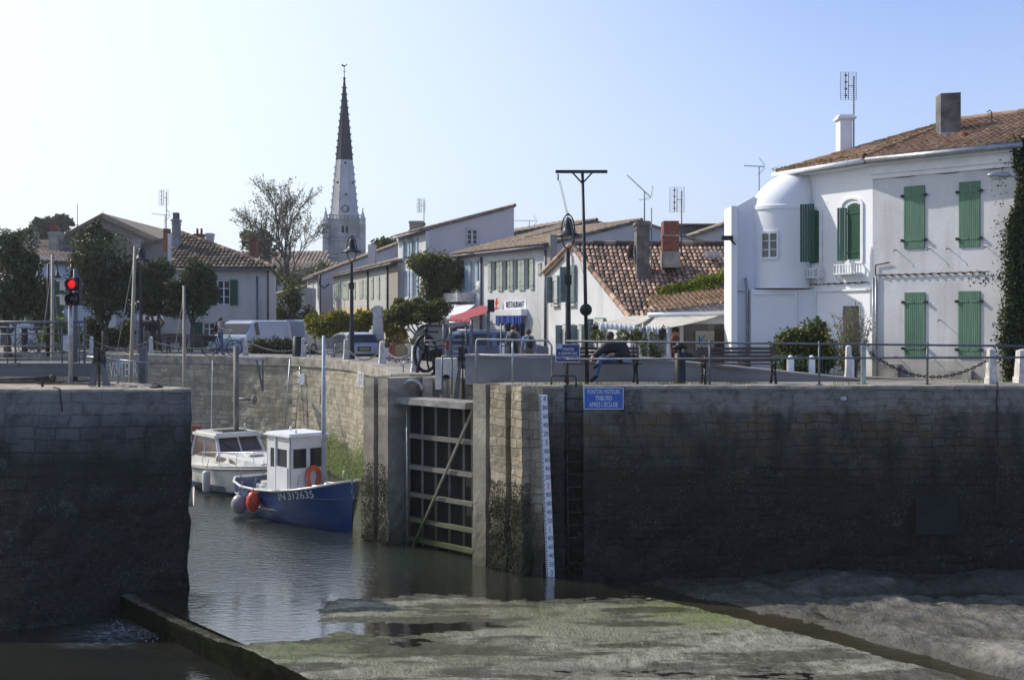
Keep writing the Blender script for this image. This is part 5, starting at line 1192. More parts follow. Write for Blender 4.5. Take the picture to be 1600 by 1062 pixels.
# tiled cottage
ct = E('cottage', (P(70,0,66).x,66,3.9), 0, 'cottage with a long channel tile roof and stout rendered chimneys behind the left trees', 'house')
m_ = W(ct); m_.bx(P(22,0,66).x,P(132,0,66).x,66.2,72,3.9,P(0,404,66).z); m_.build('wall', M['white_wall'], ct)
tiles(ct, [loc_(ct,p) for p in (P(16,404,65.8),P(134,404,65.8),P(134,377,71.5),P(24,377,71.5))], M['tiles_far'], (1,0,0), .24, .42)
chimney(ct, 76, 92, 362, 398, 68., 'concrete', .8); chimney(ct, 93, 110, 374, 392, 67.2, 'concrete_dark', .8); chimney(ct, 80, 86, 352, 366, 68.6, 'brick_red', .4, pots=1); chimney(ct, 52, 57, 362, 378, 69., 'concrete', .4, cap=False)
ct2 = E('cottage', (P(90,0,60).x,60,3.9), 0, 'low pale blue house with a dark green garage door under a small tile roof', 'house')
m_ = W(ct2); m_.prism([P(28,540,60),P(140,540,60),P(140,412,60),P(100,408,60),P(44,398,60),P(28,408,60)], (0,4,0)); m_.build('wall', M['blue_wall'], ct2)
tiles(ct2, [loc_(ct2,p) for p in (P(40,407,59.7),P(140,414,59.7),P(140,398,63),P(42,394,63))], M['tiles_far'], (1,0,0), .24, .42)
m_ = W(ct2); m_.bx(P(66,0,59.9).x,P(98,0,59.9).x,59.93,59.99,4.,P(0,437,60).z); m_.build('garage_door', M['green_dark'], ct2)
m_ = W(ct2); m_.bx(P(41,0,59.9).x,P(56,0,59.9).x,59.93,59.99,P(0,468,60).z,P(0,432,60).z); m_.build('window', M['glass'], ct2)
cf = E('cafe', (P(200,0,70).x,70,3.9), 0, 'low pale building with dark openings and an awning behind the small trees', 'cafe')
m_ = W(cf); m_.bx(P(-40,0,70).x,P(36,0,70).x,70,75,3.9,P(0,440,70).z); m_.build('wall', M['blue_wall'], cf); m_ = W(cf); m_.bx(P(118,0,70).x,P(262,0,70).x,70,75,3.9,P(0,480,70).z); m_.build('wall', M['blue_wall'], cf)
for a1_, a2_, t1 in ((2,14,500),(124,140,498),(160,174,500),(192,206,500),(232,250,503)): m_ = W(cf); m_.bx(P(a1_,0,70).x,P(a2_,0,70).x,69.95,69.99,3.9,P(0,t1,70).z); m_.build('window', M['glass'], cf)
m_ = W(cf); sheet(m_, P(214,492,69.9),P(262,492,69.9),P(264,500,67.5),P(212,500,67.5)); m_.build('awning', M['awning_cream'], cf); text('cafés', .5, M['letter_white'], 'lettering', cf, loc_(cf,P(238,495,67.4)), (R(90),0,0), ext=.01)
# houses down the lane between
ln = E('lane_house', (P(450,0,82).x,82,3.9), 0, 'small white house with a mono pitch roof at the end of the lane', 'house')
m_ = W(ln); m_.prism([P(420,545,82),P(475,545,82),P(475,448,82),P(421,464,82)], (0,5,0)); m_.build('wall', M['white_wall'], ln); tiles(ln, [loc_(ln,p) for p in (P(417,464,81.7),P(419,463,86),P(478,447,86),P(478,448,81.7))], M['tiles_far'], (0,1,0), .26, .45)
m_ = W(ln); m_.bx(P(440,0,81.9).x,P(448,0,81.9).x,81.95,81.99,4.,P(0,484,82).z); m_.build('door', M['wood_grey'], ln); m_ = W(ln); m_.bx(P(456,0,81.9).x,P(462,0,81.9).x,81.95,81.99,4.,P(0,486,82).z); m_.build('door', M['wood_grey'], ln)
l2_ = E('lane_house', (P(450,0,118).x,118,3.9), 0, 'distant brown roofed house below the church nave', 'house')
m_ = W(l2_); m_.bx(P(415,0,118).x,P(525,0,118).x,118,126,3.9,P(0,430,118).z); m_.build('wall', M['off_white'], l2_); tiles(l2_, [loc_(l2_,p) for p in (P(412,430,117.5),P(528,430,117.5),P(528,412,124),P(412,412,124))], M['tiles_far'], (1,0,0), .45, .7)
for u_,y_ in ((425,442),(455,440),(480,440)): m_ = W(l2_); m_.bx(P(u_,0,118).x,P(u_+8,0,118).x,117.9,117.99,P(0,y_+14,118).z,P(0,y_,118).z); m_.build('window', M['glass'], l2_)

# --- church
CD = 170.; tx = P(538,0,CD).x; ch_ = E('church', (tx, CD, 3.9), R(8), 'church with square pale bell tower and tall crocketed spire painted black on top', 'church')
def cz(py): return P(0,py,CD).z - 3.9
b = MB(); hw = 2.62
b.bx(-hw-.18,hw+.18,-hw-.18,hw+.18,-.5,cz(402)); b.bx(-hw-.3,hw+.3,-hw-.3,hw+.3,cz(404),cz(400)); b.bx(-hw,hw,-hw,hw,cz(402),cz(345)); b.bx(-hw-.22,hw+.22,-hw-.22,hw+.22,cz(378),cz(375))
for sx in (-1,1):
    for sy in (-1,1):
        for k in range(2):
            w = .55-.12*k; x_ = sx*(hw+.05); y_ = sy*(hw+.05); b.bx(x_-w,x_+w,y_-w,y_+w,-.5 if k == 0 else cz(402),cz(402) if k == 0 else cz(352))
b.build('tower', M['church_stone'], ch_)
b = MB(); 
for s_ in (-1,1):
    for i in range(11):
        x_ = -hw+2*hw*i/10
        for (xa,ya) in ((x_,s_*hw),(s_*hw,x_)): b.bx(xa-.09,xa+.09,ya-.09,ya+.09,cz(345),cz(339))
    b.bx(-hw-.12,hw+.12,s_*hw-.14,s_*hw+.14,cz(339.5),cz(338)); b.bx(s_*hw-.14,s_*hw+.14,-hw-.12,hw+.12,cz(339.5),cz(338)); b.bx(-hw-.2,hw+.2,s_*hw-.2,s_*hw+.2,cz(346),cz(344)); b.bx(s_*hw-.2,s_*hw+.2,-hw-.2,hw+.2,cz(346),cz(344))
b.build('balustrade', M['church_stone'], ch_)
for sx in (-1,1):
    for sy in (-1,1):
        b = MB(); x_, y_ = sx*(hw+.05), sy*(hw+.05); hp = 348 if sx > 0 else 330
        b.lathe([(.42,cz(356)),(.42,cz(345)),(.5,cz(344)),(.36,cz(343)),(.05,cz(331)),(.13,cz(330)),(.03,cz(327))], (x_,y_,0), 8, smooth=False); b.build('pinnacle', M['spire_white'], ch_)
b = MB(); n8 = 8; rb, zb0, zt0, zm0 = 2.15, cz(345), cz(124), cz(251)
def rr_(z): return rb*(1-(z-zb0)/(zt0-zb0))*1.0+.05
def oct_(mb, z0, z1):
    vs = [(rr_(z)*math.cos(math.pi/8+math.pi/4*k), rr_(z)*math.sin(math.pi/8+math.pi/4*k), z) for z in (z0,z1) for k in range(8)]
    mb.add(vs, [(k,(k+1)%8,8+(k+1)%8,8+k) for k in range(8)]+[list(range(8,16))])
    for k in range(8):
        a_ = math.pi/8+math.pi/4*k; z = z0
        mb.tube([(rr_(z0)*math.cos(a_),rr_(z0)*math.sin(a_),z0),(rr_(z1)*math.cos(a_),rr_(z1)*math.sin(a_),z1)], .07, 4, False)
        i = math.ceil((z0-zb0)/.98)
        while zb0+i*.98 < z1-.3: zz = zb0+i*.98; r0 = rr_(zz)+.13; mb.box((r0*math.cos(a_),r0*math.sin(a_),zz), (.2,.1,.13), a_, 0, R(-30)); i += 1
oct_(b, zb0, zm0); spw = b.build('spire', M['spire_white'], ch_); b = MB(); oct_(b, zm0, zt0); b.build('spire_tip', M['spire_black'], spw)
b = MB(); b.tube([(0,0,zt0-.3),(0,0,cz(103))], .06, 6); b.ball((0,0,zt0+.1),(.2,.2,.25)); b.box((0,0,cz(112)),(.5,.06,.06)); b.prism([Vector(p) for p in ((-.45,0,cz(103)),(-.15,0,cz(104.5)),(.1,0,cz(104)),(.42,0,cz(101.5)),(.36,0,cz(99)),(.2,0,cz(102)),(-.1,0,cz(102.2)),(-.28,0,cz(100)))],(0,.05,0)); b.build('weathercock', M['iron'], ch_)
b = MB(); fy = -rr_(cz(328))*.93-.12; b.lathe([(0,.06),(.5,.06),(.5,0),(0,0)], (0.15,fy,cz(328)), 24, Matrix.Rotation(R(90),3,'X')); ck_ = b.build('clock', M['spire_white'], ch_)
b = MB(); b.lathe([(.45,.0),(.45,.05),(.56,.05),(.56,0)], (0.15,fy-.07,cz(328)), 24, Matrix.Rotation(R(90),3,'X')); b.box((.32,fy-.1,cz(328)),(.36,.04,.06)); b.box((.24,fy-.1,cz(328)-.02),(.2,.04,.08)); b.build('clock_hands', M['letter_black'], ck_)
for s_ in (-1,1): b = MB(); b.bx(s_*.3-.2+.1,s_*.3+.2+.1,-hw-.05,-hw+.02,cz(366),cz(358)); b.prism([Vector((s_*.3+.1+x_,-hw-.05,cz(358)+z_)) for x_,z_ in ((-.2,0),(.2,0),(0,.45))],(0,.07,0)); b.build('opening', M['dark_interior'], ch_)
for px_,py_ in ((539.5,256.5),(528,287),(551,287),(540.5,306)): zz=cz(py_); b = MB(); b.box(((px_-538)*.095, -rr_(zz)*.93-.03, zz),(.3,.12,.3),0,0,R(45)); b.build('opening', M['dark_interior'], ch_)
b = MB()
for s_ in (-1.45,0.1,1.65): b.bx(s_-.06,s_+.06,-hw-.25,-hw-.17,3,cz(405))
for i in range(22): x_=-hw+2*hw*i/21; b.box((x_,-hw-.06,cz(373)),(.1,.1,.5)); b.box((x_,-hw-.16,cz(399)),(.06,.08,.6),0,0,R(35 if i%2 else -35))
b.build('stone_moulding', M['church_stone'], ch_)
b = W(ch_); n0, n1 = P(368,0,150), P(514,0,150); b.bx(n0.x,n1.x,150,162,3.9,P(0,425,150).z); b.build('nave', M['church_stone'], ch_)
tiles(ch_, [loc_(ch_,p) for p in (P(362,425,149.5),P(516,425,149.5),P(514,392,158),P(366,394,158))], M['tiles_far'], loc_(ch_,P(516,425,149.5))-loc_(ch_,P(362,425,149.5)), .5, .8, name='nave_roof')
for i in range(3): q = P(400+35*i,432,149.9); m_ = W(ch_); m_.bx(q.x-.6,q.x+.6,149.8,149.95,q.z-3,q.z); m_.build('window', M['glass'], ch_)
an = E('antenna_mast', P(121,400,130), 0, 'thin lattice radio mast beyond the barn roof', 'mast'); m_ = MB()
hh_ = P(0,318,130).z-P(0,400,130).z
for s_ in (-.25,.25): m_.tube([(s_,0,0),(s_*.2,0,hh_*.6)], .04, 4)
m_.tube([(0,0,hh_*.5),(0,0,hh_)], .04, 4)
for i in range(8): m_.tube([(-.22+.02*i,0,hh_*.6*i/8),(.22-.02*i,0,hh_*.6*(i+1)/8)], .025, 4)
m_.build('lattice', M['galv_dull'], an)
M['letter_faint2'] = simple('letter_faint2', (.12,.12,.115), .9, var=.3, scale=14)
M['letter_faint'] = simple('letter_faint', (.15,.15,.145), .9, var=.3, scale=14)
# ---------------------------------------------------------------- vegetation
def tr(name, px, d, z, crowns, label, **k):
    """crowns given in photo pixels: (px, py, rx, ry)"""
    x = (px-800)/F*d; s = d/F; cs = [((a-px)*s, rnd.uniform(-.2,.2), P(a,b,d).z-z, c*s, (c+e)*.5*s, e*s) for a,b,c,e in crowns]
    return tree(name, (x,d,z), cs, label, **k)
GT = 'small trees clipped along the quay'
tr('tree', 163, 56, 4.28, [(160,400,47,48),(135,440,42,46),(190,440,40,48),(165,460,56,37),(150,372,26,25)], 'broad dark evergreen tree with a bare trunk behind the traffic light', group=GT, nper=5200, size=.13, trunk=.16, seed=3, th=1.0, clumps=12)
tr('tree', 248, 57, 4.28, [(245,440,40,34),(255,470,40,32),(228,462,28,30)], 'dark evergreen tree between the dark lamp post and the bench', group=GT, nper=4600, size=.13, trunk=.12, seed=4, th=1.1, clumps=11)
tr('tree', 300, 55, 4.28, [(308,440,28,32),(305,475,33,32),(322,462,19,30),(290,455,23,28)], 'dark round crowned evergreen tree with a thin trunk by the shuttered window', group=GT, nper=4200, size=.13, trunk=.09, seed=5, th=1.2, clumps=10)
tr('tree', 12, 52, 4.28, [(-5,390,47,48),(8,440,58,51),(-20,470,70,41),(40,465,30,34),(38,420,21,25)], 'large dark evergreen tree cut by the photo edge beside the tiled cottage', group=GT, nper=5600, size=.13, trunk=.16, seed=6, th=.8, clumps=12)
tr('tree', 60, 55, 4.28, [(55,455,26,46),(62,480,28,34)], 'slim dark evergreen tree behind the triple headed lamp', group=GT, nper=2600, size=.13, trunk=.08, seed=8, th=.6)
tr('cypress_tree', 72, 150, 4, [(60,362,26,10),(90,352,20,9),(98,345,14,6),(70,350,18,8),(48,372,24,9),(80,372,30,12)], 'flat topped dark cypress with spreading boughs beyond the cottage chimneys', cat='tree', nper=900, size=.55, trunk=.3, seed=9, th=8.)
# tall bare tree, nearly leafless
def bare_tree(name, loc, h, label, seed, leaf='leaf_far', spread=1., nleaf=1500, r0=.22, depth=5, lean=0, lsz=.22):
    rd = random.Random(seed); o = E(name, loc, 0, label, 'tree'); t = MB(); f = MB()
    def rec(p, d, l, r, k):
        q = p + d*l; m = p.lerp(q,.5) + Vector((rd.gauss(0,.05),rd.gauss(0,.05),0))*l; t.tube([p,m,q],[r,r*.82,r*.66],5 if k > 2 else 4, False)
        if k <= 2:
            for _ in range(int(nleaf/260)): leaves(f, p.lerp(q, rd.random()), (l*.28,)*3, 3, lsz, rd, 1)
        if k == 0: return
        n = 3 if rd.random() < .75 else 2
        for i in range(n):
            a = Vector((rd.gauss(0,1),rd.gauss(0,1),rd.gauss(.15,.6))).normalized(); nd = (d + a*.62*spread).normalized(); nd.z = max(nd.z, -.1)
            rec(q if i else p.lerp(q, .7), nd, l*rd.uniform(.66,.86), r*.62, k-1)
    rec(Vector((0,0,-.2)), Vector((lean,0,1)).normalized(), h*.3, r0, depth)
    t.build('trunk', M['bark'], o); f.build('crown', M[leaf], o); return o
bt = bare_tree('bare_tree', P(474,0,86).x and (P(479,0,86).x,86,3.9), 11.6, 'tall half bare tree with fine branches left of the church tower', 21, nleaf=800, lean=-.17, depth=6, lsz=.13, spread=.92)
tr('tree', 402, 90, 3.9, [(395,385,18,18),(410,372,16,14),(388,372,14,12),(420,390,18,14)], 'sparse light green tree crown beside the slender brick chimney', leaf='leaf_far', nper=420, size=.28, trunk=.16, seed=12, th=5.)
tr('tree', 455, 76, 3.9, [(448,480,22,26),(462,455,20,26),(470,500,22,30),(440,500,14,20),(455,520,22,20)], 'ragged green tree at the mouth of the lane, left of the yellow house', leaf='leaf_mid', nper=900, size=.2, trunk=.12, seed=13, th=.8)
tr('tree', 520, 110, 3.9, [(500,425,18,16),(440,430,20,18),(470,432,24,14)], 'mid green tree below the church nave roof', leaf='leaf_far', nper=700, size=.32, trunk=.14, seed=14, th=3.)
tr('tree', 600, 96, 3.9, [(590,383,16,10),(608,380,16,9),(600,390,24,10)], 'dark green treetop above the terrace roofs right of the tower', leaf='leaf_mid', nper=600, size=.26, trunk=.12, seed=15, th=6.)
bare_tree('bare_tree', (P(690,0,84).x,84,3.9), 10.6, 'thin leafed treetop above the roof of the tall narrow house', 25, leaf='leaf_mid', spread=.8, nleaf=1900, r0=.15, depth=5)
# big climber on the tall house and the round clipped trees in front
o = bush('climbing_plant', (P(680,0,57).x, 57, 3.9), [((680-680)*.03,0,P(0,415,57).z-3.9,1.25,.8,.85),(.55,0,P(0,425,57).z-3.9,.95,.7,.9),(-.6,.1,P(0,410,57).z-3.9,.9,.6,.6),(.3,0,P(0,450,57).z-3.9,.95,.6,.95),(.0,0,P(0,440,57).z-3.9,.9,.6,.9),(.5,0,P(0,478,57).z-3.9,.8,.6,.6)], 'huge dark climbing plant bulging off the front of the tall house', 'climbing plant', leaf='leaf_olive', n=5200, size=.11, seed=31)
tr('round_tree', 655, 50, 3.9, [(625,487,24,18),(650,490,34,22),(680,487,26,18),(640,478,26,14)], 'low round headed tree with a dense olive crown left of the white awning', cat='tree', leaf='leaf_olive', nper=4200, size=.1, trunk=.09, seed=32, th=.8)
GY = 'yellowing bushes behind the quay edge'
for i,(px_,pts_,lab) in enumerate(((505,[(505,512,24,20),(490,503,12,12)],'yellow green bush left of the tall black street lamp'),(533,[(530,500,18,14),(540,512,16,16)],'yellow green bush immediately beside the lamp pole, higher than its neighbour'),
                     (566,[(566,502,18,16),(575,497,12,12)],'yellow green bush above the grey hatchback'),(612,[(606,502,12,18),(620,520,16,16)],'autumn yellow bush right of the stone obelisk'))):
    d=52.5; s=d/F; x=(px_-800)*s
    bush('bush', (x,d,3.9), [((a-px_)*s,rnd.uniform(-.2,.2),P(a,b,d).z-3.9,c*s,c*s*.7,e*s) for a,b,c,e in pts_], lab, group=GY, leaf='leaf_yellow', n=1500, size=.17, seed=40+i)
hd = bush('hedge', (P(428,0,52).x,52.2,4.28), [((a-428)*.029,0,.32,.42,.4,.4) for a in (400,415,430,445,458)], 'low dark clipped hedge behind the chain in front of the pale van', 'hedge', leaf='leaf_dark', n=1100, size=.1, seed=50)
bush('bush', (P(147,0,57).x,57,4.28), [(0,0,.9,.55,.5,.8),(.2,0,.5,.7,.5,.5)], 'dark oval bush standing left of the palm like trunk', leaf='leaf_dark', n=1500, size=.14, seed=51)
bush('bush', (P(95,0,56).x,56,4.28), [(0,0,1.0,.8,.5,.9),(.6,0,.7,.6,.5,.7),(-.5,0,.6,.6,.5,.6)], 'pale flowering bush seen through the footbridge railing', leaf='leaf_lime', n=1300, size=.16, seed=52)
bush('bush', (P(196,0,58).x,58,4.28), [(0,0,.8,.6,.5,.7),(-.7,0,.6,.5,.5,.5)], 'reddish green bush beside the leaning wooden mast', leaf='leaf_mid', n=1200, size=.14, seed=53)
bush('oleander_bush', (P(1252,0,31).x,30.9,4.28), [(-.2,0,.7,.6,.45,.62),(.3,0,.95,.52,.4,.6),(0,0,.4,.75,.4,.42),(.55,0,.6,.4,.4,.5)], 'dense dark green oleander in front of the white turret wall', 'bush', leaf='leaf_mid', n=4200, size=.1, seed=54)
def twiggy(loc, label, seed, h=2.1, sp=.85, leaf='leaf_yellow', n=60):
    rd = random.Random(seed); o = E('shrub', loc, 0, label, 'shrub'); t = MB(); f = MB()
    for i in range(n):
        a = rd.uniform(0,6.28); r = sp*rd.random()**.6; q = Vector((math.cos(a)*r, math.sin(a)*r*.6, h*(1-.35*(r/sp)**2)*rd.uniform(.7,1.02)))
        pts = branch(t, (q.x*.15,q.y*.15,0), q, .014, .004, rd, 4, .06)
        for p in pts[2:]:
            for _ in range(2): e = p+Vector((rd.gauss(0,.12),rd.gauss(0,.1),rd.uniform(.05,.25))); t.tube([p,e],[.005,.003],3,False)
        for _ in range(26): z_ = rd.random()**1.7; p = pts[min(4,int(z_*5))]; leaves(f, p+Vector((0,0,rd.uniform(-.1,.1))), (.12,.12,.15), 1, .07, rd, 1)
    t.build('branches', M['bark_pale'], o); f.build('foliage', M[leaf], o); return o
twiggy((P(1328,0,30.3).x,30.2,4.28), 'leggy shrub with thin twigs and yellow green leaves against the white wing', 60, 1.95, .72)
# ivy on the corner of the white house, creeper on the parapet
iv = E('ivy', (FM.b.x,FM.b.y-.1,4.2), 0, 'dense dark ivy covering the right hand corner of the white house', 'ivy'); f = MB(); rd = random.Random(70); t=MB()
for i in range(60):
    z = 5.9*i/59; wv = .28+.12*math.sin(z*2.2)+.2*S(3.5,2,z)*S(.5,1.2,z)+.1*S(4.5,3.5,z); leaves(f, (.08+rd.uniform(-.06,.05)-wv*.2, -.02, z), (wv+.06,.17,.28), 620, .075, rd, .8)
for i in range(26): leaves(f, (-.35-1.05*i/26, -.0, 2.72+.05*math.sin(i)-.1*(i%3)), (.1,.06,.08), 7 if i < 18 else 3, .07, rd)
for i in range(40): z = rd.uniform(.6,5.8); leaves(f, (-.45-rd.random()*.25, .0, z), (.14,.08,.16), 6, .06, rd)
branch(t,(0,.02,-.2),(0,.02,5.6),.07,.02,rd,10,.02); t.build('stem', M['bark'], iv); f.build('foliage', M['leaf_dark'], iv)
cp = E('creeper', P(1080,460,37.8), 0, 'bright lime creeper trailing over the parapet below the patched roof', 'creeper'); f = MB(); t = MB()
for i in range(70): u = rd.random(); q = P(1028,460,37.9).lerp(P(1148,428,37.9), u)-cp.location; leaves(f, q+Vector((0,-.05,rd.uniform(-.1,.12))), (.28,.18,.16), 26, .09, rd)
for px_,py_ in ((1020,472),(1015,480),(1098,452),(1105,455),(1112,452),(1030,465),(1010,492),(990,500)): leaves(f, P(px_,py_,37.6)-cp.location, (.3,.15,.22), 50, .09, rd)
t.tube([P(1020,480,37.9)-cp.location, P(1148,430,37.9)-cp.location], .02, 4); t.build('stem', M['bark'], cp); f.build('foliage', M['leaf_lime'], cp)
gr = MB(); rd = random.Random(80)
for cx_, cy_, n, sp in ((P(1048,0,27).x,26.9,120,.22),(P(1078,0,27).x,26.85,60,.2),(P(1560,0,27.5).x,28.1,60,.4),(P(1325,0,27).x,27.0,30,.3),(P(1165,0,27).x,26.9,30,.3),(P(880,0,27).x,26.9,70,.6),(P(940,0,27).x,26.9,50,.5)):
    for _ in range(n):
        x = cx_+rd.gauss(0,sp); y = cy_+rd.gauss(0,.08); h = rd.uniform(.03,.1); gr.add([(x-.01,y,4.29),(x+.01,y,4.29),(x+rd.uniform(-.04,.04),y+rd.uniform(-.03,.03),4.29+h)], [(0,1,2)])
gr.build('grass', M['leaf_lime'], label='tufts of grass growing along the paved quay edge', cat='grass', kind='stuff')
for i,(px_,lab) in enumerate(((933,'small clipped ball shrub under the left terrace lantern'),(974,'small clipped ball shrub just right of the seated man'),(995,'larger clipped ball shrub beside the hanging plastic curtain'))):
    d=33.2; o=E('ball_shrub',(P(px_,0,d).x,d,4.28),0,lab,'shrub','potted ball shrubs on the terrace'); f=MB(); leaves(f,(0,0,1.05),(.2,.2,.19),900,.05,rd,.4); f.build('foliage',M['leaf_mid'],o)
    m=MB(); m.tube([(0,0,.3),(0,0,1.0)],.02,6); m.build('stem',M['bark'],o); m=MB(); m.lathe([(0,0),(.14,0),(.19,.36),(.21,.36),(.21,.4),(.17,.4),(0,.36)],(0,0,0),14); m.build('plant_pot',M['pot'],o)
for i,(px_,lab) in enumerate(((1012,'straggly green plant behind the plastic curtain'),(1024,'tall thin potted plant beside the terrace frame'))):
    d=32.6; o=E('potted_plant',(P(px_,0,d).x,d,4.28),0,lab,'plant'); f=MB(); t=MB()
    for k in range(5): pt=branch(t,(0,0,.2),(rd.uniform(-.2,.2),0,rd.uniform(.6,1.3)),.01,.004,rd,3); [leaves(f,p,(.1,.1,.12),22,.08,rd) for p in pt[1:]]
    f.build('foliage',M['leaf_mid'],o); t.build('stem',M['bark'],o); m=MB(); m.lathe([(0,0),(.12,0),(.16,.3),(0,.3)],(0,0,0),12); m.build('plant_pot',M['bollard_white'],o)

# ---------------------------------------------------------------- quay furniture
rp_ = E('access_ramp', (0,0,0), 0, 'smooth grey rendered ramp wall rising behind the benches', 'ramp')
xa, xm, xb = P(727,0,28.6).x, P(975,0,28.6).x, P(1350,0,28.6).x
m = MB(); m.prism([Vector((xa,28.6,4.2)),Vector((xb,28.6,4.2)),Vector((xb,28.6,4.29)),Vector((xm,28.6,4.86)),Vector((xa,28.6,4.88))], (0,1.0,0)); m.build('wall', M['ramp_grey'], rp_)
m = MB(); m.prism([Vector((xa-.02,28.56,4.88)),Vector((xm,28.56,4.86)),Vector((xb,28.56,4.29)),Vector((xb,28.56,4.34)),Vector((xm,28.56,4.92)),Vector((xa-.02,28.56,4.94))], (0,1.08,0)); m.build('coping', M['ramp_grey'], rp_)
# bench
def make_bench(loc, rz, label):
    o = E('park_bench', loc, rz, label, 'bench', 'slatted benches on the quay')
    Lb = 1.9
    for i in range(4): MB().bx(-Lb/2,Lb/2,-.42+.11*i,-.34+.11*i,.43+.005*i,.46+.005*i).build('seat', M['bench_wood'], o) if i == 0 else None
    s = MB()
    for i in range(4): s.bx(-Lb/2,Lb/2,-.44+.115*i,-.345+.115*i,.465,.495)
    bpy.data.objects.remove([c for c in bpy.data.objects if c.parent is o and c.name.startswith('seat')][0])
    s.build('seat', M['bench_wood'], o)
    s = MB()
    for i in range(4): z = .56+.09*i; y = .05+.035*i; s.box((0,y,z),(Lb,.025,.065),0,R(-18))
    s.build('backrest', M['bench_wood'], o)
    for e in (-Lb/2+.12, Lb/2-.12):
        s = MB()
        s.tube([(e,-.5,.0),(e,-.42,.2),(e,-.36,.44)],[.035,.024,.03],6); s.tube([(e,.16,.0),(e,.02,.2),(e,.0,.44),(e,.08,.62),(e,.2,.92)],[.035,.024,.03,.024,.018],6)
        s.tube([(e,-.44,.45),(e,.02,.45)],.026,6); s.tube([(e,-.4,.2),(e,-.2,.27),(e,.03,.2)],.02,6); s.tube([(e,-.45,.46),(e,-.47,.62),(e,-.4,.66),(e,-.1,.65),(e,.09,.66)],.02,6)
        s.tube([(e,-.28,.22),(e,-.3,.44)],.014,5); s.tube([(e,-.1,.24),(e,-.12,.44)],.014,5)
        s.build('bench_leg', M['iron'], o)
    return o
b1 = make_bench((P(938,0,27.85).x,27.85,4.28), R(2), 'dark slatted bench the man in jeans sits on, right of the navy sign')
b2 = copy_tree(b1, (P(1152,0,27.7).x,27.7,4.28), R(-2), 'empty dark slatted bench between two rail posts, right of the iron bollard')
b3 = copy_tree(b1, (P(293,0,53.5).x,53.5,4.28), R(3), 'empty bench below the round dark tree, left of the bicycle')
b4 = copy_tree(b1, (P(345,0,54.5).x-2.9,55.8,4.28), R(60), 'bench half hidden behind the wooden mast near the obelisk post')
bpy.data.objects.remove(b4) if False else None
# bollards
def bollard_white(loc, rz, label, h=.8, w=.24):
    o = E('stone_bollard', loc, rz, label, 'bollard', 'white stone chain bollards along the quays'); m = MB(); a = w/2
    m.bx(-a*1.15,a*1.15,-a*1.15,a*1.15,-.02,.14)
    z0, z1 = .14, h
    m.add([(-a,-a,z0),(a,-a,z0),(a,a,z0),(-a,a,z0),(-a*.78,-a*.78,z1),(a*.78,-a*.78,z1),(a*.78,a*.78,z1),(-a*.78,a*.78,z1)], [(0,1,5,4),(1,2,6,5),(2,3,7,6),(3,0,4,7)]); m.add([(-a*.78,-a*.78,z1),(a*.78,-a*.78,z1),(a*.78,a*.78,z1),(-a*.78,a*.78,z1),(0,0,z1+.05)], [(0,1,4),(1,2,4),(2,3,4),(3,0,4)])
    m.build('shaft', M['bollard_white'], o)
    m = MB(); m.lathe([(.05,-.012),(.062,0),(.05,.012),(.038,0),(.05,-.012)], (a*.9,-a*.5,h*.78), 12, Matrix.Rotation(R(90),3,'X')); m.build('ring', M['iron'], o)
    return o
def edge_raw(px):
    k = (px-800)/F; bs = [Vector(p) for p in basin]+[B0+li*1.6]
    for i in range(len(bs)-1):
        a, b = bs[i], bs[i+1]; d = b-a; den = d.x-k*d.y
        if abs(den) < 1e-6: continue
        s = (k*a.y-a.x)/den
        if 0 <= s <= 1: q = a+d*s; n = Vector((-d.y,d.x)).normalized(); return q+n*.7
    return Vector((k*33.5, 33.5))
def edge_pt(px):
    """point 0.7 m in from the basin edge that lies in the direction px"""
    x = px
    for _ in range(12): q = edge_raw(x); x += (px-(800+q.x/q.y*F))*.6
    return q
bw_pts = []
labs = {143:'white stone bollard nearest the footbridge end',236:'white stone bollard beside the man in black',384:'white stone bollard right of the bicycle',478:'white stone bollard just right of the dark iron bollard',541:'white stone bollard against the black lamp foot',597:'white stone bollard before the grey hatchback bumper',648:'white stone bollard next to the black wheel'}
for px_, lb_ in labs.items():
    q = edge_pt(px_); bw_pts.append((px_, q))
    bollard_white((q.x,q.y,4.28), .3, lb_, .76, .2)
q = P(1549,0,27.5); bwr = (q.x,27.5); bollard_white((q.x,27.5,4.28), .1, 'white stone bollard before the far lower green shutter, tied to the big chain', .82, .2)
q = P(1598,0,28.0); bollard_white((q.x,28.0,4.28), 0, 'white stone bollard cut by the photo edge under the ivy', .78, .3)
q = P(1358,0,27.6); bollard_white((q.x,29.3,4.28), 0, 'white stone bollard with a reddish top at the drainpipe foot', .85, .15)
def iron_bollard(loc, r, h, label, kind=0):
    o = E('iron_bollard', loc, 0, label, 'bollard'); m = MB(); m.lathe([(r*1.05,0),(r*1.05,.06),(r,.08),(r*.98,h),(r*.7,h+.03),(0,h+.04)],(0,0,0),20); m.build('shaft', M['iron'], o)
    m = MB()
    if kind: m.lathe([(r*.5,h+.02),(r*.3,h+.1),(r*.25,h+.12)],(0,0,0),14); m.ball((0,0,h+.2),(.11,.11,.1),12,8); m.tube([(-.17,0,h+.16),(.17,0,h+.16)],.035,8)
    else: m.ball((0,0,h),(r*.95,r*.95,.1),14,8)
    m.build('cap', M['iron'], o); return o
iron_bollard((P(1062.5,0,27.1).x,27.1,4.28), .135, .72, 'thick black iron mooring bollard between the two benches', 1)
q = edge_pt(465); iron_bollard((q.x,q.y,4.28), .21, .78, 'stout black iron bollard on the basin edge behind the hedge')
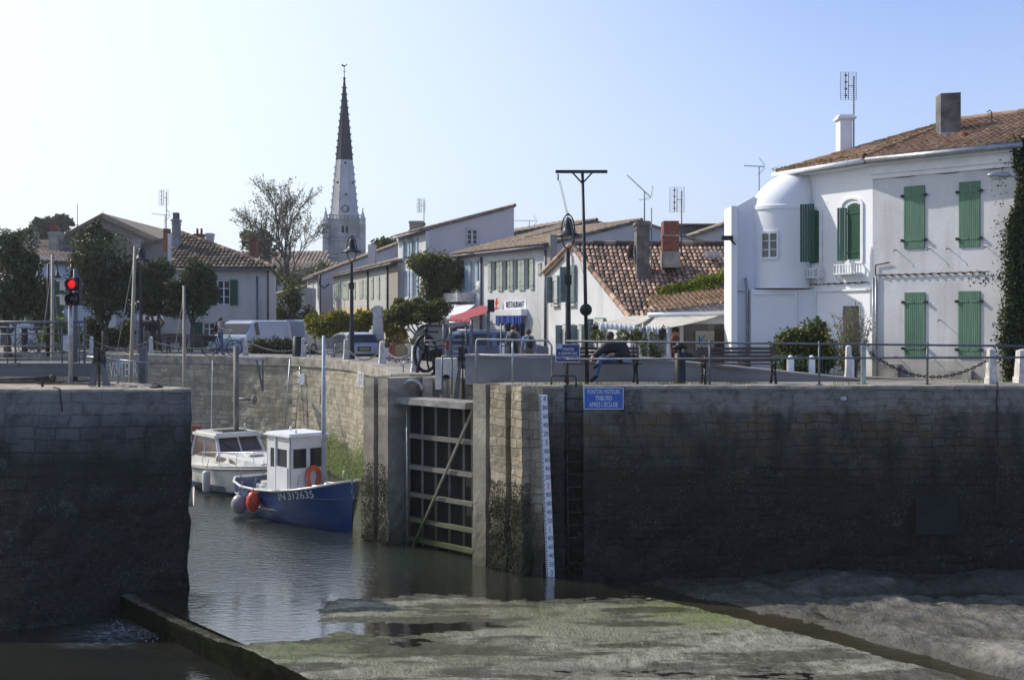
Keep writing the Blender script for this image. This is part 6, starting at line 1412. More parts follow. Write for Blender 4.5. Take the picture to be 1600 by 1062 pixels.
def chain(a, b_, sag, label, link=.06, r=.01, group='hanging chains'):
    a = Vector(a); b_ = Vector(b_); Lc = (b_-a).length*(1+2.6*(sag/(b_-a).length)**2); n = int(Lc/link); m = MB(); last = None
    pts = [a.lerp(b_, i/n)-Vector((0,0,sag*4*(i/n)*(1-i/n))) for i in range(n+1)]
    for i in range(n):
        p, q = pts[i], pts[i+1]; d = (q-p); e = d*.18; dn = d.normalized(); side = dn.cross(Vector((0,0,1))).normalized(); up = side.cross(dn); w = side if i%2 else up; w = w*link*.3
        m.tube([p-e-0*w, p+d*.15+w, q-d*.15+w, q+e, q-d*.15-w, p+d*.15-w, p-e], r, 4, False)
    return m.build('chain', M['iron'] if group == 'hanging chains' else M['galv_dull'], label=label, cat='chain', group='hanging chains')
q9 = lambda q, z=.66: Vector((q.x,q.y,4.28+z))
bp = dict(bw_pts)
eb = edge_pt(465)
chain(q9(bp[143]), q9(bp[236]), .42, 'chain hanging below the palm like trunk', .09, .013, 'hc')
chain(q9(bp[236],.6), q9(bp[384]), .35, 'chain hanging in front of the bench and bicycle', .09, .013, 'hc')
chain(q9(bp[384]), q9(eb,.3), .22, 'chain hanging in front of the low hedge', .09, .013, 'hc')
chain(q9(bp[478]), q9(bp[541],.5), .4, 'chain hanging before the wicker chairs left of the lamp', .08, .013, 'hc')
chain(q9(bp[541],.5), q9(bp[597],.5), .42, 'chain hanging across the hatchback bumper', .08, .013, 'hc')
chain(q9(bp[597]), q9(bp[648]), .35, 'chain hanging between the hatchback and the black wheel', .08, .013, 'hc')
chain(P(1360,551,27.8), P(1545,561,27.45), .5, 'heavy dark chain sagging before the two lower green shutters', .085, .014)
# railing along the right quay
def railing(name, pts_posts, za, zb_, x0, x1, y, label, mat='galv_dull', r=.024, zt2=None, group=None):
    o = E(name, (0,0,0), 0, label, 'railing', group)
    for px_, h in pts_posts: q = P(px_,0,y); m = MB(); m.tube([(q.x,y,4.27),(q.x,y,h)], r*1.1, 8); m.box((q.x,y,4.3),(.12,.12,.03)); m.build('post', M[mat], o)
    for a_, b_ in (za, zb_): m = MB(); m.tube([(P(x0,0,y).x,y,a_),(P(x1,0,y).x,y,b_)], r, 8); m.build('rail', M[mat], o)
    return o
yq = 26.75
railing('quay_railing', ((1109,5.33),(1280,5.3),(1449,5.28)), (P(0,533,yq).z,P(0,541,yq).z), (P(0,561,yq).z,P(0,558,yq).z), 884, 1640, yq, 'long two bar grey railing along the right quay edge', 'galv_dull')
o = E('quay_railing', (0,0,0), 0, 'bright galvanised tube railing left of the navy sign', 'railing')
ya = 27.6; m = MB()
m.tube([P(744,600,ya),P(744,533,ya),P(746,530,ya),P(850,532,ya),P(856,532,ya),P(862,540,ya),P(862,600,ya)], .024, 8); m.build('rail', M['galv'], o)
m = MB(); m.tube([P(745,554,ya),P(861,560,ya)], .024, 8); m.build('rail', M['galv'], o); m = MB(); m.tube([P(801,531,ya),P(801,598,ya)], .024, 8); m.build('post', M['galv'], o)
q = P(1349,0,27.4); m = MB(); o = E('steel_post', (q.x,27.4,4.28), 0, 'square pale steel post standing at the end of the sloping ramp', 'post'); m.bx(-.05,.05,-.05,.05,0,.93); m.build('shaft', M['galv'], o); m = MB(); m.bx(-.09,.09,-.09,.09,0,.02); m.build('base_plate', M['galv'], o)
# small bike hoops
def hoop(px0, px1, d, h, label, mat='iron_rust'):
    a, b_ = P(px0,0,d), P(px1,0,d); m = MB(); r = .07
    m.tube([(a.x,d,4.25),(a.x,d,4.28+h-r),(a.x+r*.4,d,4.28+h-.01),(a.x+r,d,4.28+h),(b_.x-r,d,4.28+h),(b_.x-r*.4,d,4.28+h-.01),(b_.x,d,4.28+h-r),(b_.x,d,4.25)], .02, 7); m.build('hoop_rail', M[mat], label=label, cat='rail hoop', group='low steel hoops on the quay edge')
hoop(861, 900, 26.62, .24, 'low rusty hoop under the navy sign'); hoop(630, 653, 33.2, .32, 'low pale hoop left of the black wheel', 'galv'); q=edge_pt(482); hoop(478, 484.5, q.y-.1, .5, 'narrow pale hoop on the coping by the dark iron bollard', 'galv')
# signs
sg = E('warning_sign', (P(887,0,26.9).x,26.9,4.28), 0, 'navy sign PORTES A FERMETURE AUTOMATIQUE on two short posts', 'sign')
a_, b_ = P(868,538,26.88), P(905,565,26.88); w_, h_ = b_.x-a_.x, a_.z-b_.z; cz_ = (a_.z+b_.z)/2-4.28
m = MB(); m.bx(-w_/2,w_/2,-.03,-.012,cz_-h_/2,cz_+h_/2); sb = m.build('panel', M['sign_navy'], sg); m = MB()
for p in ((-w_/2-.008,w_/2+.008,cz_+h_/2-.004,cz_+h_/2+.008),(-w_/2-.008,w_/2+.008,cz_-h_/2-.008,cz_-h_/2+.004),(-w_/2-.008,-w_/2+.006,cz_-h_/2,cz_+h_/2),(w_/2-.006,w_/2+.008,cz_-h_/2,cz_+h_/2)): m.bx(p[0],p[1],-.034,-.01,p[2],p[3])
m.build('border', M['letter_white'], sb)
m = MB(); m.bx(-w_/2+.01,-w_/2+.15,-.033,-.03,cz_+h_/2-.1,cz_+h_/2-.012); m.build('sticker', M['shutter_blue'], sb)
for i, (s_, sx_) in enumerate((('PORTES',.85),('A FERMETURE',.8),('AUTOMATIQUE',.8))): text(s_, .088, M['letter_white'], 'lettering', sb, (.0 if i else .02,-.036,cz_+.085-.095*i), (R(90),0,0), sx=sx_, ext=.003)
for x_ in (-.24,.24)[1:]: pass
m = MB(); m.tube([(-.02,.0,0),(-.02,.0,cz_+.1)], .022, 7); m.build('post', M['iron_rust'], sg)
ps = E('berth_sign', (P(943,0,26.25).x,26.25,P(0,622,26.25).z), 0, 'bright blue sign PONTON VISITEURS TRIBORD APRES L ECLUSE fixed to the quay wall', 'sign')
w_, h_ = 62/F*26.2, 34/F*26.2; m = MB(); m.bx(-w_/2,w_/2,-.03,-.01,-h_/2,h_/2); sb = m.build('panel', M['sign_blue'], ps); m = MB()
for p in ((-w_/2,w_/2,h_/2-.012,h_/2),(-w_/2,w_/2,-h_/2,-h_/2+.012),(-w_/2,-w_/2+.012,-h_/2,h_/2),(w_/2-.012,w_/2,-h_/2,h_/2)): m.bx(p[0],p[1],-.035,-.028,p[2],p[3])
m.build('border', M['letter_white'], sb)
for i, (s_, sx_) in enumerate((('PONTON VISITEURS',.55),('TRIBORD',.62),('APRES L\'ECLUSE',.62))): text(s_, .15, M['letter_white'], 'lettering', sb, (0,-.034,.145-.145*i), (R(90),0,0), sx=sx_, ext=.003)
m = MB(); [m.bx(x-.02,x+.02,-.01,.08,-.1,.1) for x in (-.3,.3)]; m.build('bracket', M['galv_dull'], ps)
text('ER', .46, M['letter_faint'], 'painted_lettering', None, (P(988,0,26.2).x,26.235,P(0,620,26.2).z), (R(90),0,0), ext=.003, label='faded painted letters ER on the quay stone right of the blue sign', cat='lettering')
text('ER', .46, M['letter_faint2'], 'painted_lettering', None, (P(992,0,26.2).x,26.235,P(0,638,26.2).z-.05), (R(90),0,0), ext=.003, label='very faint second row of painted letters ER below the first', cat='lettering')
bs = [Vector(p) for p in basin]
def wall_text(s, px, py, size, i, mat, sx_, label):
    a, b_ = bs[i], bs[i+1]; k = (px-800)/F; d = b_-a; s_ = (k*a.y-a.x)/(d.x-k*d.y); q = a+d*s_; n = Vector((d.y,-d.x)).normalized()*.07
    return text(s, size, M[mat], 'painted_lettering', None, (q.x+n.x,q.y+n.y,P(px,py,q.y).z), (R(90),0,math.atan2(d.y,d.x)), ext=.004, sx=sx_, label=label, cat='lettering')
wall_text('VISITEUR', 194, 578, .95, 2, 'letter_white', .38, 'white painted word VISITEUR on the basin wall behind the gate winch')
wall_text('-VISITEURS', 566, 594, .78, 7, 'letter_white', .42, 'white painted word VISITEUR cut off by the lock jamb')
q = P(472,592,45.3); m = MB(); m.box((q.x,q.y-.02,q.z),(.26,.03,.42), R(-30)); m.build('plaque', M['letter_white'], label='small white plaque on the basin wall right of the ladder', cat='plaque')
# gauge board
gx = P(853,0,26.2).x; gd = 26.15
go = E('tide_gauge', (gx, gd, 0), 0, 'long white tide gauge board with black and red numbers', 'gauge')
lean = R(1.35); gz = lambda t: P(0, 901-69*t, gd).z; top_, bot_ = P(849,617,gd), P(861,905,gd)
m = MB(); wg_ = .19; cxg = lambda z: (P(855,0,gd).x-gx) + (P(862,0,gd).x-P(855,0,gd).x)*0 + (bot_.x-top_.x)*(1-(z-bot_.z)/(top_.z-bot_.z)) - (bot_.x-top_.x)*.55
z0g, z1g = bot_.z+.02, top_.z
m.add([(cxg(z0g)-wg_/2,-.03,z0g),(cxg(z0g)+wg_/2,-.03,z0g),(cxg(z1g)+wg_/2,-.03,z1g),(cxg(z1g)-wg_/2,-.03,z1g),(cxg(z0g)-wg_/2,.05,z0g),(cxg(z0g)+wg_/2,.05,z0g),(cxg(z1g)+wg_/2,.05,z1g),(cxg(z1g)-wg_/2,.05,z1g)], [(0,1,2,3),(1,5,6,2),(0,3,7,4),(3,2,6,7),(0,4,5,1)])
gb = m.build('board', quay_white if False else M['letter_white'], go)
m = MB(); 
for i in range(int((z1g-z0g)/.05)):
    z = z0g+.05*i+.02; m.bx(cxg(z)-wg_/2, cxg(z)-wg_/2+(.05 if i%2 == 0 else .035), -.034,-.029, z, z+.024)
m.build('scale_marks', M['letter_black'], gb)
zc = 0.
for mt_ in range(0,5):
    for k in (0,20,40,60,80):
        t_ = mt_+k/100
        if t_ > 4.05: continue
        z = t_*.985+.02 ; s_ = str(mt_) if k == 0 else str(k)
        text(s_, .15 if k else .18, M['letter_red'] if (mt_ == 2 and k == 0) else M['letter_black'], 'numeral', gb, (cxg(z)+.03,-.034,z+.05), (R(90),0,0), ext=.002, sx=.75)
def ladder(name, a, b_, w, n, label, mat, out=(0,-.12,0), side=(1,0,0)):
    a = Vector(a); b_ = Vector(b_); out = Vector(out); sd = Vector(side).normalized()*w/2; o = E(name, a, 0, label, 'ladder')
    for s in (-1,1): m = MB(); m.tube([sd*s+out, (b_-a)+sd*s+out], .022, 6); m.build('rail', M[mat], o)
    for i in range(n): m = MB(); p = (b_-a)*((i+.5)/n)+out; m.tube([p-sd,p+sd], .018, 6); m.build('rung', M[mat], o)
    return o
ladder('quay_ladder', P(898,612,26.55), (P(903,0,26.55).x,26.55,-.2), .42, 15, 'dark iron ladder set in the slot right of the tide gauge', 'iron_rust')
qa = edge_pt(463); ba = Vector((bs[4])); 
ladder('quay_ladder', (P(463,0,46.3).x,46.25,4.25), (P(449,0,45.8).x,46.2,.5), .42, 13, 'pale rung ladder down the sunlit basin wall', 'galv', (0,-.18,0))
m = MB(); a_, b_ = P(1430,777,26.25), P(1495,834,26.25); m.bx(a_.x,b_.x,26.22,26.3,b_.z,a_.z); fr = m.build('sluice_hatch', M['gate_dark'], label='square black hatch low in the dark quay wall', cat='hatch')
m = MB(); q = P(1557,600,26.25); pts = [Vector((q.x+.02*math.sin(i*.9),26.2-.0*i,4.4-i*.16)) for i in range(18)]; 
ch2 = MB()
for i in range(34):
    p = Vector((q.x+.015*math.sin(i*.9),26.22,4.36-i*.085)); w = Vector((.025,0,0)) if i%2 else Vector((0,.02,0)); ch2.tube([p+Vector((0,0,.05)),p+w,p-Vector((0,0,.05)),p-w,p+Vector((0,0,.05))], .011, 4, False)
ch2.build('mooring_chain', M['iron_rust'], label='rusty mooring chain hanging down the seam of the quay wall', cat='chain')
m = MB(); q = P(1318,621,26.27); m.lathe([(0,-.03),(.07,-.03),(.08,0)], q, 16, Matrix.Rotation(R(90),3,'X')); m.build('wall_disc', M['galv'], label='small round metal disc on the quay wall', cat='disc')
# lamp posts
def lamp(loc, h, label, mat='iron', ring=True, s=1.):
    o = E('street_lamp', loc, 0, label, 'street lamp'); 
    m = MB(); m.lathe([(.17*s,0),(.17*s,.1),(.14*s,.14),(.125*s,1.2),(.1*s,1.25),(.085*s,h*.6),(.065*s,h-1.35*s)],(0,0,0),14); m.build('pole', M[mat], o)
    m = MB(); zc_ = h-.62*s; m.tube([(0.24*s*math.sin(t),0,zc_-.62*s*math.cos(t)) for t in [2*math.pi*i/28 for i in range(29)]], .026*s, 7, False); m.ball((0,0,h-.0),(.05*s,.05*s,.06*s),8,6); m.box((0,0,zc_-.7*s),(.08*s,.08*s,.2*s)); m.build('bracket_ring', M[mat], o)
    m = MB(); m.lathe([(0,h-.1*s),(.07*s,h-.12*s),(.13*s,h-.2*s),(.17*s,h-.42*s),(.21*s,h-.58*s),(.33*s,h-.68*s),(.52*s,h-.78*s),(.51*s,h-.8*s),(.2*s,h-.7*s),(0,h-.68*s)],(0,0,0),22); sh_ = m.build('lamp_shade', M[mat], o)
    m = MB(); m.ball((0,0,h-.76*s),(.16*s,.16*s,.12*s),14,8); m.build('lamp_bowl', M['lamp_glass'], o)
    m = MB(); m.bx(-.12*s,.12*s,-.1*s,.1*s,h*.55+.1,h*.55+.35); m.build('clamp_box', M[mat], o); return o
q = P(549.5,0,42.5); lamp((P(549.5,0,44.2).x,44.2,4.28), P(0,369,44.2).z-4.28, 'tall black street lamp standing beside the grey hatchback', s=.78)
lamp((P(892.5,0,28.35).x,29.9,4.28), P(0,335,29.9).z-4.28, 'tall black street lamp in front of the gabled house, behind the navy sign', s=.72)
lamp((P(220,0,52.8).x,52.8,4.28), P(0,384,52.8).z-4.28, 'dark grey street lamp beside the man in black', 'iron', s=.85)
o = E('street_lamp', (P(75,0,48).x,48,4.28), 0, 'dark post with three drooping gooseneck lamps behind the footbridge', 'street lamp'); hh_ = P(0,412,48).z-4.28
m = MB(); m.tube([(0,0,0),(0,0,hh_)], [.07,.045], 8); m.build('pole', M['iron'], o)
for k,(dx,dy) in enumerate(((-.4,0),(.35,.1),(.1,.3))):
    m = MB(); m.tube([(0,0,hh_-.3)]+[(dx*(.5-.5*math.cos(t)),dy*(.5-.5*math.cos(t)),hh_-.15+.2*math.sin(t)) for t in [math.pi*i/8 for i in range(9)]]+[(dx,dy,hh_-.35)], .022, 6); a2 = m.build('arm', M['iron'], o)
    m = MB(); m.lathe([(.02,.15),(.06,.12),(.08,-.02),(.2,-.12),(.18,-.13),(0,-.08)], (dx,dy,hh_-.45), 14); m.build('lamp_shade', M['iron'], a2)
o = E('street_lamp', (P(1590,0,28.3).x-.1,28.35,P(0,276,28.3).z), 0, 'grey cobra head street light projecting from the ivy covered corner', 'street lamp')
m = MB(); m.tube([(.35,.1,-.1),(.1,0,0),(-.15,-.05,.02)], .03, 8); m.build('arm', M['galv'], o); m = MB(); m.ball((-.38,-.1,.03),(.3,.12,.085),14,8); m.build('lamp_head', M['galv'], o); m = MB(); m.ball((-.42,-.1,-.02),(.2,.09,.07),12,6); m.build('lamp_bowl', M['lamp_glass'], o)
# T shaped mast
tm = E('signal_mast', (P(917.5,0,27.0).x,27.,4.28), 0, 'slim black T shaped mast with a round black disc', 'mast'); ht = P(0,268,27).z-4.28; dx = P(910,0,27).x-P(917.5,0,27).x
m = MB(); m.tube([(0,0,0),(dx*.45,0,ht*.5),(dx,0,ht)], [.05,.042,.036], 10); m.build('pole', M['iron'], tm)
m = MB(); m.bx(P(868,0,27).x-P(917.5,0,27).x, P(949,0,27).x-P(917.5,0,27).x, -.03,.03,ht-.04,ht+.03); m.build('crossbar', M['iron'], tm)
m = MB(); m.beam((dx-.24,0,ht-.02),(dx,0,ht-.28),.035,.035); m.beam((dx+.24,0,ht-.02),(dx,0,ht-.28),.035,.035); m.build('brace', M['iron'], tm)
m = MB(); zd = P(0,484,27).z-4.28; m.lathe([(0,.03),(.14,.025),(.145,0),(.14,-.025),(0,-.03)], (dx*.3,-.05,zd), 24, Matrix.Rotation(R(90),3,'X')); m.build('disc', M['iron'], tm)
m = MB(); q0 = P(872,272,27)-tm.location; q1 = P(888,345,27)-tm.location; m.tube([q0,q0-Vector((0,0,.15))],.02,5); m.tube([q0-Vector((-.02,0,.15)),q1],.006,4); m.tube([q0-Vector((-.05,0,.15)),q1+Vector((.03,0,0)),P(915,440,27)-tm.location],.006,4); m.build('halyard', M['rope'], tm)

# ---------------------------------------------------------------- lock gate and its machinery
gt_ = E('lock_gate', (0,0,0), 0, 'open lock gate with a grid of weathered timber bars and one long diagonal', 'gate')
def gp(px, py, dep=.55): q = lw(px, dep) if False else None
def gpt(px, py, dep):
    """point on the plane dep metres inside the lock face, under photo pixel"""
    a = LF.a + li*dep; kx = (px-800)/F; d = a.dot(LF.n)/(kx*LF.n.x+LF.n.y); return P(px, py, d)
D = .62; tv = Vector((LF.t.x,LF.t.y,0)); iv_ = Vector((li.x,li.y,0))
def gbeam(x0,y0,x1,y1,w,th,name,mat,dep=D):
    m = MB(); m.beam(gpt(x0,y0,dep), gpt(x1,y1,dep), th, w, iv_.cross(tv) if False else (0,0,1)); return m.build(name, M[mat], gt_)
for x_ in (638.5,660,681,702,724.5): gbeam(x_,628,x_+.3,{638.5:862,660:866,681:872,702:878,724.5:884}[x_],.05,.06,'upright','gate_timber')
gbeam(738,630,739.5,886,.06,.08,'upright','gate_timber')
for (ya_,yb_,w) in ((676,695,.13),(726,744,.13),(770,788,.12),(809,829,.12),(838,862,.13)):
    m = MB(); a_, b_ = gpt(637,ya_,D-.1), gpt(741,yb_,D-.1); z_ = (a_.z+b_.z)/2; a_.z = b_.z = z_; m.beam(a_, b_, .12, w*.85, (0,0,1)); m.build('crossbar', M['gate_timber'], gt_)
gbeam(739,640,643,858,.06,.05,'diagonal_brace','gate_timber',D-.22)
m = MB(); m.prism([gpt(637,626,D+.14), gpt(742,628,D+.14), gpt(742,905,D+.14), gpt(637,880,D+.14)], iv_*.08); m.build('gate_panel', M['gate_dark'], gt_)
m = MB(); a_, b_ = gpt(627,614,D-.1), gpt(741,620,D-.1); z_ = 3.8; pts = [Vector((a_.x,a_.y,z_)), Vector((b_.x,b_.y,z_)), Vector((b_.x,b_.y,z_))+iv_*.75, Vector((a_.x,a_.y,z_))+iv_*.75]
m.prism([p-iv_*.3 for p in pts], (0,0,-.16)); m.build('walkway', M['concrete'], gt_)
m = MB(); m.tube([gpt(636,632,D-.2),gpt(636,860,D-.2)], .03, 8); m.build('guide_pipe', M['galv'], gt_)
# masonry steps and block behind the gate
mc = E('winch_plinth', (0,0,0), 0, 'pale rendered winch plinth with a round port above the lock gate', 'plinth')
a_ = P(680,560,29.9); b_ = P(713,600,29.9); m = MB(); m.bx(a_.x,b_.x,29.9,30.5,4.0,a_.z); m.build('block', M['cream_paint'], mc)
m = MB(); q = P(697,591,29.88); m.lathe([(0,-.02),(.1,-.02),(.1,.0)], q, 18, Matrix.Rotation(R(90),3,'X')); m.build('port', M['dark_interior'], mc)
st = E('stone_steps', (0,0,0), 0, 'small flight of worn masonry blocks at the head of the gate', 'steps')
m = MB(); m.bx(P(660,0,30.2).x,P(690,0,30.2).x,30.2,31.2,3.5,P(0,591,30.2).z); m.bx(P(690,0,29.8).x,P(710,0,29.8).x,29.8,30.5,3.5,P(0,595,29.8).z); m.bx(P(640,0,31.2).x,P(672,0,31.2).x,31.2,32.5,3.6,P(0,584,31.2).z); m.build('blocks', M['coping'], st)
m = MB(); q = P(643,610,30.1); m.tube([q+Vector((.3*math.cos(t)*.9,0,.26*math.sin(t))) for t in [math.pi*i/10 for i in range(11)]], .05, 8); m.build('pipe_bend', M['galv'], label='grey curved pipe bend at the left end of the gate walkway', cat='pipe')
wh = E('sluice_winch', (P(665,0,32.2).x,32.2,4.28), R(12), 'old black cast iron sluice winding wheel on an A frame', 'winch')
zc_ = P(0,552,32.2).z-4.28; m = MB(); rw = .5
m.tube([(.28*math.sin(t)*1.1,rw*0,zc_+.5*math.cos(t)) for t in [2*math.pi*i/30 for i in range(31)]], .05, 8, False)
for i in range(5): t = 2*math.pi*i/5+.3; m.tube([(0,0,zc_),(.29*math.sin(t),0,zc_+.48*math.cos(t))], .028, 6)
m.lathe([(0,-.1),(.11,-.1),(.11,.1),(0,.1)],(0,0,zc_),14,Matrix.Rotation(R(90),3,'X')); m.build('wheel', M['iron'], wh)
for sx_ in (-1,1): m = MB(); m.tube([(sx_*.26,-.12,0),(sx_*.2,-.12,.35),(sx_*.05,-.12,zc_+.1),(0,-.12,zc_+.6)], [.06,.04,.04,.03], 7); m.box((sx_*.27,-.12,.03),(.2,.14,.06)); m.build('stand', M['iron'], wh)
m = MB(); m.tube([(0,.1,zc_+.0),(.5,.1,zc_+.03)], .13, 12); m.build('gear_shaft', M['iron'], wh); m = MB(); m.tube([(-.25,-.1,zc_+.52),(0,-.1,zc_+.6),(.35,-.1,zc_+.6)], .025, 6); m.ball((0,-.12,zc_+.66),(.07,.07,.08)); m.build('crank', M['iron'], wh)
def rack_stand(px, py0, py1, d, label, zb_):
    o = E('gate_winch', (P(px,0,d).x,d,zb_), 0, label, 'winch'); h = P(0,py1,d).z-zb_; ht_ = P(0,py0,d).z-zb_
    for s_ in (-1,1): m = MB(); m.prism([Vector((s_*.03,-.05,h)),Vector((s_*.09,-.05,h)),Vector((s_*.24,-.05,0)),Vector((s_*.1,-.05,0))], (0,.14,0)); m.build('leg', M['steel_blue'], o)
    m = MB(); m.bx(-.14,.14,-.1,.12,h-.02,h+.02); m.bx(-.11,-.0,-.08,.1,h+.02,h+.34); m.bx(0.03,.12,-.06,.08,h+.02,h+.28); m.ball((.12,-.08,h+.1),(.07,.05,.07),10,6); m.build('gearbox', M['iron_rust'], o)
    m = MB(); m.bx(-.02,.02,-.02,.02,-.1,ht_); m.build('rack_bar', M['iron'], o); return o
rack_stand(723, 521, 562, 29.3, 'steel gate winch with A shaped legs and toothed rack right of the plinth', 3.78)
def hrail(label, pts_, posts, d, mat='galv', cat='railing', r=.022, name='hand_railing'):
    o = E(name, (0,0,0), 0, label, cat); m = MB(); m.tube([P(x,y,d) for x,y in pts_], r, 8); m.build('rail', M[mat], o)
    for x,y0,y1 in posts: m = MB(); m.tube([P(x,y0,d),P(x,y1,d)], r, 8); m.build('post', M[mat], o)
    return o
hrail('tube handrail looping right of the gate winch', [(727,557),(755,561),(763,564),(765,575),(758,596)], [(735,560,594),(758,562,596)], 29.0)
hrail('short tube handrail left of the gate winch', [(691,556),(716,558)], [(691,556,614),(706,558,616)], 29.2, 'galv_dull')
# the tall ladder like frame behind
o = E('rail_frame', (0,0,0), 0, 'tall ladder like steel frame with seven bars behind the gate winch', 'frame')
d=31.5
for x,y0 in ((693,507),(704,512),(728,503),(737,500)): m = MB(); m.tube([P(x,y0,d),P(x,564,d)], .028 if x in (693,728) else .045, 6); m.build('post', M['galv_dull'], o)
for y in (504,522,531,540,549,556): m = MB(); m.tube([P(702,y,d),P(730,y,d)], .018 if y > 505 else .03, 6); m.build('rung', M['galv'], o)
for x in (693,):  m = MB(); m.tube([P(665,532,d),P(702,532,d)],.02,6); m.tube([P(665,538,d),P(702,541,d)],.02,6); m.build('side_rail', M['galv_dull'], o)
o = E('control_post', (P(763,0,30.5).x,30.5,4.28), 0, 'dark grey post topped by a flat black box before the red awning', 'post'); hh_ = P(0,468,30.5).z-4.28
m = MB(); m.bx(-.045,.045,-.04,.04,0,hh_-.3); m.build('pole', M['galv_dull'], o); m = MB(); m.bx(-.02,.16,-.1,.08,hh_-.33,hh_); m.build('box', M['iron'], o)
for i,(x,y0,lb) in enumerate(((783,505,'thin grey post left of the walking man'),(789,514,'second thin grey post, touching the walking man'))): 
    o = E('thin_post', (P(x,0,33.5).x,33.5,4.0), 0, lb, 'post'); m = MB(); m.tube([(0,0,0),(0,0,P(0,y0,33.5).z-4.)], .022, 6); m.build('pole', M['galv_dull'], o); m = MB(); m.tube([(0,0,1.05),(.16,0,1.05)], .018, 6); m.build('bar', M['galv_dull'], o)
m = MB(); q = P(785,0,35); m.bx(q.x-.08,q.x+.08,35-.08,35.08,4.2,P(0,536,35).z); m.bx(q.x-.085,q.x+.085,34.915,35.085,4.95,5.0); m.build('marker_post', M['white_paint'], label='short white marker post with a grey band before the blue estate car', cat='post')
m = MB(); q = P(590,0,50); m.prism([Vector((q.x-.25,50,3.9)),Vector((q.x+.25,50,3.9)),Vector((q.x+.2,50,P(0,480,50).z)),Vector((q.x+.1,50,P(0,477.5,50).z)),Vector((q.x-.1,50,P(0,477.5,50).z)),Vector((q.x-.2,50,P(0,480,50).z))],(0,.4,0)); m.build('stone_obelisk', M['bollard_white'], label='tall pale stone obelisk post between the yellow bushes', cat='obelisk')
# traffic signal and footbridge on the pier
fb = E('footbridge', (0,0,0), 0, 'grey steel footbridge girder with a multi bar railing lying across the pier', 'footbridge')
m = MB(); a_ = P(138,592,28.2); zt_ = P(0,569,28.2).z; m.bx(-16,a_.x,28.2,29.4,4.42,zt_-.02); m.bx(-16,a_.x+.05,28.15,29.45,zt_-.02,zt_+.03); m.bx(-16,a_.x,28.16,28.2,4.42,4.48); m.build('girder', M['steel_blue'], fb)
for px_ in (-40,12,24,97,107,124,132): m = MB(); m.tube([P(px_,502,28.25),P(px_,568,28.25)], .024 if px_ in (-40,24,132) else .016, 7); m.build('post', M['galv_dull'], fb)
for k,y in enumerate((503,511,522,541,551,560)): m = MB(); m.tube([P(-60,y,28.25),P(133,y,28.25)], .032 if k == 0 else .016, 7); m.build('rail', M['galv_dull'], fb)
for px_ in (24,): m = MB(); m.box(P(px_,569,28.2),(.2,.14,.08)); m.build('bracket', M['steel_blue'], fb)
ts = E('traffic_light', (P(110,0,27.6).x,27.6,4.28), 0, 'grey post with two stacked signal lamps, the upper one lit red', 'traffic light')
hp = P(0,440,27.6).z-4.28; m = MB(); m.tube([(0,0,0),(0,0,hp)], .055, 12); m.bx(-.14,.14,-.12,.12,0,.02); m.build('pole', M['galv'], ts)
m = MB(); m.bx(-.14,.02,-.1,-.02,P(0,548,27.6).z-4.28,P(0,524,27.6).z-4.28); m.build('control_box', M['galv'], ts)
def lamp_head(z, lens, nm):
    x_ = P(115.5,0,27.5).x-ts.location.x; m = MB(); m.bx(x_-.165,x_+.165,-.2,.0,z-.155,z+.155); m.lathe([(.135,-.34),(.15,-.3),(.145,-.2),(.12,-.2),(.12,-.33),(.135,-.34)],(x_,0,z),18,Matrix.Rotation(R(-90),3,'X')); h = m.build('signal_housing', M['iron'], ts)
    m = MB(); m.lathe([(0,-.245),(.08,-.235),(.115,-.21)],(x_,0,z),18,Matrix.Rotation(R(90),3,'X') @ Matrix.Scale(-1,3,Vector((0,0,1)))) ; m = MB(); m.ball((x_,-.21,z),(.105,.03,.105),16,10); m.build(nm, M[lens], h)
    m = MB(); m.bx(x_-.34,x_-.2,-.1,.1,z-.1-.04,z+.1-.04); m.bx(x_-.42,x_-.16,-.12,.12,z+.07,z+.1); m.build('side_signal', M['cream_paint'], ts)
lamp_head(P(0,444,27.5).z-4.28, 'red_lamp', 'red_lens'); lamp_head(P(0,467,27.5).z-4.28, 'lens_dark', 'dark_lens')
m = MB(); q = P(111,0,27.5).x-ts.location.x; z0_ = P(0,433,27.5).z-4.28; z1_ = P(0,405,27.5).z-4.28; m.tube([(q,-.05,z0_),(q,-.05,z1_-.12)], .035, 8); m.build('beacon_stem', M['iron'], ts); m = MB(); m.tube([(q,-.05,z1_-.12),(q,-.05,z1_)], .036, 8); m.build('beacon_cap', M['tail_red'], ts)
m = MB(); q = P(117.5,0,28.8); m.tube([(q.x,28.8,4.28),(q.x,28.8,P(0,420,28.8).z)], .06, 10); o = m.build('steel_post', M['galv_dull'], label='plain grey steel post right behind the traffic light', cat='post')
wr = E('rope_winch', (P(68,0,45).x,45,4.28), 0, 'dark timber winch frame with a roped drum seen through the bridge railing', 'winch')
wr.location = (P(68,0,40).x,52.3,4.28); sc2 = 52.3/F
for s_ in (-1,1): m = MB(); m.bx(s_*.85-.06,s_*.85+.06,-.2,.2,0,1.15); m.build('frame_leg', M['wood_dark'], wr)
for z_ in (1.1,.9): m = MB(); m.beam((-1.0,0,z_),(1.0,0,z_),.1,.07); m.build('crossbeam', M['wood_dark'], wr)
m = MB(); m.tube([(-.8,0,.35),(.8,0,.35)], .14, 10); [m.tube([(-.7+.1*i,0,.35),(-.64+.1*i,0,.35)], .18, 10) for i in range(14)]; m.build('rope_drum', M['rope'], wr); wr.location.x = P(68,0,52.3).x
rack_stand(155, 545, 566, 26.6, 'small steel gate winch with A shaped legs standing on the pier', 4.28)
hrail('tube handrail loop beside the winch on the pier', [(136,557),(183,562),(188,566),(190,575),(185,598)], [(166,560,598),(184,563,599)], 26.7)
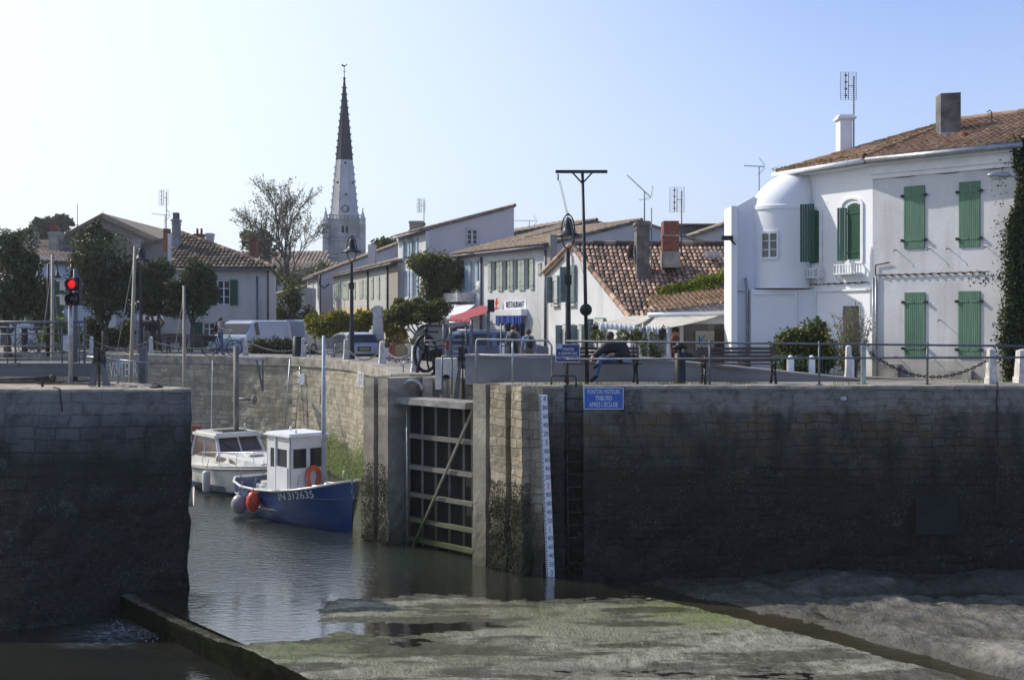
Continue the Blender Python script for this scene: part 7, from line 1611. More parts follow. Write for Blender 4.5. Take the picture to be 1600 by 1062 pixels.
hrail('thin slanting metal rod behind the pier winch', [(187,562),(234,567)], [(232,566.5,568)], 27.2, 'galv', 'rod', .012, 'metal_rod')
# things lying on the pier
sw = E('capstan_bar', (P(60,0,26.2).x,26.2,4.3), 0, 'long iron bar with a round knob lying on the pier top', 'iron bar')
m = MB(); a_ = P(-20,599,26.2)-sw.location; b_ = P(80,597,26.2)-sw.location; a_.z = .16; b_.z = .17; m.tube([a_, (a_+b_)/2, b_], [.03,.035,.06], 8); m.ball(b_+Vector((.03,0,.01)),(.09,.07,.09),12,8); m.build('bar', M['iron_rust'], sw); m = MB(); m.tube([(b_.x-.2,0,-.02),(b_.x-.2,0,.15)], .03, 8); m.build('support', M['iron_rust'], sw)
m = MB(); q = P(244,605.5,25.6); m.lathe([(.0,0),(.14,0),(.15,.03),(.1,.045),(0,.05)], (q.x,25.6,4.3), 16); m.tube([(q.x-.1,25.6,4.34),(q.x,25.5,4.4),(q.x+.1,25.6,4.34)], .014, 6); m.build('mooring_ring', M['iron_rust'], label='flat rusty mooring ring on the pier near its corner', cat='mooring ring')
m = MB(); pts = [P(84,605,25.5), P(93,607.5,24.99), P(97,640,24.9), P(112,740,24.85), P(128,815,24.85), P(140,875,24.8), P(166,950,24.7), P(190,985,24.6)]; m.tube(pts, .02, 6); m.build('mooring_rope', M['rope_dark'], label='thin black rope hanging down the face of the pier', cat='rope')
m = MB(); m.ball(P(130,817,24.75),(.03,.03,.03)); m.build('float', M['white_paint'], label='tiny white float on the black pier rope', cat='float')
m = MB(); m.tube([Vector((P(x,0,27).x,27+.02*math.sin(x),4.3)) for x in range(60,165,4)], .012, 4); m.build('hose', M['rope_dark'], label='thin black hose lying across the pier top', cat='hose')
# leaning masts of boats hidden behind the pier
for (x0,y0,x1,y1,d,r,mt_,lb) in ((204,600,211,385,33,.055,'wood_mast','tall wooden mast leaning right, in front of the dark lamp'),(82,560,82,398,31,.05,'wood_mast','vertical wooden mast seen behind the footbridge railing'),(288,625,287.5,446,34,.05,'wood_mast','short vertical wooden mast at the corner of the pier')):
    a_, b_ = P(x0,y0,d), P(x1,y1,d); a_ = a_ + (a_-b_).normalized()*((a_.z-.2)/(b_.z-a_.z)*(b_-a_).length); o = E('boat_mast', a_, 0, lb, 'mast'); m = MB(); m.tube([Vector((0,0,0)), b_-a_], [r*1.2,r*.8], 10); m.build('spar', M[mt_], o)
    m = MB(); m.tube([b_-a_-Vector((0,0,.2)), Vector((-.5,0,3.4))], .009, 4); m.tube([b_-a_-Vector((0,0,.4)), Vector((.35,0,3.4))], .007, 4); m.build('stay', M['rope'], o)
m = MB(); a_ = P(369,540,40); m.tube([(a_.x,40,-1.5),(a_.x,40,a_.z)], .09, 14); o = m.build('mooring_pile', M['wood_grey'], label='tall round grey mooring pile behind the two boats', cat='pile')
m = MB(); a_ = P(224,542,30); m.bx(a_.x-.08,a_.x+.08,29.9,30.1,-1.5,a_.z); m.build('mooring_pile', M['galv_dull'], label='square grey pile rising behind the pier winch', cat='pile')
q = P(398,561,45.4); o = E('crane_bracket', (q.x,46.2,q.z), 0, 'grey bracket arm with folded struts hanging on the basin wall', 'bracket'); m = MB(); m.bx(-.75,.3,-.2,.1,-.08,.04); m.build('arm', M['galv'], o)
for dx_ in (-.05,.2): m = MB(); m.beam((dx_,-.25,-.05),(.22,-.35,-1.3),.06,.05); m.build('strut', M['galv_dull'], o)
m = MB(); q = P(400,626,46); m.tube([P(372,623,46.3),P(398,624,46.3)],.05,7); m.build('fender_pole', M['galv_dull'], label='short horizontal steel pole between the pile and the wall', cat='pole')
m = MB(); m.ball(P(397,624,46.2),(.12,.12,.2),10,8); m.build('rope_ball', M['rope'], label='tangled brown rope bundle on the end of the wall pole', cat='rope')
# ---------------------------------------------------------------- boats
def hull(st, n=9, close=True):
    """st: stations (x, half width at deck, half width at waterline, keel z, deck z); bow last. Returns verts, faces as a lofted shell"""
    vs = []; 
    for x, wd_, ww, zk, zd in st:
        row = []
        for k in range(n):
            t = k/(n-1)                      # 0 keel .. 1 deck
            z = zk + (zd-zk)*t; zw = .0
            if z <= .12: f = max(0, (z-zk)/(.12-zk+1e-6))**.55; w = ww*f
            else: f = (z-.12)/(zd-.12+1e-6); w = ww + (wd_-ww)*f**.8
            row.append((w, z))
        for w, z in row[::-1]: vs.append((x, -w, z))
        for w, z in row[1:]: vs.append((x, w, z))
    m = 2*n-1; fs = [(i*m+j, i*m+j+1, (i+1)*m+j+1, (i+1)*m+j) for i in range(len(st)-1) for j in range(m-1)]
    return vs, fs, m
def boat(name, loc, head, label, st, mats, cat='boat'):
    o = E(name, loc, math.atan2(head[1], head[0]), label, cat); vs, fs, m = hull(st)
    lo = MB(); up = MB(); up.add(vs, [f for f in fs if max(vs[i][2] for i in f) > mats[2]], True); lo.add(vs, [f for f in fs if max(vs[i][2] for i in f) <= mats[2]], True)
    tr_ = [i for i in range(m)]; up.add([vs[i] for i in tr_], [tuple(range(m))])
    h = up.build('hull', M[mats[0]], o); lo.build('hull_bottom', M[mats[1]], o)
    return o, vs, m
# blue fishing boat
stem = P(549,828,31.8); hd_ = Vector((.66,-.75)).normalized(); Lb = 5.3
base = Vector((stem.x,stem.y)) - hd_*Lb
st = [(0,.72,.5,-.25,.98),(.25,.9,.72,-.35,.9),(1.0,1.06,.9,-.45,.84),(2.0,1.12,.98,-.5,.86),(3.0,1.12,.95,-.5,.93),(4.0,1.0,.72,-.5,1.06),(4.6,.82,.46,-.5,1.17),(5.0,.56,.22,-.48,1.27),(5.25,.27,.06,-.45,1.34),(5.36,.04,.01,-.4,1.37)]
bb, vs, mm = boat('fishing_boat', (base.x, base.y, .0), hd_, 'small dark blue fishing boat with white wheelhouse and orange lifebuoy', st, ('hull_blue','hull_red',.02))
m = MB()
for s_ in (-1,1): m.tube([(x,s_*(wd_+.01),zd+.01) for x,wd_,ww,zk,zd in st], .04, 6)
m.tube([(0,-.72,.99),(0,.72,.99)],.04,6); m.build('gunwale', M['gel_white'], bb)
m = MB()
for s_ in (-1,1): m.tube([(x,s_*(ww+(wd_-ww)*.42+.012),.12+(zd-.12)*.32) for x,wd_,ww,zk,zd in st[:-5]], .02, 5)
m.build('rub_strake', M['cream_paint'], bb)
m = MB(); dk = [(x,-wd_*.97,zd-.28+.02) for x,wd_,ww,zk,zd in st]+[(x,wd_*.97,zd-.28+.02) for x,wd_,ww,zk,zd in st][::-1]; nS=len(st)
m.add([(x,s_*wd_*.97,min(zd-.1,.55+ (x>2.9)*.32)) for x,wd_,ww,zk,zd in st for s_ in (-1,1)], [(i*2,i*2+2,i*2+3,i*2+1) for i in range(nS-1)]); m.build('deck', M['cream_paint'], bb)
m = MB(); m.tube([(5.38,0,1.35),(5.33,0,.6),(5.26,0,.0)], .03, 6); m.build('stem_band', M['hull_blue'], bb)
# wheelhouse x 1.7..3.0
wx0, wx1, wy, wz0, wz1 = 1.75, 3.05, .62, .5, 2.42
m = MB(); t_ = .05
def panel_holes(mb, o_, ux, uz_, w, h, holes, th):
    """panel in plane (ux, uz_) with rectangular holes, thickness th"""
    xs = sorted(set([0,w]+[q for hh in holes for q in hh[:2]])); zs = sorted(set([0,h]+[q for hh in holes for q in hh[2:]])); nn_ = ux.cross(uz_).normalized()*th
    for i in range(len(xs)-1):
        for j in range(len(zs)-1):
            cx_, cz2 = (xs[i]+xs[i+1])/2, (zs[j]+zs[j+1])/2
            if any(a<cx_<b and c<cz2<d for a,b,c,d in holes): continue
            mb.prism([o_+ux*a+uz_*b for a,b in ((xs[i],zs[j]),(xs[i+1],zs[j]),(xs[i+1],zs[j+1]),(xs[i],zs[j+1]))], nn_)
X_, Y_, Z_ = Vector((1,0,0)), Vector((0,1,0)), Vector((0,0,1)); Hh = wz1-wz0
panel_holes(m, Vector((wx1,-wy,wz0)), Y_, Z_, 2*wy, Hh, [(.12,.56,1.02,1.58),(.68,1.12,1.02,1.58)], -t_)
panel_holes(m, Vector((wx0,-wy,wz0)), X_, Z_, wx1-wx0, Hh, [(.2,.5,1.0,1.56),(.6,1.15,1.0,1.56)], -t_)
panel_holes(m, Vector((wx0,wy,wz0)), X_, Z_, wx1-wx0, Hh, [(.2,1.1,1.0,1.56)], t_)
panel_holes(m, Vector((wx0,-wy,wz0)), Y_, Z_, 2*wy, Hh, [(.3,.9,.3,1.7)], t_)
cab = m.build('wheelhouse', M['white_paint'], bb)
m = MB(); m.bx(wx0-.08,wx1+.1,-wy-.08,wy+.08,wz1,wz1+.05); m.bx(wx0-.02,wx1+.02,-wy-.02,wy+.02,wz1+.05,wz1+.1); m.build('roof', M['white_paint'], cab)
m = MB(); m.bx(wx1-.03,wx1-.02,-wy+.05,wy-.05,wz0+1.0,wz0+1.6); m.bx(wx0+.1,wx1-.1,-wy+.02,-wy+.03,wz0+.98,wz0+1.58); m.build('window', M['glass'], cab)
m = MB(); m.bx(wx0+.55,wx0+1.2,-wy-.03,-wy-.001,wz0+.05,wz0+1.05); m.bx(wx0+.5,wx0+.56,-wy-.04,-wy-.001,wz0,wz0+1.9); m.build('door', M['white_paint'], cab)
m = MB(); m.ball((wx0+.3,0,wz1+.15),(.04,.04,.1)); m.build('navigation_light', M['white_paint'], cab); m = MB(); m.ball((wx1-.2,-.3,wz1+.13),(.04,.04,.08)); m.build('navigation_light', M['white_paint'], cab)
# horseshoe lifebuoy on the front
m = MB(); zc2 = wz0+.78; m.tube([(wx1+.08, .12+.2*math.sin(t), zc2+.24*math.cos(t)-(.12 if abs(t) > 2.0 else 0)) for t in [(-2.5+5.0*i/18) for i in range(19)]], .075, 8); m.build('lifebuoy', M['orange'], bb)
m = MB(); m.tube([(4.0,.15,.8),(4.0,.15,1.6),(3.98,.12,4.)],.05,8) if False else m.tube([(3.35,.33,.85),(3.35,.33,5.35)], [.075,.045], 10); m.build('mast', M['shutter_blue'] if False else simple('mast_pale', (.42,.47,.56), .5), bb)
m = MB(); m.tube([(3.35,.33,5.3),(5.3,.0,1.5)],.007,4); m.tube([(3.35,.33,3.0),(4.9,.45,1.4)],.007,4); m.tube([(3.35,.33,5.3),(.1,.3,1.1)],.006,4); m.build('stay', M['rope'], bb)
m = MB(); m.tube([(3.3,-.55,.75),(3.35,-.5,1.35),(3.35,-.25,1.36),(3.35,-.2,.8)],.018,6); m.build('hand_rail', M['galv'], bb); m = MB(); m.tube([(5.0,.1,1.28),(5.0,.1,1.62),(5.05,-.1,1.62),(5.05,-.1,1.28)],.022,6); m.build('bow_rail', M['galv'], bb); m = MB(); m.tube([(.15,-.6,.95),(.15,-.62,1.35)],.018,6); m.build('stern_post', M['galv'], bb); m = MB(); m.tube([(.1,.2,.9),(.1,.2,1.5)],.012,6); m.build('stern_post', M['galv'], bb)
rd = random.Random(6)
for i in range(20): m = MB(); w_ = rd.uniform(.12,.3); m.box((rd.uniform(.3,1.4),rd.uniform(-.6,.6),rd.uniform(.62,.9)),(w_,w_*.7,rd.uniform(.07,.18)),rd.uniform(0,3)); m.build('crate', [M[('gel_white','shutter_blue','cream_paint')[i%3]]], bb)
m = MB(); m.lathe([(0,0),(.1,0),(.12,.12),(.06,.2),(0,.22)],(4.45,-.25,1.05),12); m.tube([(3.9,-.4,1.1),(4.3,.3,1.12)],.03,6); m.build('cleat', M['galv'], bb)
def on_hull(x, z, side=-1, off=.012):
    for i in range(len(st)-1):
        if st[i][0] <= x <= st[i+1][0]:
            f = (x-st[i][0])/(st[i+1][0]-st[i][0]); a = [st[i][k]*(1-f)+st[i+1][k]*f for k in range(5)]; q = max(0,min(1,(z-.12)/(a[4]-.12))); return Vector((x, side*(a[2]+(a[1]-a[2])*q**.8+off), z))
# registration number, each character laid on the side of the bow
o_ = text('IN 312635', .3, M['letter_white'], 'registration_number', bb, (0,0,0), (0,0,0), ext=.004, align='LEFT', sx=1.1)
for v in o_.data.vertices:
    x = 3.2 + v.co.x; q = on_hull(min(5.2,x), .78+(x-3.2)*.15+v.co.y, -1, .014+max(0,v.co.z)); v.co = q
# fenders
def fender(o, p, r, h, mat, name='fender', round_=True):
    m = MB(); m.ball((p[0],p[1],p[2]), (r,r,h), 16, 10) if round_ else m.lathe([(0,-h),(r*.7,-h*.95),(r,-h*.8),(r,h*.8),(r*.7,h*.95),(0,h)], p, 14)
    m.tube([(p[0],p[1],p[2]+h*.95),(p[0],p[1],p[2]+h*1.15)], r*.2, 6); f = m.build(name, M[mat], o); m = MB(); m.tube([(p[0],p[1],p[2]+h*1.1),(p[0],p[1]+.1,p[2]+h*1.1+.35)], .012, 4); m.build('fender_rope', M['rope'], f); return f
p = on_hull(1.15,.35,-1,.22); fender(bb, p, .25, .3, 'grey_vinyl', 'buoy'); p = on_hull(2.1,.55,-1,.2); fender(bb, p, .2, .3, 'red_plastic', 'buoy')
# white cabin cruiser
st2 = [(0,1.05,.95,-.25,.82),(1,1.15,1.05,-.3,.84),(2.4,1.18,1.02,-.35,.9),(3.6,1.1,.8,-.4,.98),(4.5,.92,.5,-.42,1.05),(5.2,.66,.22,-.4,1.1),(5.75,.36,.04,-.1,1.14),(6.1,.06,.01,.5,1.17)]
hd2 = Vector((.62,-.785)).normalized(); b0 = Vector((-7.65,37.2))-hd2*5.5; st_save = st
wb, vs, mm = boat('cabin_cruiser', (b0.x,b0.y,0), hd2, 'white motor cruiser with brown tinted windows and a blue bottom moored behind the fishing boat', st2, ('gel_white','antifoul',.3), 'boat')
m = MB()
for s_ in (-1,1): m.tube([(x,s_*(wd_+.015),zd-.1) for x,wd_,ww,zk,zd in st2], .035, 6)
m.build('rubbing_strake', M['galv_dull'], wb)
m = MB(); m.add([(x,s_*wd_,zd) for x,wd_,ww,zk,zd in st2 for s_ in (-1,1)], [(i*2,i*2+2,i*2+3,i*2+1) for i in range(len(st2)-1)])
m.build('deck', M['gel_white'], wb)
m = MB(); cab_ = [(2.9,.86,1.35),(3.7,.78,1.32),(4.5,.58,1.25),(5.1,.3,1.15)]
vs_ = []
for x,w,z in cab_: vs_ += [(x,-w-.08,.98),(x,-w,z-.03),(x,-w+.1,z),(x,w-.1,z),(x,w,z-.03),(x,w+.08,.98)]
m.add(vs_, [(i*6+j,(i+1)*6+j,(i+1)*6+j+1,i*6+j+1) for i in range(3) for j in range(5)]+[(18,19,20,21,22,23)], False); m.build('trunk_cabin', M['gel_white'], wb)
m = MB(); m.add([(3.0,-.93,1.08),(4.2,-.74,1.08),(3.9,-.77,1.2),(3.0,-.885,1.26)], [(0,1,2,3)]); m.build('side_window', M['glass_brown'], wb)
m = MB(); m.box((3.95,0,1.33),(.45,.5,.05)); m.build('hatch', M['gel_white'], wb)
# wheelhouse frame: raked windscreen
zr = 1.82; W0 = [(1.05,-.92,.9),(2.95,-.88,.95+.35),(2.95,.88,1.3),(1.05,.92,.9)]
lowp = [Vector((1.0,-.93,1.12)),Vector((3.15,-.84,1.16)),Vector((3.15,.84,1.16)),Vector((1.0,.93,1.12))]; top_ = [Vector((1.1,-.8,zr)),Vector((2.65,-.74,zr)),Vector((2.65,.74,zr)),Vector((1.1,.8,zr))]
m = MB(); m.prism([Vector((1.0,-.93,.85)),Vector((3.15,-.84,.9)),Vector((3.15,.84,.9)),Vector((1.0,.93,.85))], (0,0,.28)); 
for k in range(4): m.beam(lowp[k], top_[k], .09, .09)
m.beam((lowp[1]+lowp[2])/2, (top_[1]+top_[2])/2, .05, .07); m.beam(lowp[0].lerp(lowp[1],.45), top_[0].lerp(top_[1],.45), .05, .06); m.build('wheelhouse', M['gel_white'], wb)
m = MB(); m.poly([lowp[1],lowp[2],top_[2],top_[1]]); m.poly([lowp[0],lowp[1],top_[1],top_[0]]); m.poly([lowp[2],lowp[3],top_[3],top_[2]]); m.build('windscreen', M['glass_brown'], wb)
m = MB(); m.bx(.95,2.8,-.88,.88,zr,zr+.1); m.bx(1.05,2.7,-.78,.78,zr+.1,zr+.15); m.build('roof', M['gel_white'], wb)
m = MB(); m.box((2.1,0,zr+.17),(.8,.9,.04)); m.build('roof_hatch', M['glass'], wb)
m = MB(); 
for s_ in (-1,1):
    m.tube([(x,s_*(wd_-.06),zd+(.45 if x > 1.2 else .2)) for x,wd_,ww,zk,zd in st2[1:]], .016, 6)
    for x,wd_,ww,zk,zd in st2[2:7]: m.tube([(x,s_*(wd_-.06),zd),(x,s_*(wd_-.06),zd+.45)], .013, 5)
m.build('pulpit_rail', M['chrome'], wb)
m = MB(); m.tube([(1.9,-.6,zr+.1),(2.0,-.6,zr+2.6)],.012,5); m.tube([(2.2,.5,zr+.1),(2.2,.5,zr+.4)],.025,6); m.build('aerial', M['white_paint'], wb)
fender(wb, (3.1,-1.3,.45), .13, .36, 'cream_paint', round_=False); fender(wb, (1.6,-1.35,.3), .14, .4, 'cream_paint', round_=False)
m = MB(); m.tube([(2.8,-.7,1.72),(2.95,-.3,1.45)],.012,4); m.build('wiper', M['rubber'], wb)
# little dinghy bow and red marker box at the pier corner
st3 = [(0,.55,.45,-.1,.45),(1.2,.6,.5,-.15,.47),(2.0,.4,.25,-.12,.52),(2.5,.05,.02,.0,.58)]
q = P(300,735,33.6); dg, vs, mm = boat('dinghy', (q.x-2.3, 34.6, .38), (.93,-.37), 'white dinghy bow poking out beside the pier corner', st3, ('gel_white','antifoul',-.05), 'dinghy')
m = MB(); [m.tube([(x,s_*(wd_+.01),zd) for x,wd_,ww,zk,zd in st3], .035, 6) for s_ in (-1,1)]; m.build('gunwale', M['galv_dull'], dg)
o = E('red_board', P(307,700,40.5), R(8), 'upright red board with pale marks behind the cruiser', 'board'); m = MB(); h_ = (700-665)/F*40.5; m.bx(-.14,.14,-.04,.04,-.1,h_); m.build('panel', M['tail_red'] if False else simple('faded_red', (.33,.035,.04), .7), o)
m = MB()
for z_ in (.1,.38,.64): m.box((0,-.045,z_),(.1,.012,.07)); 
m.build('marks', M['letter_pale'], o); m = MB(); m.bx(-.03,.03,.0,.06,-1.6-.6,-.1); m.build('post', M['galv_dull'], o)
o = E('dark_pontoon', (P(318,0,40.5).x,40.8,0), 0, 'dark box like pontoon locker behind the cruiser stern', 'pontoon'); m = MB(); m.bx(-1.2,.7,-.3,.5,.1,1.5); m.build('box', M['iron_rust'], o)

# ---------------------------------------------------------------- vehicles
def car(name, loc, head, label, Lc, Wc, prof, paint, cat='car', belt=.95, gw=.84, scale=1., bars=(), rear_glass=True, group=None, no_side=False, skip=0):
    """prof: roofline [(x, z)] from the rear to the nose, x in metres, over body of width Wc"""
    o = E(name, loc, math.atan2(head[1],head[0]), label, cat, group); o.scale = (scale,)*3
    body = MB(); vs = []; n = len(prof)
    def hw(x):
        return Wc/2*(1-.16*max(0,(x-(Lc-.5))/.5)**2-.07*max(0,(.35-x)/.35)**2)
    for x,z in prof:
        w = hw(x); zb = min(z, belt); 
        ring = [(x,-w*.92,.22),(x,-w,.45),(x,-w,zb-.03)]
        if z > belt+.02: ins = w - (w-w*gw)*(z-belt)/.5; ring += [(x,-ins,z-.05),(x,-ins+.1,z)]
        else: ring += [(x,-w+.03,z-.01),(x,-w+.1,z)]
        ring = ring + [(a,-b_,c) for a,b_,c in ring[::-1]]; vs += ring
    m_ = 10; body.add(vs, [(i*m_+j, i*m_+j+1, (i+1)*m_+j+1, (i+1)*m_+j) for i in range(n-1) for j in range(m_-1)], False)
    body.add(vs[:m_], [tuple(range(m_))[::-1]]); body.add(vs[-m_:], [tuple(range(m_))]); body.build('body', M[paint], o)
    # side glass as panels between belt and roof, slightly proud of the shell
    idx = [i for i in range(n) if prof[i][1] > belt+.02]
    for s_ in (-1,1):
        if no_side and s_ == 1: pass
        g = MB(); x0, x1 = prof[idx[0]][0], prof[idx[-1]][0]; cuts = [x0+.12]+list(bars)+[x1-.1]
        def zr_(x):
            for i in range(n-1):
                if prof[i][0] <= x <= prof[i+1][0]: f = (x-prof[i][0])/(prof[i+1][0]-prof[i][0]+1e-9); return prof[i][1]*(1-f)+prof[i+1][1]*f
            return belt
        def sp(x, z): w = hw(x); zt = zr_(x); top = w-(w-w*gw)*(zt-belt)/.5; f = max(0,min(1,(z-belt+.03)/(zt-belt-.02+1e-6))); return Vector((x, s_*(w+(top-w)*f+.012), z))
        for a, b_ in list(zip(cuts[:-1], cuts[1:]))[skip:]:
            if bars and b_-a < .15: continue
            ns = 4; up = []; dn = []
            for k in range(ns+1):
                x = a+.03+(b_-a-.06)*k/ns; zt = zr_(x)-.11
                if zt < belt+.03: zt = belt+.03
                up.append(sp(x, zt)); dn.append(sp(x, belt+.01))
            g.add(dn+up[::-1], [(k,k+1,2*ns-k,2*ns+1-k) for k in range(ns)])
        g.build('side_window', M['glass'], o)
    # end glass
    def endglass(i, j, nm):
        (xa,za),(xb,zb_) = prof[i], prof[j]; za2 = za+(zb_-za)*.1; g = MB(); f0,f1 = .08,.9
        pa = (xa+(xb-xa)*f0, za+(zb_-za)*f0); pb = (xa+(xb-xa)*f1, za+(zb_-za)*f1); dx_, dz_ = xb-xa, zb_-za; nn_ = Vector((-dz_,0,dx_)).normalized()*.02
        if nn_.z < 0: nn_ = -nn_
        wl_ = hw(pa[0]) - (hw(pa[0])*(1-gw))*max(0,(pa[1]-belt))/.5 - .1; wh_ = hw(pb[0])*gw - .06 if pb[1] > belt+.2 else hw(pb[0])-.1
        wl_ = min(wl_, hw(pa[0])-.1)
        g.poly([Vector((pa[0],-wl_,pa[1]))+nn_, Vector((pa[0],wl_,pa[1]))+nn_, Vector((pb[0],wh_,pb[1]))+nn_, Vector((pb[0],-wh_,pb[1]))+nn_]); g.build(nm, M['glass'], o)
    return o, endglass, hw
def wheels(o, xs, Wc, r=.3):
    for x in xs:
        for s_ in (-1,1):
            m = MB(); Mx = Matrix.Rotation(R(90),3,'X'); m.lathe([(r*.6,-.1),(r*.95,-.1),(r,-.06),(r,.06),(r*.95,.1),(r*.6,.1)], (x,s_*(Wc/2-.1),r), 20, Mx); w = m.build('wheel', M['rubber'], o)
            m = MB(); m.lathe([(0,-.07),(r*.6,-.1),(r*.6,.1),(0,.07)], (x,s_*(Wc/2-.1),r), 14, Mx); m.build('rim', M['galv'], w)
zt_ = 3.88
hat = [(0,.5),(.02,.92),(.1,1.0),(.42,1.42),(.9,1.5),(1.8,1.5),(2.5,1.4),(3.15,1.0),(3.9,.82),(4.05,.5)]
o, eg, hw = car('hatchback', (P(569,0,48.5).x,48.5,zt_+.02), (-.42,.9), 'pale silver hatchback seen from behind beside the black street lamp', 4.05, 1.66, hat, 'car_silver', bars=(1.5,2.3), scale=.92)
eg(2,3,'rear_window'); eg(7,6,'windscreen'); wheels(o,(.7,3.2),1.66)
m = MB(); m.bx(-.05,.0,-.78,.78,.3,.52); m.build('bumper', M['rubber'], o)
for s_ in (-1,1): m = MB(); m.box((.1,s_*.76,.98),(.12,.1,.34),0,0,R(28)); m.build('tail_light', M['tail_red'], o)
m = MB(); m.box((-.02,0,.75),(.03,.62,.2)); pl_ = m.build('plate_recess', M['rubber'], o); m = MB(); m.box((-.04,0,.75),(.015,.48,.11)); m.build('number_plate', M['plate_yellow'], pl_)
est = [(0,.5),(.02,.95),(.08,1.02),(.3,1.45),(.6,1.52),(2.4,1.52),(2.9,1.42),(3.6,1.0),(4.25,.85),(4.42,.5)]
o, eg, hw = car('estate_car', (P(694,0,45.6).x,45.6,zt_), (.98,.16), 'blue estate car parked behind the red awning, seen from its side', 4.42, 1.7, est, 'car_blue', bars=(.95,1.85,2.0,2.8), scale=.98)
eg(2,3,'rear_window'); eg(7,6,'windscreen'); wheels(o,(.8,3.5),1.7)
for s_ in (-1,1): m = MB(); m.box((.05,s_*.77,.98),(.12,.12,.36)); m.build('tail_light', M['tail_red'], o)
for s_ in (-1,1): m = MB(); m.tube([(.6,s_*.6,1.56),(2.4,s_*.6,1.56)],.02,6); m.build('roof_rail', M['galv'], o)
m = MB(); [m.box((x,-.86,.9),(.16,.03,.04)) for x in (1.75,2.7)]; m.build('door_handle', M['rubber'], o)
vn = [(0,.4),(.0,1.0),(.06,1.75),(.25,1.86),(3.2,1.86),(3.5,1.75),(4.15,1.12),(4.75,.95),(4.85,.4)]
o, eg, hw = car('dark_van', (-2.5,51.6,zt_), (-.3,-.954), 'tall dark minivan parked left of the blue estate car', 4.3, 1.75, [(a*.88,b_*1.0) for a,b_ in vn], 'car_dark', 'van', bars=(1.0,2.1), belt=1.1, gw=.88, scale=.93)
eg(6,5,'windscreen'); wheels(o,(.8,3.3),1.75)
o, eg, hw = car('pale_van', (P(430,0,60).x,60.5,zt_+.05), (-.36,-.93), 'pale blue white panel van facing the quay by the weathered house', 4.85, 1.9, vn, 'car_pale', 'van', bars=(3.0,), belt=1.12, gw=.9, scale=1.0, skip=1)
eg(6,5,'windscreen'); wheels(o,(.9,3.8),1.9)
m = MB(); m.bx(4.8,4.87,-.8,.8,.3,.5); m.build('bumper', M['galv_dull'], o)
for s_ in (-1,1): m = MB(); m.box((4.62,s_*.72,.82),(.2,.26,.16)); m.build('headlight', M['lamp_glass'], o)
o, eg, hw = car('white_van', (P(457,0,66).x,66,zt_), (.4,.9), 'white boxy van half hidden behind the ragged tree', 4.3, 1.8, [(a*.88,b_*1.05) for a,b_ in vn], 'car_white', 'van', bars=(2.6,), belt=1.15, gw=.92, skip=1)
eg(6,5,'windscreen'); wheels(o,(.8,3.3),1.8)
# ---------------------------------------------------------------- bicycles, chairs
def bicycle(loc, rz, label, mat='green_dark', basket=False):
    o = E('bicycle', loc, rz, label, 'bicycle'); r = .33
    for x in (-.52,.52):
        m = MB(); m.tube([(x+r*math.cos(t),0,r+r*math.sin(t)) for t in [2*math.pi*i/26 for i in range(27)]], .022, 6, False)
        w = m.build('wheel', M['rubber'], o); m = MB(); [m.tube([(x,0,r),(x+r*math.cos(t),0,r+r*math.sin(t))],.004,3,False) for t in [2*math.pi*i/14 for i in range(14)]]; m.ball((x,0,r),.03,8,6); m.build('spokes', M['galv'], w)
    m = MB(); s = .02; A=(-.52,0,r); Bb=(-.08,0,.28); Cc=(-.22,0,.82); D_=(.34,0,.86); F_=(.52,0,r)
    for a,b_ in ((A,Bb),(A,Cc),(Bb,Cc),(Bb,D_),(Cc,D_),(D_,F_)): m.tube([a,b_],.018,6)
    m.build('bike_frame', M[mat], o)
    m = MB(); m.tube([Cc,(-.24,0,.93)],.014,6); m.ball((-.26,0,.96),(.14,.08,.035)); m.build('saddle', M['rubber'], o)
    m = MB(); m.tube([D_,(.3,0,1.0)],.015,6); m.tube([(.18,-.25,1.02),(.3,-.2,1.03),(.32,0,1.0),(.3,.2,1.03),(.18,.25,1.02)],.014,6); m.build('handlebar', M['galv'], o)
    if basket: m = MB(); m.prism([(-.75,-.16,.62),(-.3,-.16,.62),(-.27,-.19,.86),(-.8,-.19,.86)], (0,.34,0)); m.build('pannier', M['rubber'], o)
    return o
q = edge_pt(352); bk = bicycle((P(346,0,49.7).x,49.9,4.28), R(3), 'dark green bicycle with black panniers pushed by the woman in pink', basket=True)
bicycle((P(211,0,54).x,54.2,4.28), R(70), 'pale bicycle leaning by the leaning mast and the man in black', 'galv'); bicycle((P(15,0,53).x,53.4,4.28), R(15), 'bicycle parked behind the left end of the footbridge railing', 'galv_dull')
bicycle((P(36,0,54).x,54.6,4.28), R(-20), 'second bicycle parked behind the footbridge, further from the edge', 'galv_dull')
def cafe_chair(loc, rz, label, mat):
    o = E('cafe_chair', loc, rz, label, 'chair', 'wicker cafe chairs on the quay'); m = MB(); m.bx(-.22,.22,-.22,.22,.42,.46); m.build('seat', M[mat], o)
    m = MB(); m.prism([Vector((.22*math.cos(t)*1., .22, .72+.25*math.sin(t))) for t in [math.pi*i/8 for i in range(9)]]+[Vector((-.2,.22,.5)),Vector((.2,.22,.5))], (0,.03,0)); m.build('backrest', M[mat], o)
    for x in (-.2,.2):
        for y in (-.2,.22): m = MB(); m.tube([(x,y,0),(x,y,.45 if y < 0 else .8)],.016,5); m.build('chair_leg', M['wood_dark'], o)
    return o
M['wicker'] = simple('wicker', (.42,.33,.18), .8, var=.3, scale=30); M['wicker_pale'] = simple('wicker_pale', (.36,.35,.29), .8, var=.3, scale=30)
ch1 = cafe_chair((P(515,0,47.6).x,47.4,3.9), .2, 'pale wicker chair left of the hatchback, nearest the hedge', 'wicker_pale'); copy_tree(ch1, (P(527,0,47.4).x,47.5,3.9), -.2, 'pale wicker chair left of the hatchback, nearest the lamp')
for c in (ch1,): c.location.z = 4.1
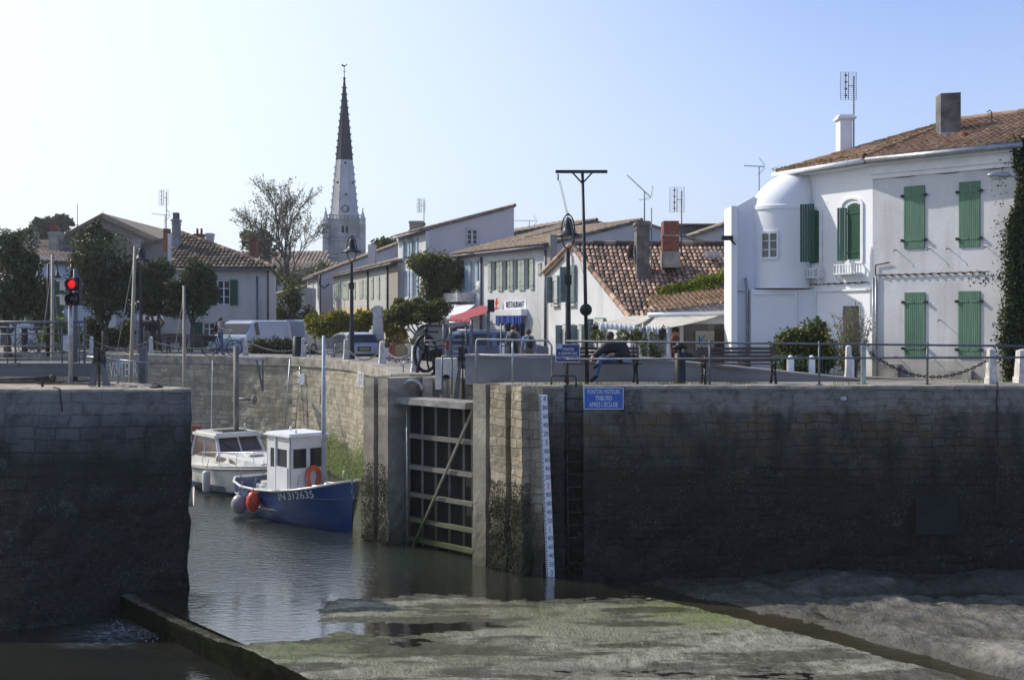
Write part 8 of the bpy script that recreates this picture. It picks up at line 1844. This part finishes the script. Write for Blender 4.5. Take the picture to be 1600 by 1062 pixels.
c2_ = cafe_chair((P(627,0,40.5).x,40.8,4.0), .2, 'yellow backed wicker chair left of the black wheel', 'wicker'); cafe_chair((P(611,0,41.5).x,41.8,4.0), -.3, 'reddish brown chair left of the yellow backed one', 'brick_red'); cafe_chair((P(641,0,40.8).x,41.3,4.0), .5, 'chair with a cream back right of the yellow backed one', 'awning_cream')
o = E('flower_trough', (P(623,0,43.5).x,43.6,4.0), 0, 'grey trough of red flowers behind the wicker chairs', 'planter'); m = MB(); m.bx(-.75,.75,-.2,.2,0,.75); m.build('trough', M['bollard_white'], o); f = MB(); rd = random.Random(9); leaves(f,(0,0,.95),(.7,.2,.25),500,.09,rd,.8); f.build('foliage',M['leaf_mid'],o); f = MB(); leaves(f,(0,-.05,1.02),(.7,.2,.25),60,.09,rd,.8); f.build('flowers',M['red_plastic'],o)

# ---------------------------------------------------------------- people
def person(name, loc, rz, label, J, cloth, hair='hair_brown', scale=1., bag=None, hairlen=.0, group=None, fat=1.):
    """J: joints in local metres (x right, -y forward, z up). cloth: material per bone group"""
    o = E(name, loc, rz, label, 'person', group); o.scale = (scale,)*3
    V = {k: Vector(v) for k, v in J.items()}
    bones = [('pelvis','spine'),('spine','chest'),('chest','neck'),('neck','head'),('head','crown')]
    for s in 'lr': bones += [('chest',s+'sho'),(s+'sho',s+'elb'),(s+'elb',s+'wri'),(s+'wri',s+'pal'),('pelvis',s+'hip'),(s+'hip',s+'kne'),(s+'kne',s+'ank'),(s+'ank',s+'toe')]
    rad = dict(pelvis=.15,spine=.135,chest=.155,neck=.055,head=.088,crown=.075,sho=.075,elb=.047,wri=.03,pal=.03,hip=.105,kne=.062,ank=.043,toe=.038)
    for s in 'lr':
        w, p = V[s+'wri'], V[s+'pal']; d = (p-w).normalized(); sd = d.cross(Vector((0,0,1)) if abs(d.z) < .8 else Vector((0,1,0))).normalized(); bend = sd.cross(d)*(-1 if s == 'l' else 1)*.0 + Vector((0,-.012,0))
        for k, (off, ln) in enumerate(((-.03,.072),(-.01,.082),(.01,.076),(.03,.06))):
            V[f'{s}f{k}a'] = p+sd*off+d*ln*.55; V[f'{s}f{k}b'] = p+sd*off*1.1+d*ln+bend; bones += [(s+'pal',f'{s}f{k}a'),(f'{s}f{k}a',f'{s}f{k}b')]
        V[s+'tha'] = w.lerp(p,.5)-sd*.045+bend; V[s+'thb'] = p-sd*.06+bend*1.5+d*.01; bones += [(s+'wri',s+'tha'),(s+'tha',s+'thb')]
    names = list(V); ix = {k:i for i,k in enumerate(names)}
    me = bpy.data.meshes.new('body'); me.from_pydata([V[k] for k in names], [(ix[a],ix[b_]) for a,b_ in bones], [])
    t = bpy.data.objects.new('tmp', me); col.objects.link(t); t.modifiers.new('s','SKIN'); t.modifiers.new('d','SUBSURF').levels = 1; t.modifiers['d'].render_levels = 1
    sv = me.skin_vertices[0].data
    for k,i in ix.items():
        r = rad.get(k) or rad.get(k[1:]) or .0095; r *= fat if r > .02 else 1; sv[i].radius = (r, r*(.78 if k in ('chest','spine','pelvis') else 1)); sv[i].use_root = (k == 'pelvis')
    bpy.context.view_layer.update(); bm_ = bpy.data.meshes.new_from_object(t.evaluated_get(bpy.context.evaluated_depsgraph_get())); bpy.data.objects.remove(t)
    import bmesh
    q_ = bmesh.new(); q_.from_mesh(bm_); left = set(q_.verts); isl = []
    while left:
        v0 = left.pop(); st_ = [v0]; g_ = [v0]
        while st_:
            for e_ in st_.pop().link_edges:
                for w_ in e_.verts:
                    if w_ in left: left.remove(w_); st_.append(w_); g_.append(w_)
        isl.append(g_)
    isl.sort(key=len)
    for g_ in isl[:-1]:
        if len(g_) < .06*len(q_.verts): bmesh.ops.delete(q_, geom=g_, context='VERTS')
    q_.to_mesh(bm_); q_.free()
    mats = [M['skin'], M[cloth['top']], M[cloth['legs']], M[cloth['shoe']]]; bm_.materials.clear(); [bm_.materials.append(q) for q in mats]
    def grp(a, b_):
        k = b_
        if k in ('spine','chest') or k[1:] in ('sho','elb') or (k[1:] == 'wri' and cloth.get('long',1)): return 1
        if k[1:] in ('hip','kne','ank'): return 2
        if k[1:] == 'toe': return 3
        return 0
    segs = [(V[a],V[b_],grp(a,b_)) for a,b_ in bones]
    for p in bm_.polygons:
        c = p.center; best = 9; g = 0; p.use_smooth = True
        for a,b_,q in segs:
            ab = b_-a; tt = max(0,min(1,(c-a).dot(ab)/(ab.length_squared+1e-9))); d = (c-a-ab*tt).length
            if d < best: best = d; g = q
        p.material_index = g
    if 'pelvis' in V:
        for p in bm_.polygons:
            if (p.center-V['pelvis']).length < .17 and (p.center-V['spine']).length > .12 and p.material_index in (0,1): p.material_index = 2
            if p.material_index == 0 and (p.center-V['chest']).length < .16: p.material_index = 1
    b = bpy.data.objects.new('body', bm_); col.objects.link(b); b.parent = o
    hc, cr = V['head'], V['crown']; up = (cr-hc).normalized(); fw_ = Vector(J.get('face',(0,-1,0))).normalized(); fw_ = (fw_-up*fw_.dot(up)).normalized(); sd = up.cross(fw_)
    Mh = Matrix((sd, -fw_, up)).transposed()
    h = MB(); h.ball(hc+up*.045-fw_*.02, (.098,.108,.105), 16, 10, M=Mh)
    if hairlen: h.ball(hc-fw_*.05-up*.03, (.09,.06,.1+hairlen), 12, 8, M=Mh)
    h.build('hair', M[hair], b)
    f = MB(); f.ball(hc+fw_*.1-up*.02, (.016,.022,.022), 8, 6, M=Mh); [f.ball(hc+sd*s*.092-up*.01, (.012,.02,.03), 8, 6, M=Mh) for s in (-1,1)]; f.build('face', M['skin'], b)
    f = MB(); [f.ball(hc+fw_*.083+sd*s*.033+up*.01, (.01,.01,.007), 6, 5, M=Mh) for s in (-1,1)]; f.box(hc+fw_*.088-up*.055, (.04,.012,.008)); f.build('eyes', M['letter_black'], b)
    if bag:
        m = MB(); c = V['chest'].lerp(V['spine'],.4); back = Vector(J.get('back',(0,1,0))).normalized(); m.ball(c+back*.2, (.15,.1,.22), 12, 8); bo = m.build('backpack', M[bag], b)
        m = MB(); [m.tube([V[s+'sho']+Vector((0,0,.06))*1, c+back*.12+(V[s+'sho']-V['chest'])*.5], .018, 5) for s in 'lr']; m.build('strap', M[bag], bo)
    return o
stand = dict(pelvis=(0,0,.95),spine=(0,0,1.13),chest=(0,.01,1.34),neck=(0,0,1.5),head=(0,-.02,1.6),crown=(0,-.01,1.7),
    lsho=(-.18,0,1.42),lelb=(-.24,.03,1.14),lwri=(-.24,-.08,.92),lpal=(-.24,-.11,.84),rsho=(.18,0,1.42),relb=(.24,.03,1.14),rwri=(.24,-.08,.92),rpal=(.24,-.11,.84),
    lhip=(-.09,0,.9),lkne=(-.11,-.03,.5),lank=(-.11,.02,.1),ltoe=(-.12,-.15,.045),rhip=(.09,0,.9),rkne=(.11,-.02,.5),rank=(.11,.04,.1),rtoe=(.12,-.13,.045))
def pose(**k): d = dict(stand); d.update(k); return d
walk = pose(lkne=(-.1,-.16,.52),lank=(-.1,-.2,.1),ltoe=(-.1,-.38,.06),rkne=(.1,.02,.5),rank=(.1,.28,.14),rtoe=(.1,.14,.045),lelb=(-.25,.1,1.15),lwri=(-.25,.08,.9),lpal=(-.25,.05,.82))
q = P(802,0,42); person('person', (q.x,42,3.9), R(180-8), 'man walking away in a grey jacket with a dark backpack, left of his companion', walk, dict(top='shirt_grey',legs='trousers',shoe='rubber'), bag='jacket_dark', scale=1.0)
q = P(825.5,0,38.5); person('person', (q.x,38.8,3.88), R(180+20), 'shorter person in a pale blue top carrying a grey backpack', walk, dict(top='shirt_blue',legs='khaki',shoe='rubber'), hair='hair_brown', bag='iron', scale=.93)
wb_ = pose(lelb=(-.3,-.2,1.2),lwri=(-.3,-.45,1.15),lpal=(-.3,-.53,1.13),relb=(.25,-.2,1.2),rwri=(.1,-.42,1.15),rpal=(.08,-.5,1.13),lkne=(-.1,-.14,.52),lank=(-.1,-.1,.1),ltoe=(-.1,-.28,.05),rkne=(.1,.0,.5),rank=(.1,.28,.16),rtoe=(.1,.15,.05))
q = P(343,0,49.2); person('person', (q.x,49.35,4.28), R(80), 'woman in a pinkish jacket and blue jeans pushing a bicycle along the basin edge', wb_, dict(top='shirt_pink',legs='jeans',shoe='rubber'), hair='hair_brown', bag='jacket_dark', scale=.95, hairlen=.03)
bk.location = (q.x+.15, 49.0, 4.28)
q = P(228,0,53.4); person('person', (q.x,53.6,4.28), R(-20), 'man in a black jacket and khaki trousers standing by the blue grey lamp', pose(lelb=(-.22,-.1,1.18),lwri=(-.02,-.26,1.22),lpal=(.04,-.3,1.24),relb=(.22,-.1,1.18),rwri=(.05,-.28,1.2),rpal=(.0,-.32,1.24)), dict(top='jacket_black',legs='khaki',shoe='rubber'), scale=.97)
# diners behind the glass: seen only from the chest up
sit0 = pose(lkne=(-.11,-.45,.92),lank=(-.11,-.42,.5),ltoe=(-.11,-.58,.46),rkne=(.11,-.45,.92),rank=(.11,-.42,.5),rtoe=(.11,-.58,.46))
def shift(d, z): return {k:(v[0],v[1],v[2]+z) if k not in ('face','back') else v for k,v in d.items()}
q = P(1054,0,34.6); person('person', (q.x,34.4,4.28), R(60), 'diner with dark hair seated left of the glazed restaurant front', shift(sit0,-.42), dict(top='brick_red',legs='trousers',shoe='rubber'))
# seated man, joints read off in metres around the bench
bx_, by_ = P(938,0,27.85).x, 27.85
def jw(px,py,d): v = P(px,py,d); return (v.x-bx_, v.y-by_, v.z-4.28)
J = dict(pelvis=jw(966,560,27.75),spine=jw(965,551,27.75),chest=jw(959,541,27.65),neck=jw(956,534,27.55),head=jw(953,527,27.45),crown=jw(951,521.5,27.36),
    lsho=jw(948,541,27.5),lelb=jw(935,549,27.4),lwri=jw(926,557,27.3),lpal=jw(924,561,27.25),rsho=jw(970,540,27.8),relb=jw(972,551,27.65),rwri=jw(958,553,27.4),rpal=jw(953,554,27.33),
    lhip=jw(958,561,27.6),lkne=jw(936,555,27.35),lank=jw(932,582,27.3),ltoe=jw(923,594.5,27.2),rhip=jw(965,562,27.8),rkne=jw(940,558,27.3),rank=jw(934,570,27.12),rtoe=jw(927,575,27.0),face=(-.7,-.5,-.5))
J['lkne'] = jw(937,563,27.45); J['lank'] = jw(932,588,27.35); J['ltoe'] = jw(922,596.5,27.25)
sm = person('person', (bx_,by_,4.28), 0, 'man in a dark jacket and blue jeans sitting cross legged on the bench, head bowed', J, dict(top='jacket_dark',legs='jeans',shoe='jacket_black'), hair='hair_brown', fat=1.2)
for c in kids(sm):
    jk = MB(); rr = Matrix.Rotation(R(-25),3,'Y'); jk.ball(jw(964,549,27.78), (.3,.22,.31), 18, 12, M=rr); jk.ball(jw(954,542,27.62), (.25,.2,.18), 14, 10, M=rr); jk.ball(jw(972,553,27.85),(.2,.18,.24),14,10); jk.tube([jw(950,541,27.5),jw(936,550,27.4),jw(927,558,27.3)],[.11,.085,.06],10); jk.build('jacket', M['jacket_dark'], c); break
o = E('bag', (P(978,0,27.6).x,27.65,4.28+.5), 0, 'small patterned bag lying on the bench beside the seated man', 'bag'); m = MB(); m.ball((0,0,.05),(.1,.08,.06),12,8); m.box((.1,0,.05),(.09,.1,.08)); m.build('pouch', M['shutter_blue'], o); m = MB(); m.tube([(-.05,0,.1),(0,0,.16),(.08,0,.1)],.008,5); m.build('handle', M['rubber'], o)

# ---------------------------------------------------------------- thin sea haze round everything
hz = MB(); hz.bx(-700,900,-200,2600,-2.8,50)
hm = bpy.data.materials.new('haze'); hm.use_nodes = True; t = hm.node_tree; t.nodes.clear(); pv = t.nodes.new('ShaderNodeVolumePrincipled'); pv.inputs['Color'].default_value = (.92,.95,1,1); pv.inputs['Density'].default_value = .00035; pv.inputs['Anisotropy'].default_value = .3
mo = t.nodes.new('ShaderNodeOutputMaterial'); t.links.new(pv.outputs[0], mo.inputs['Volume'])
hz.build('haze', hm, kind='stuff')
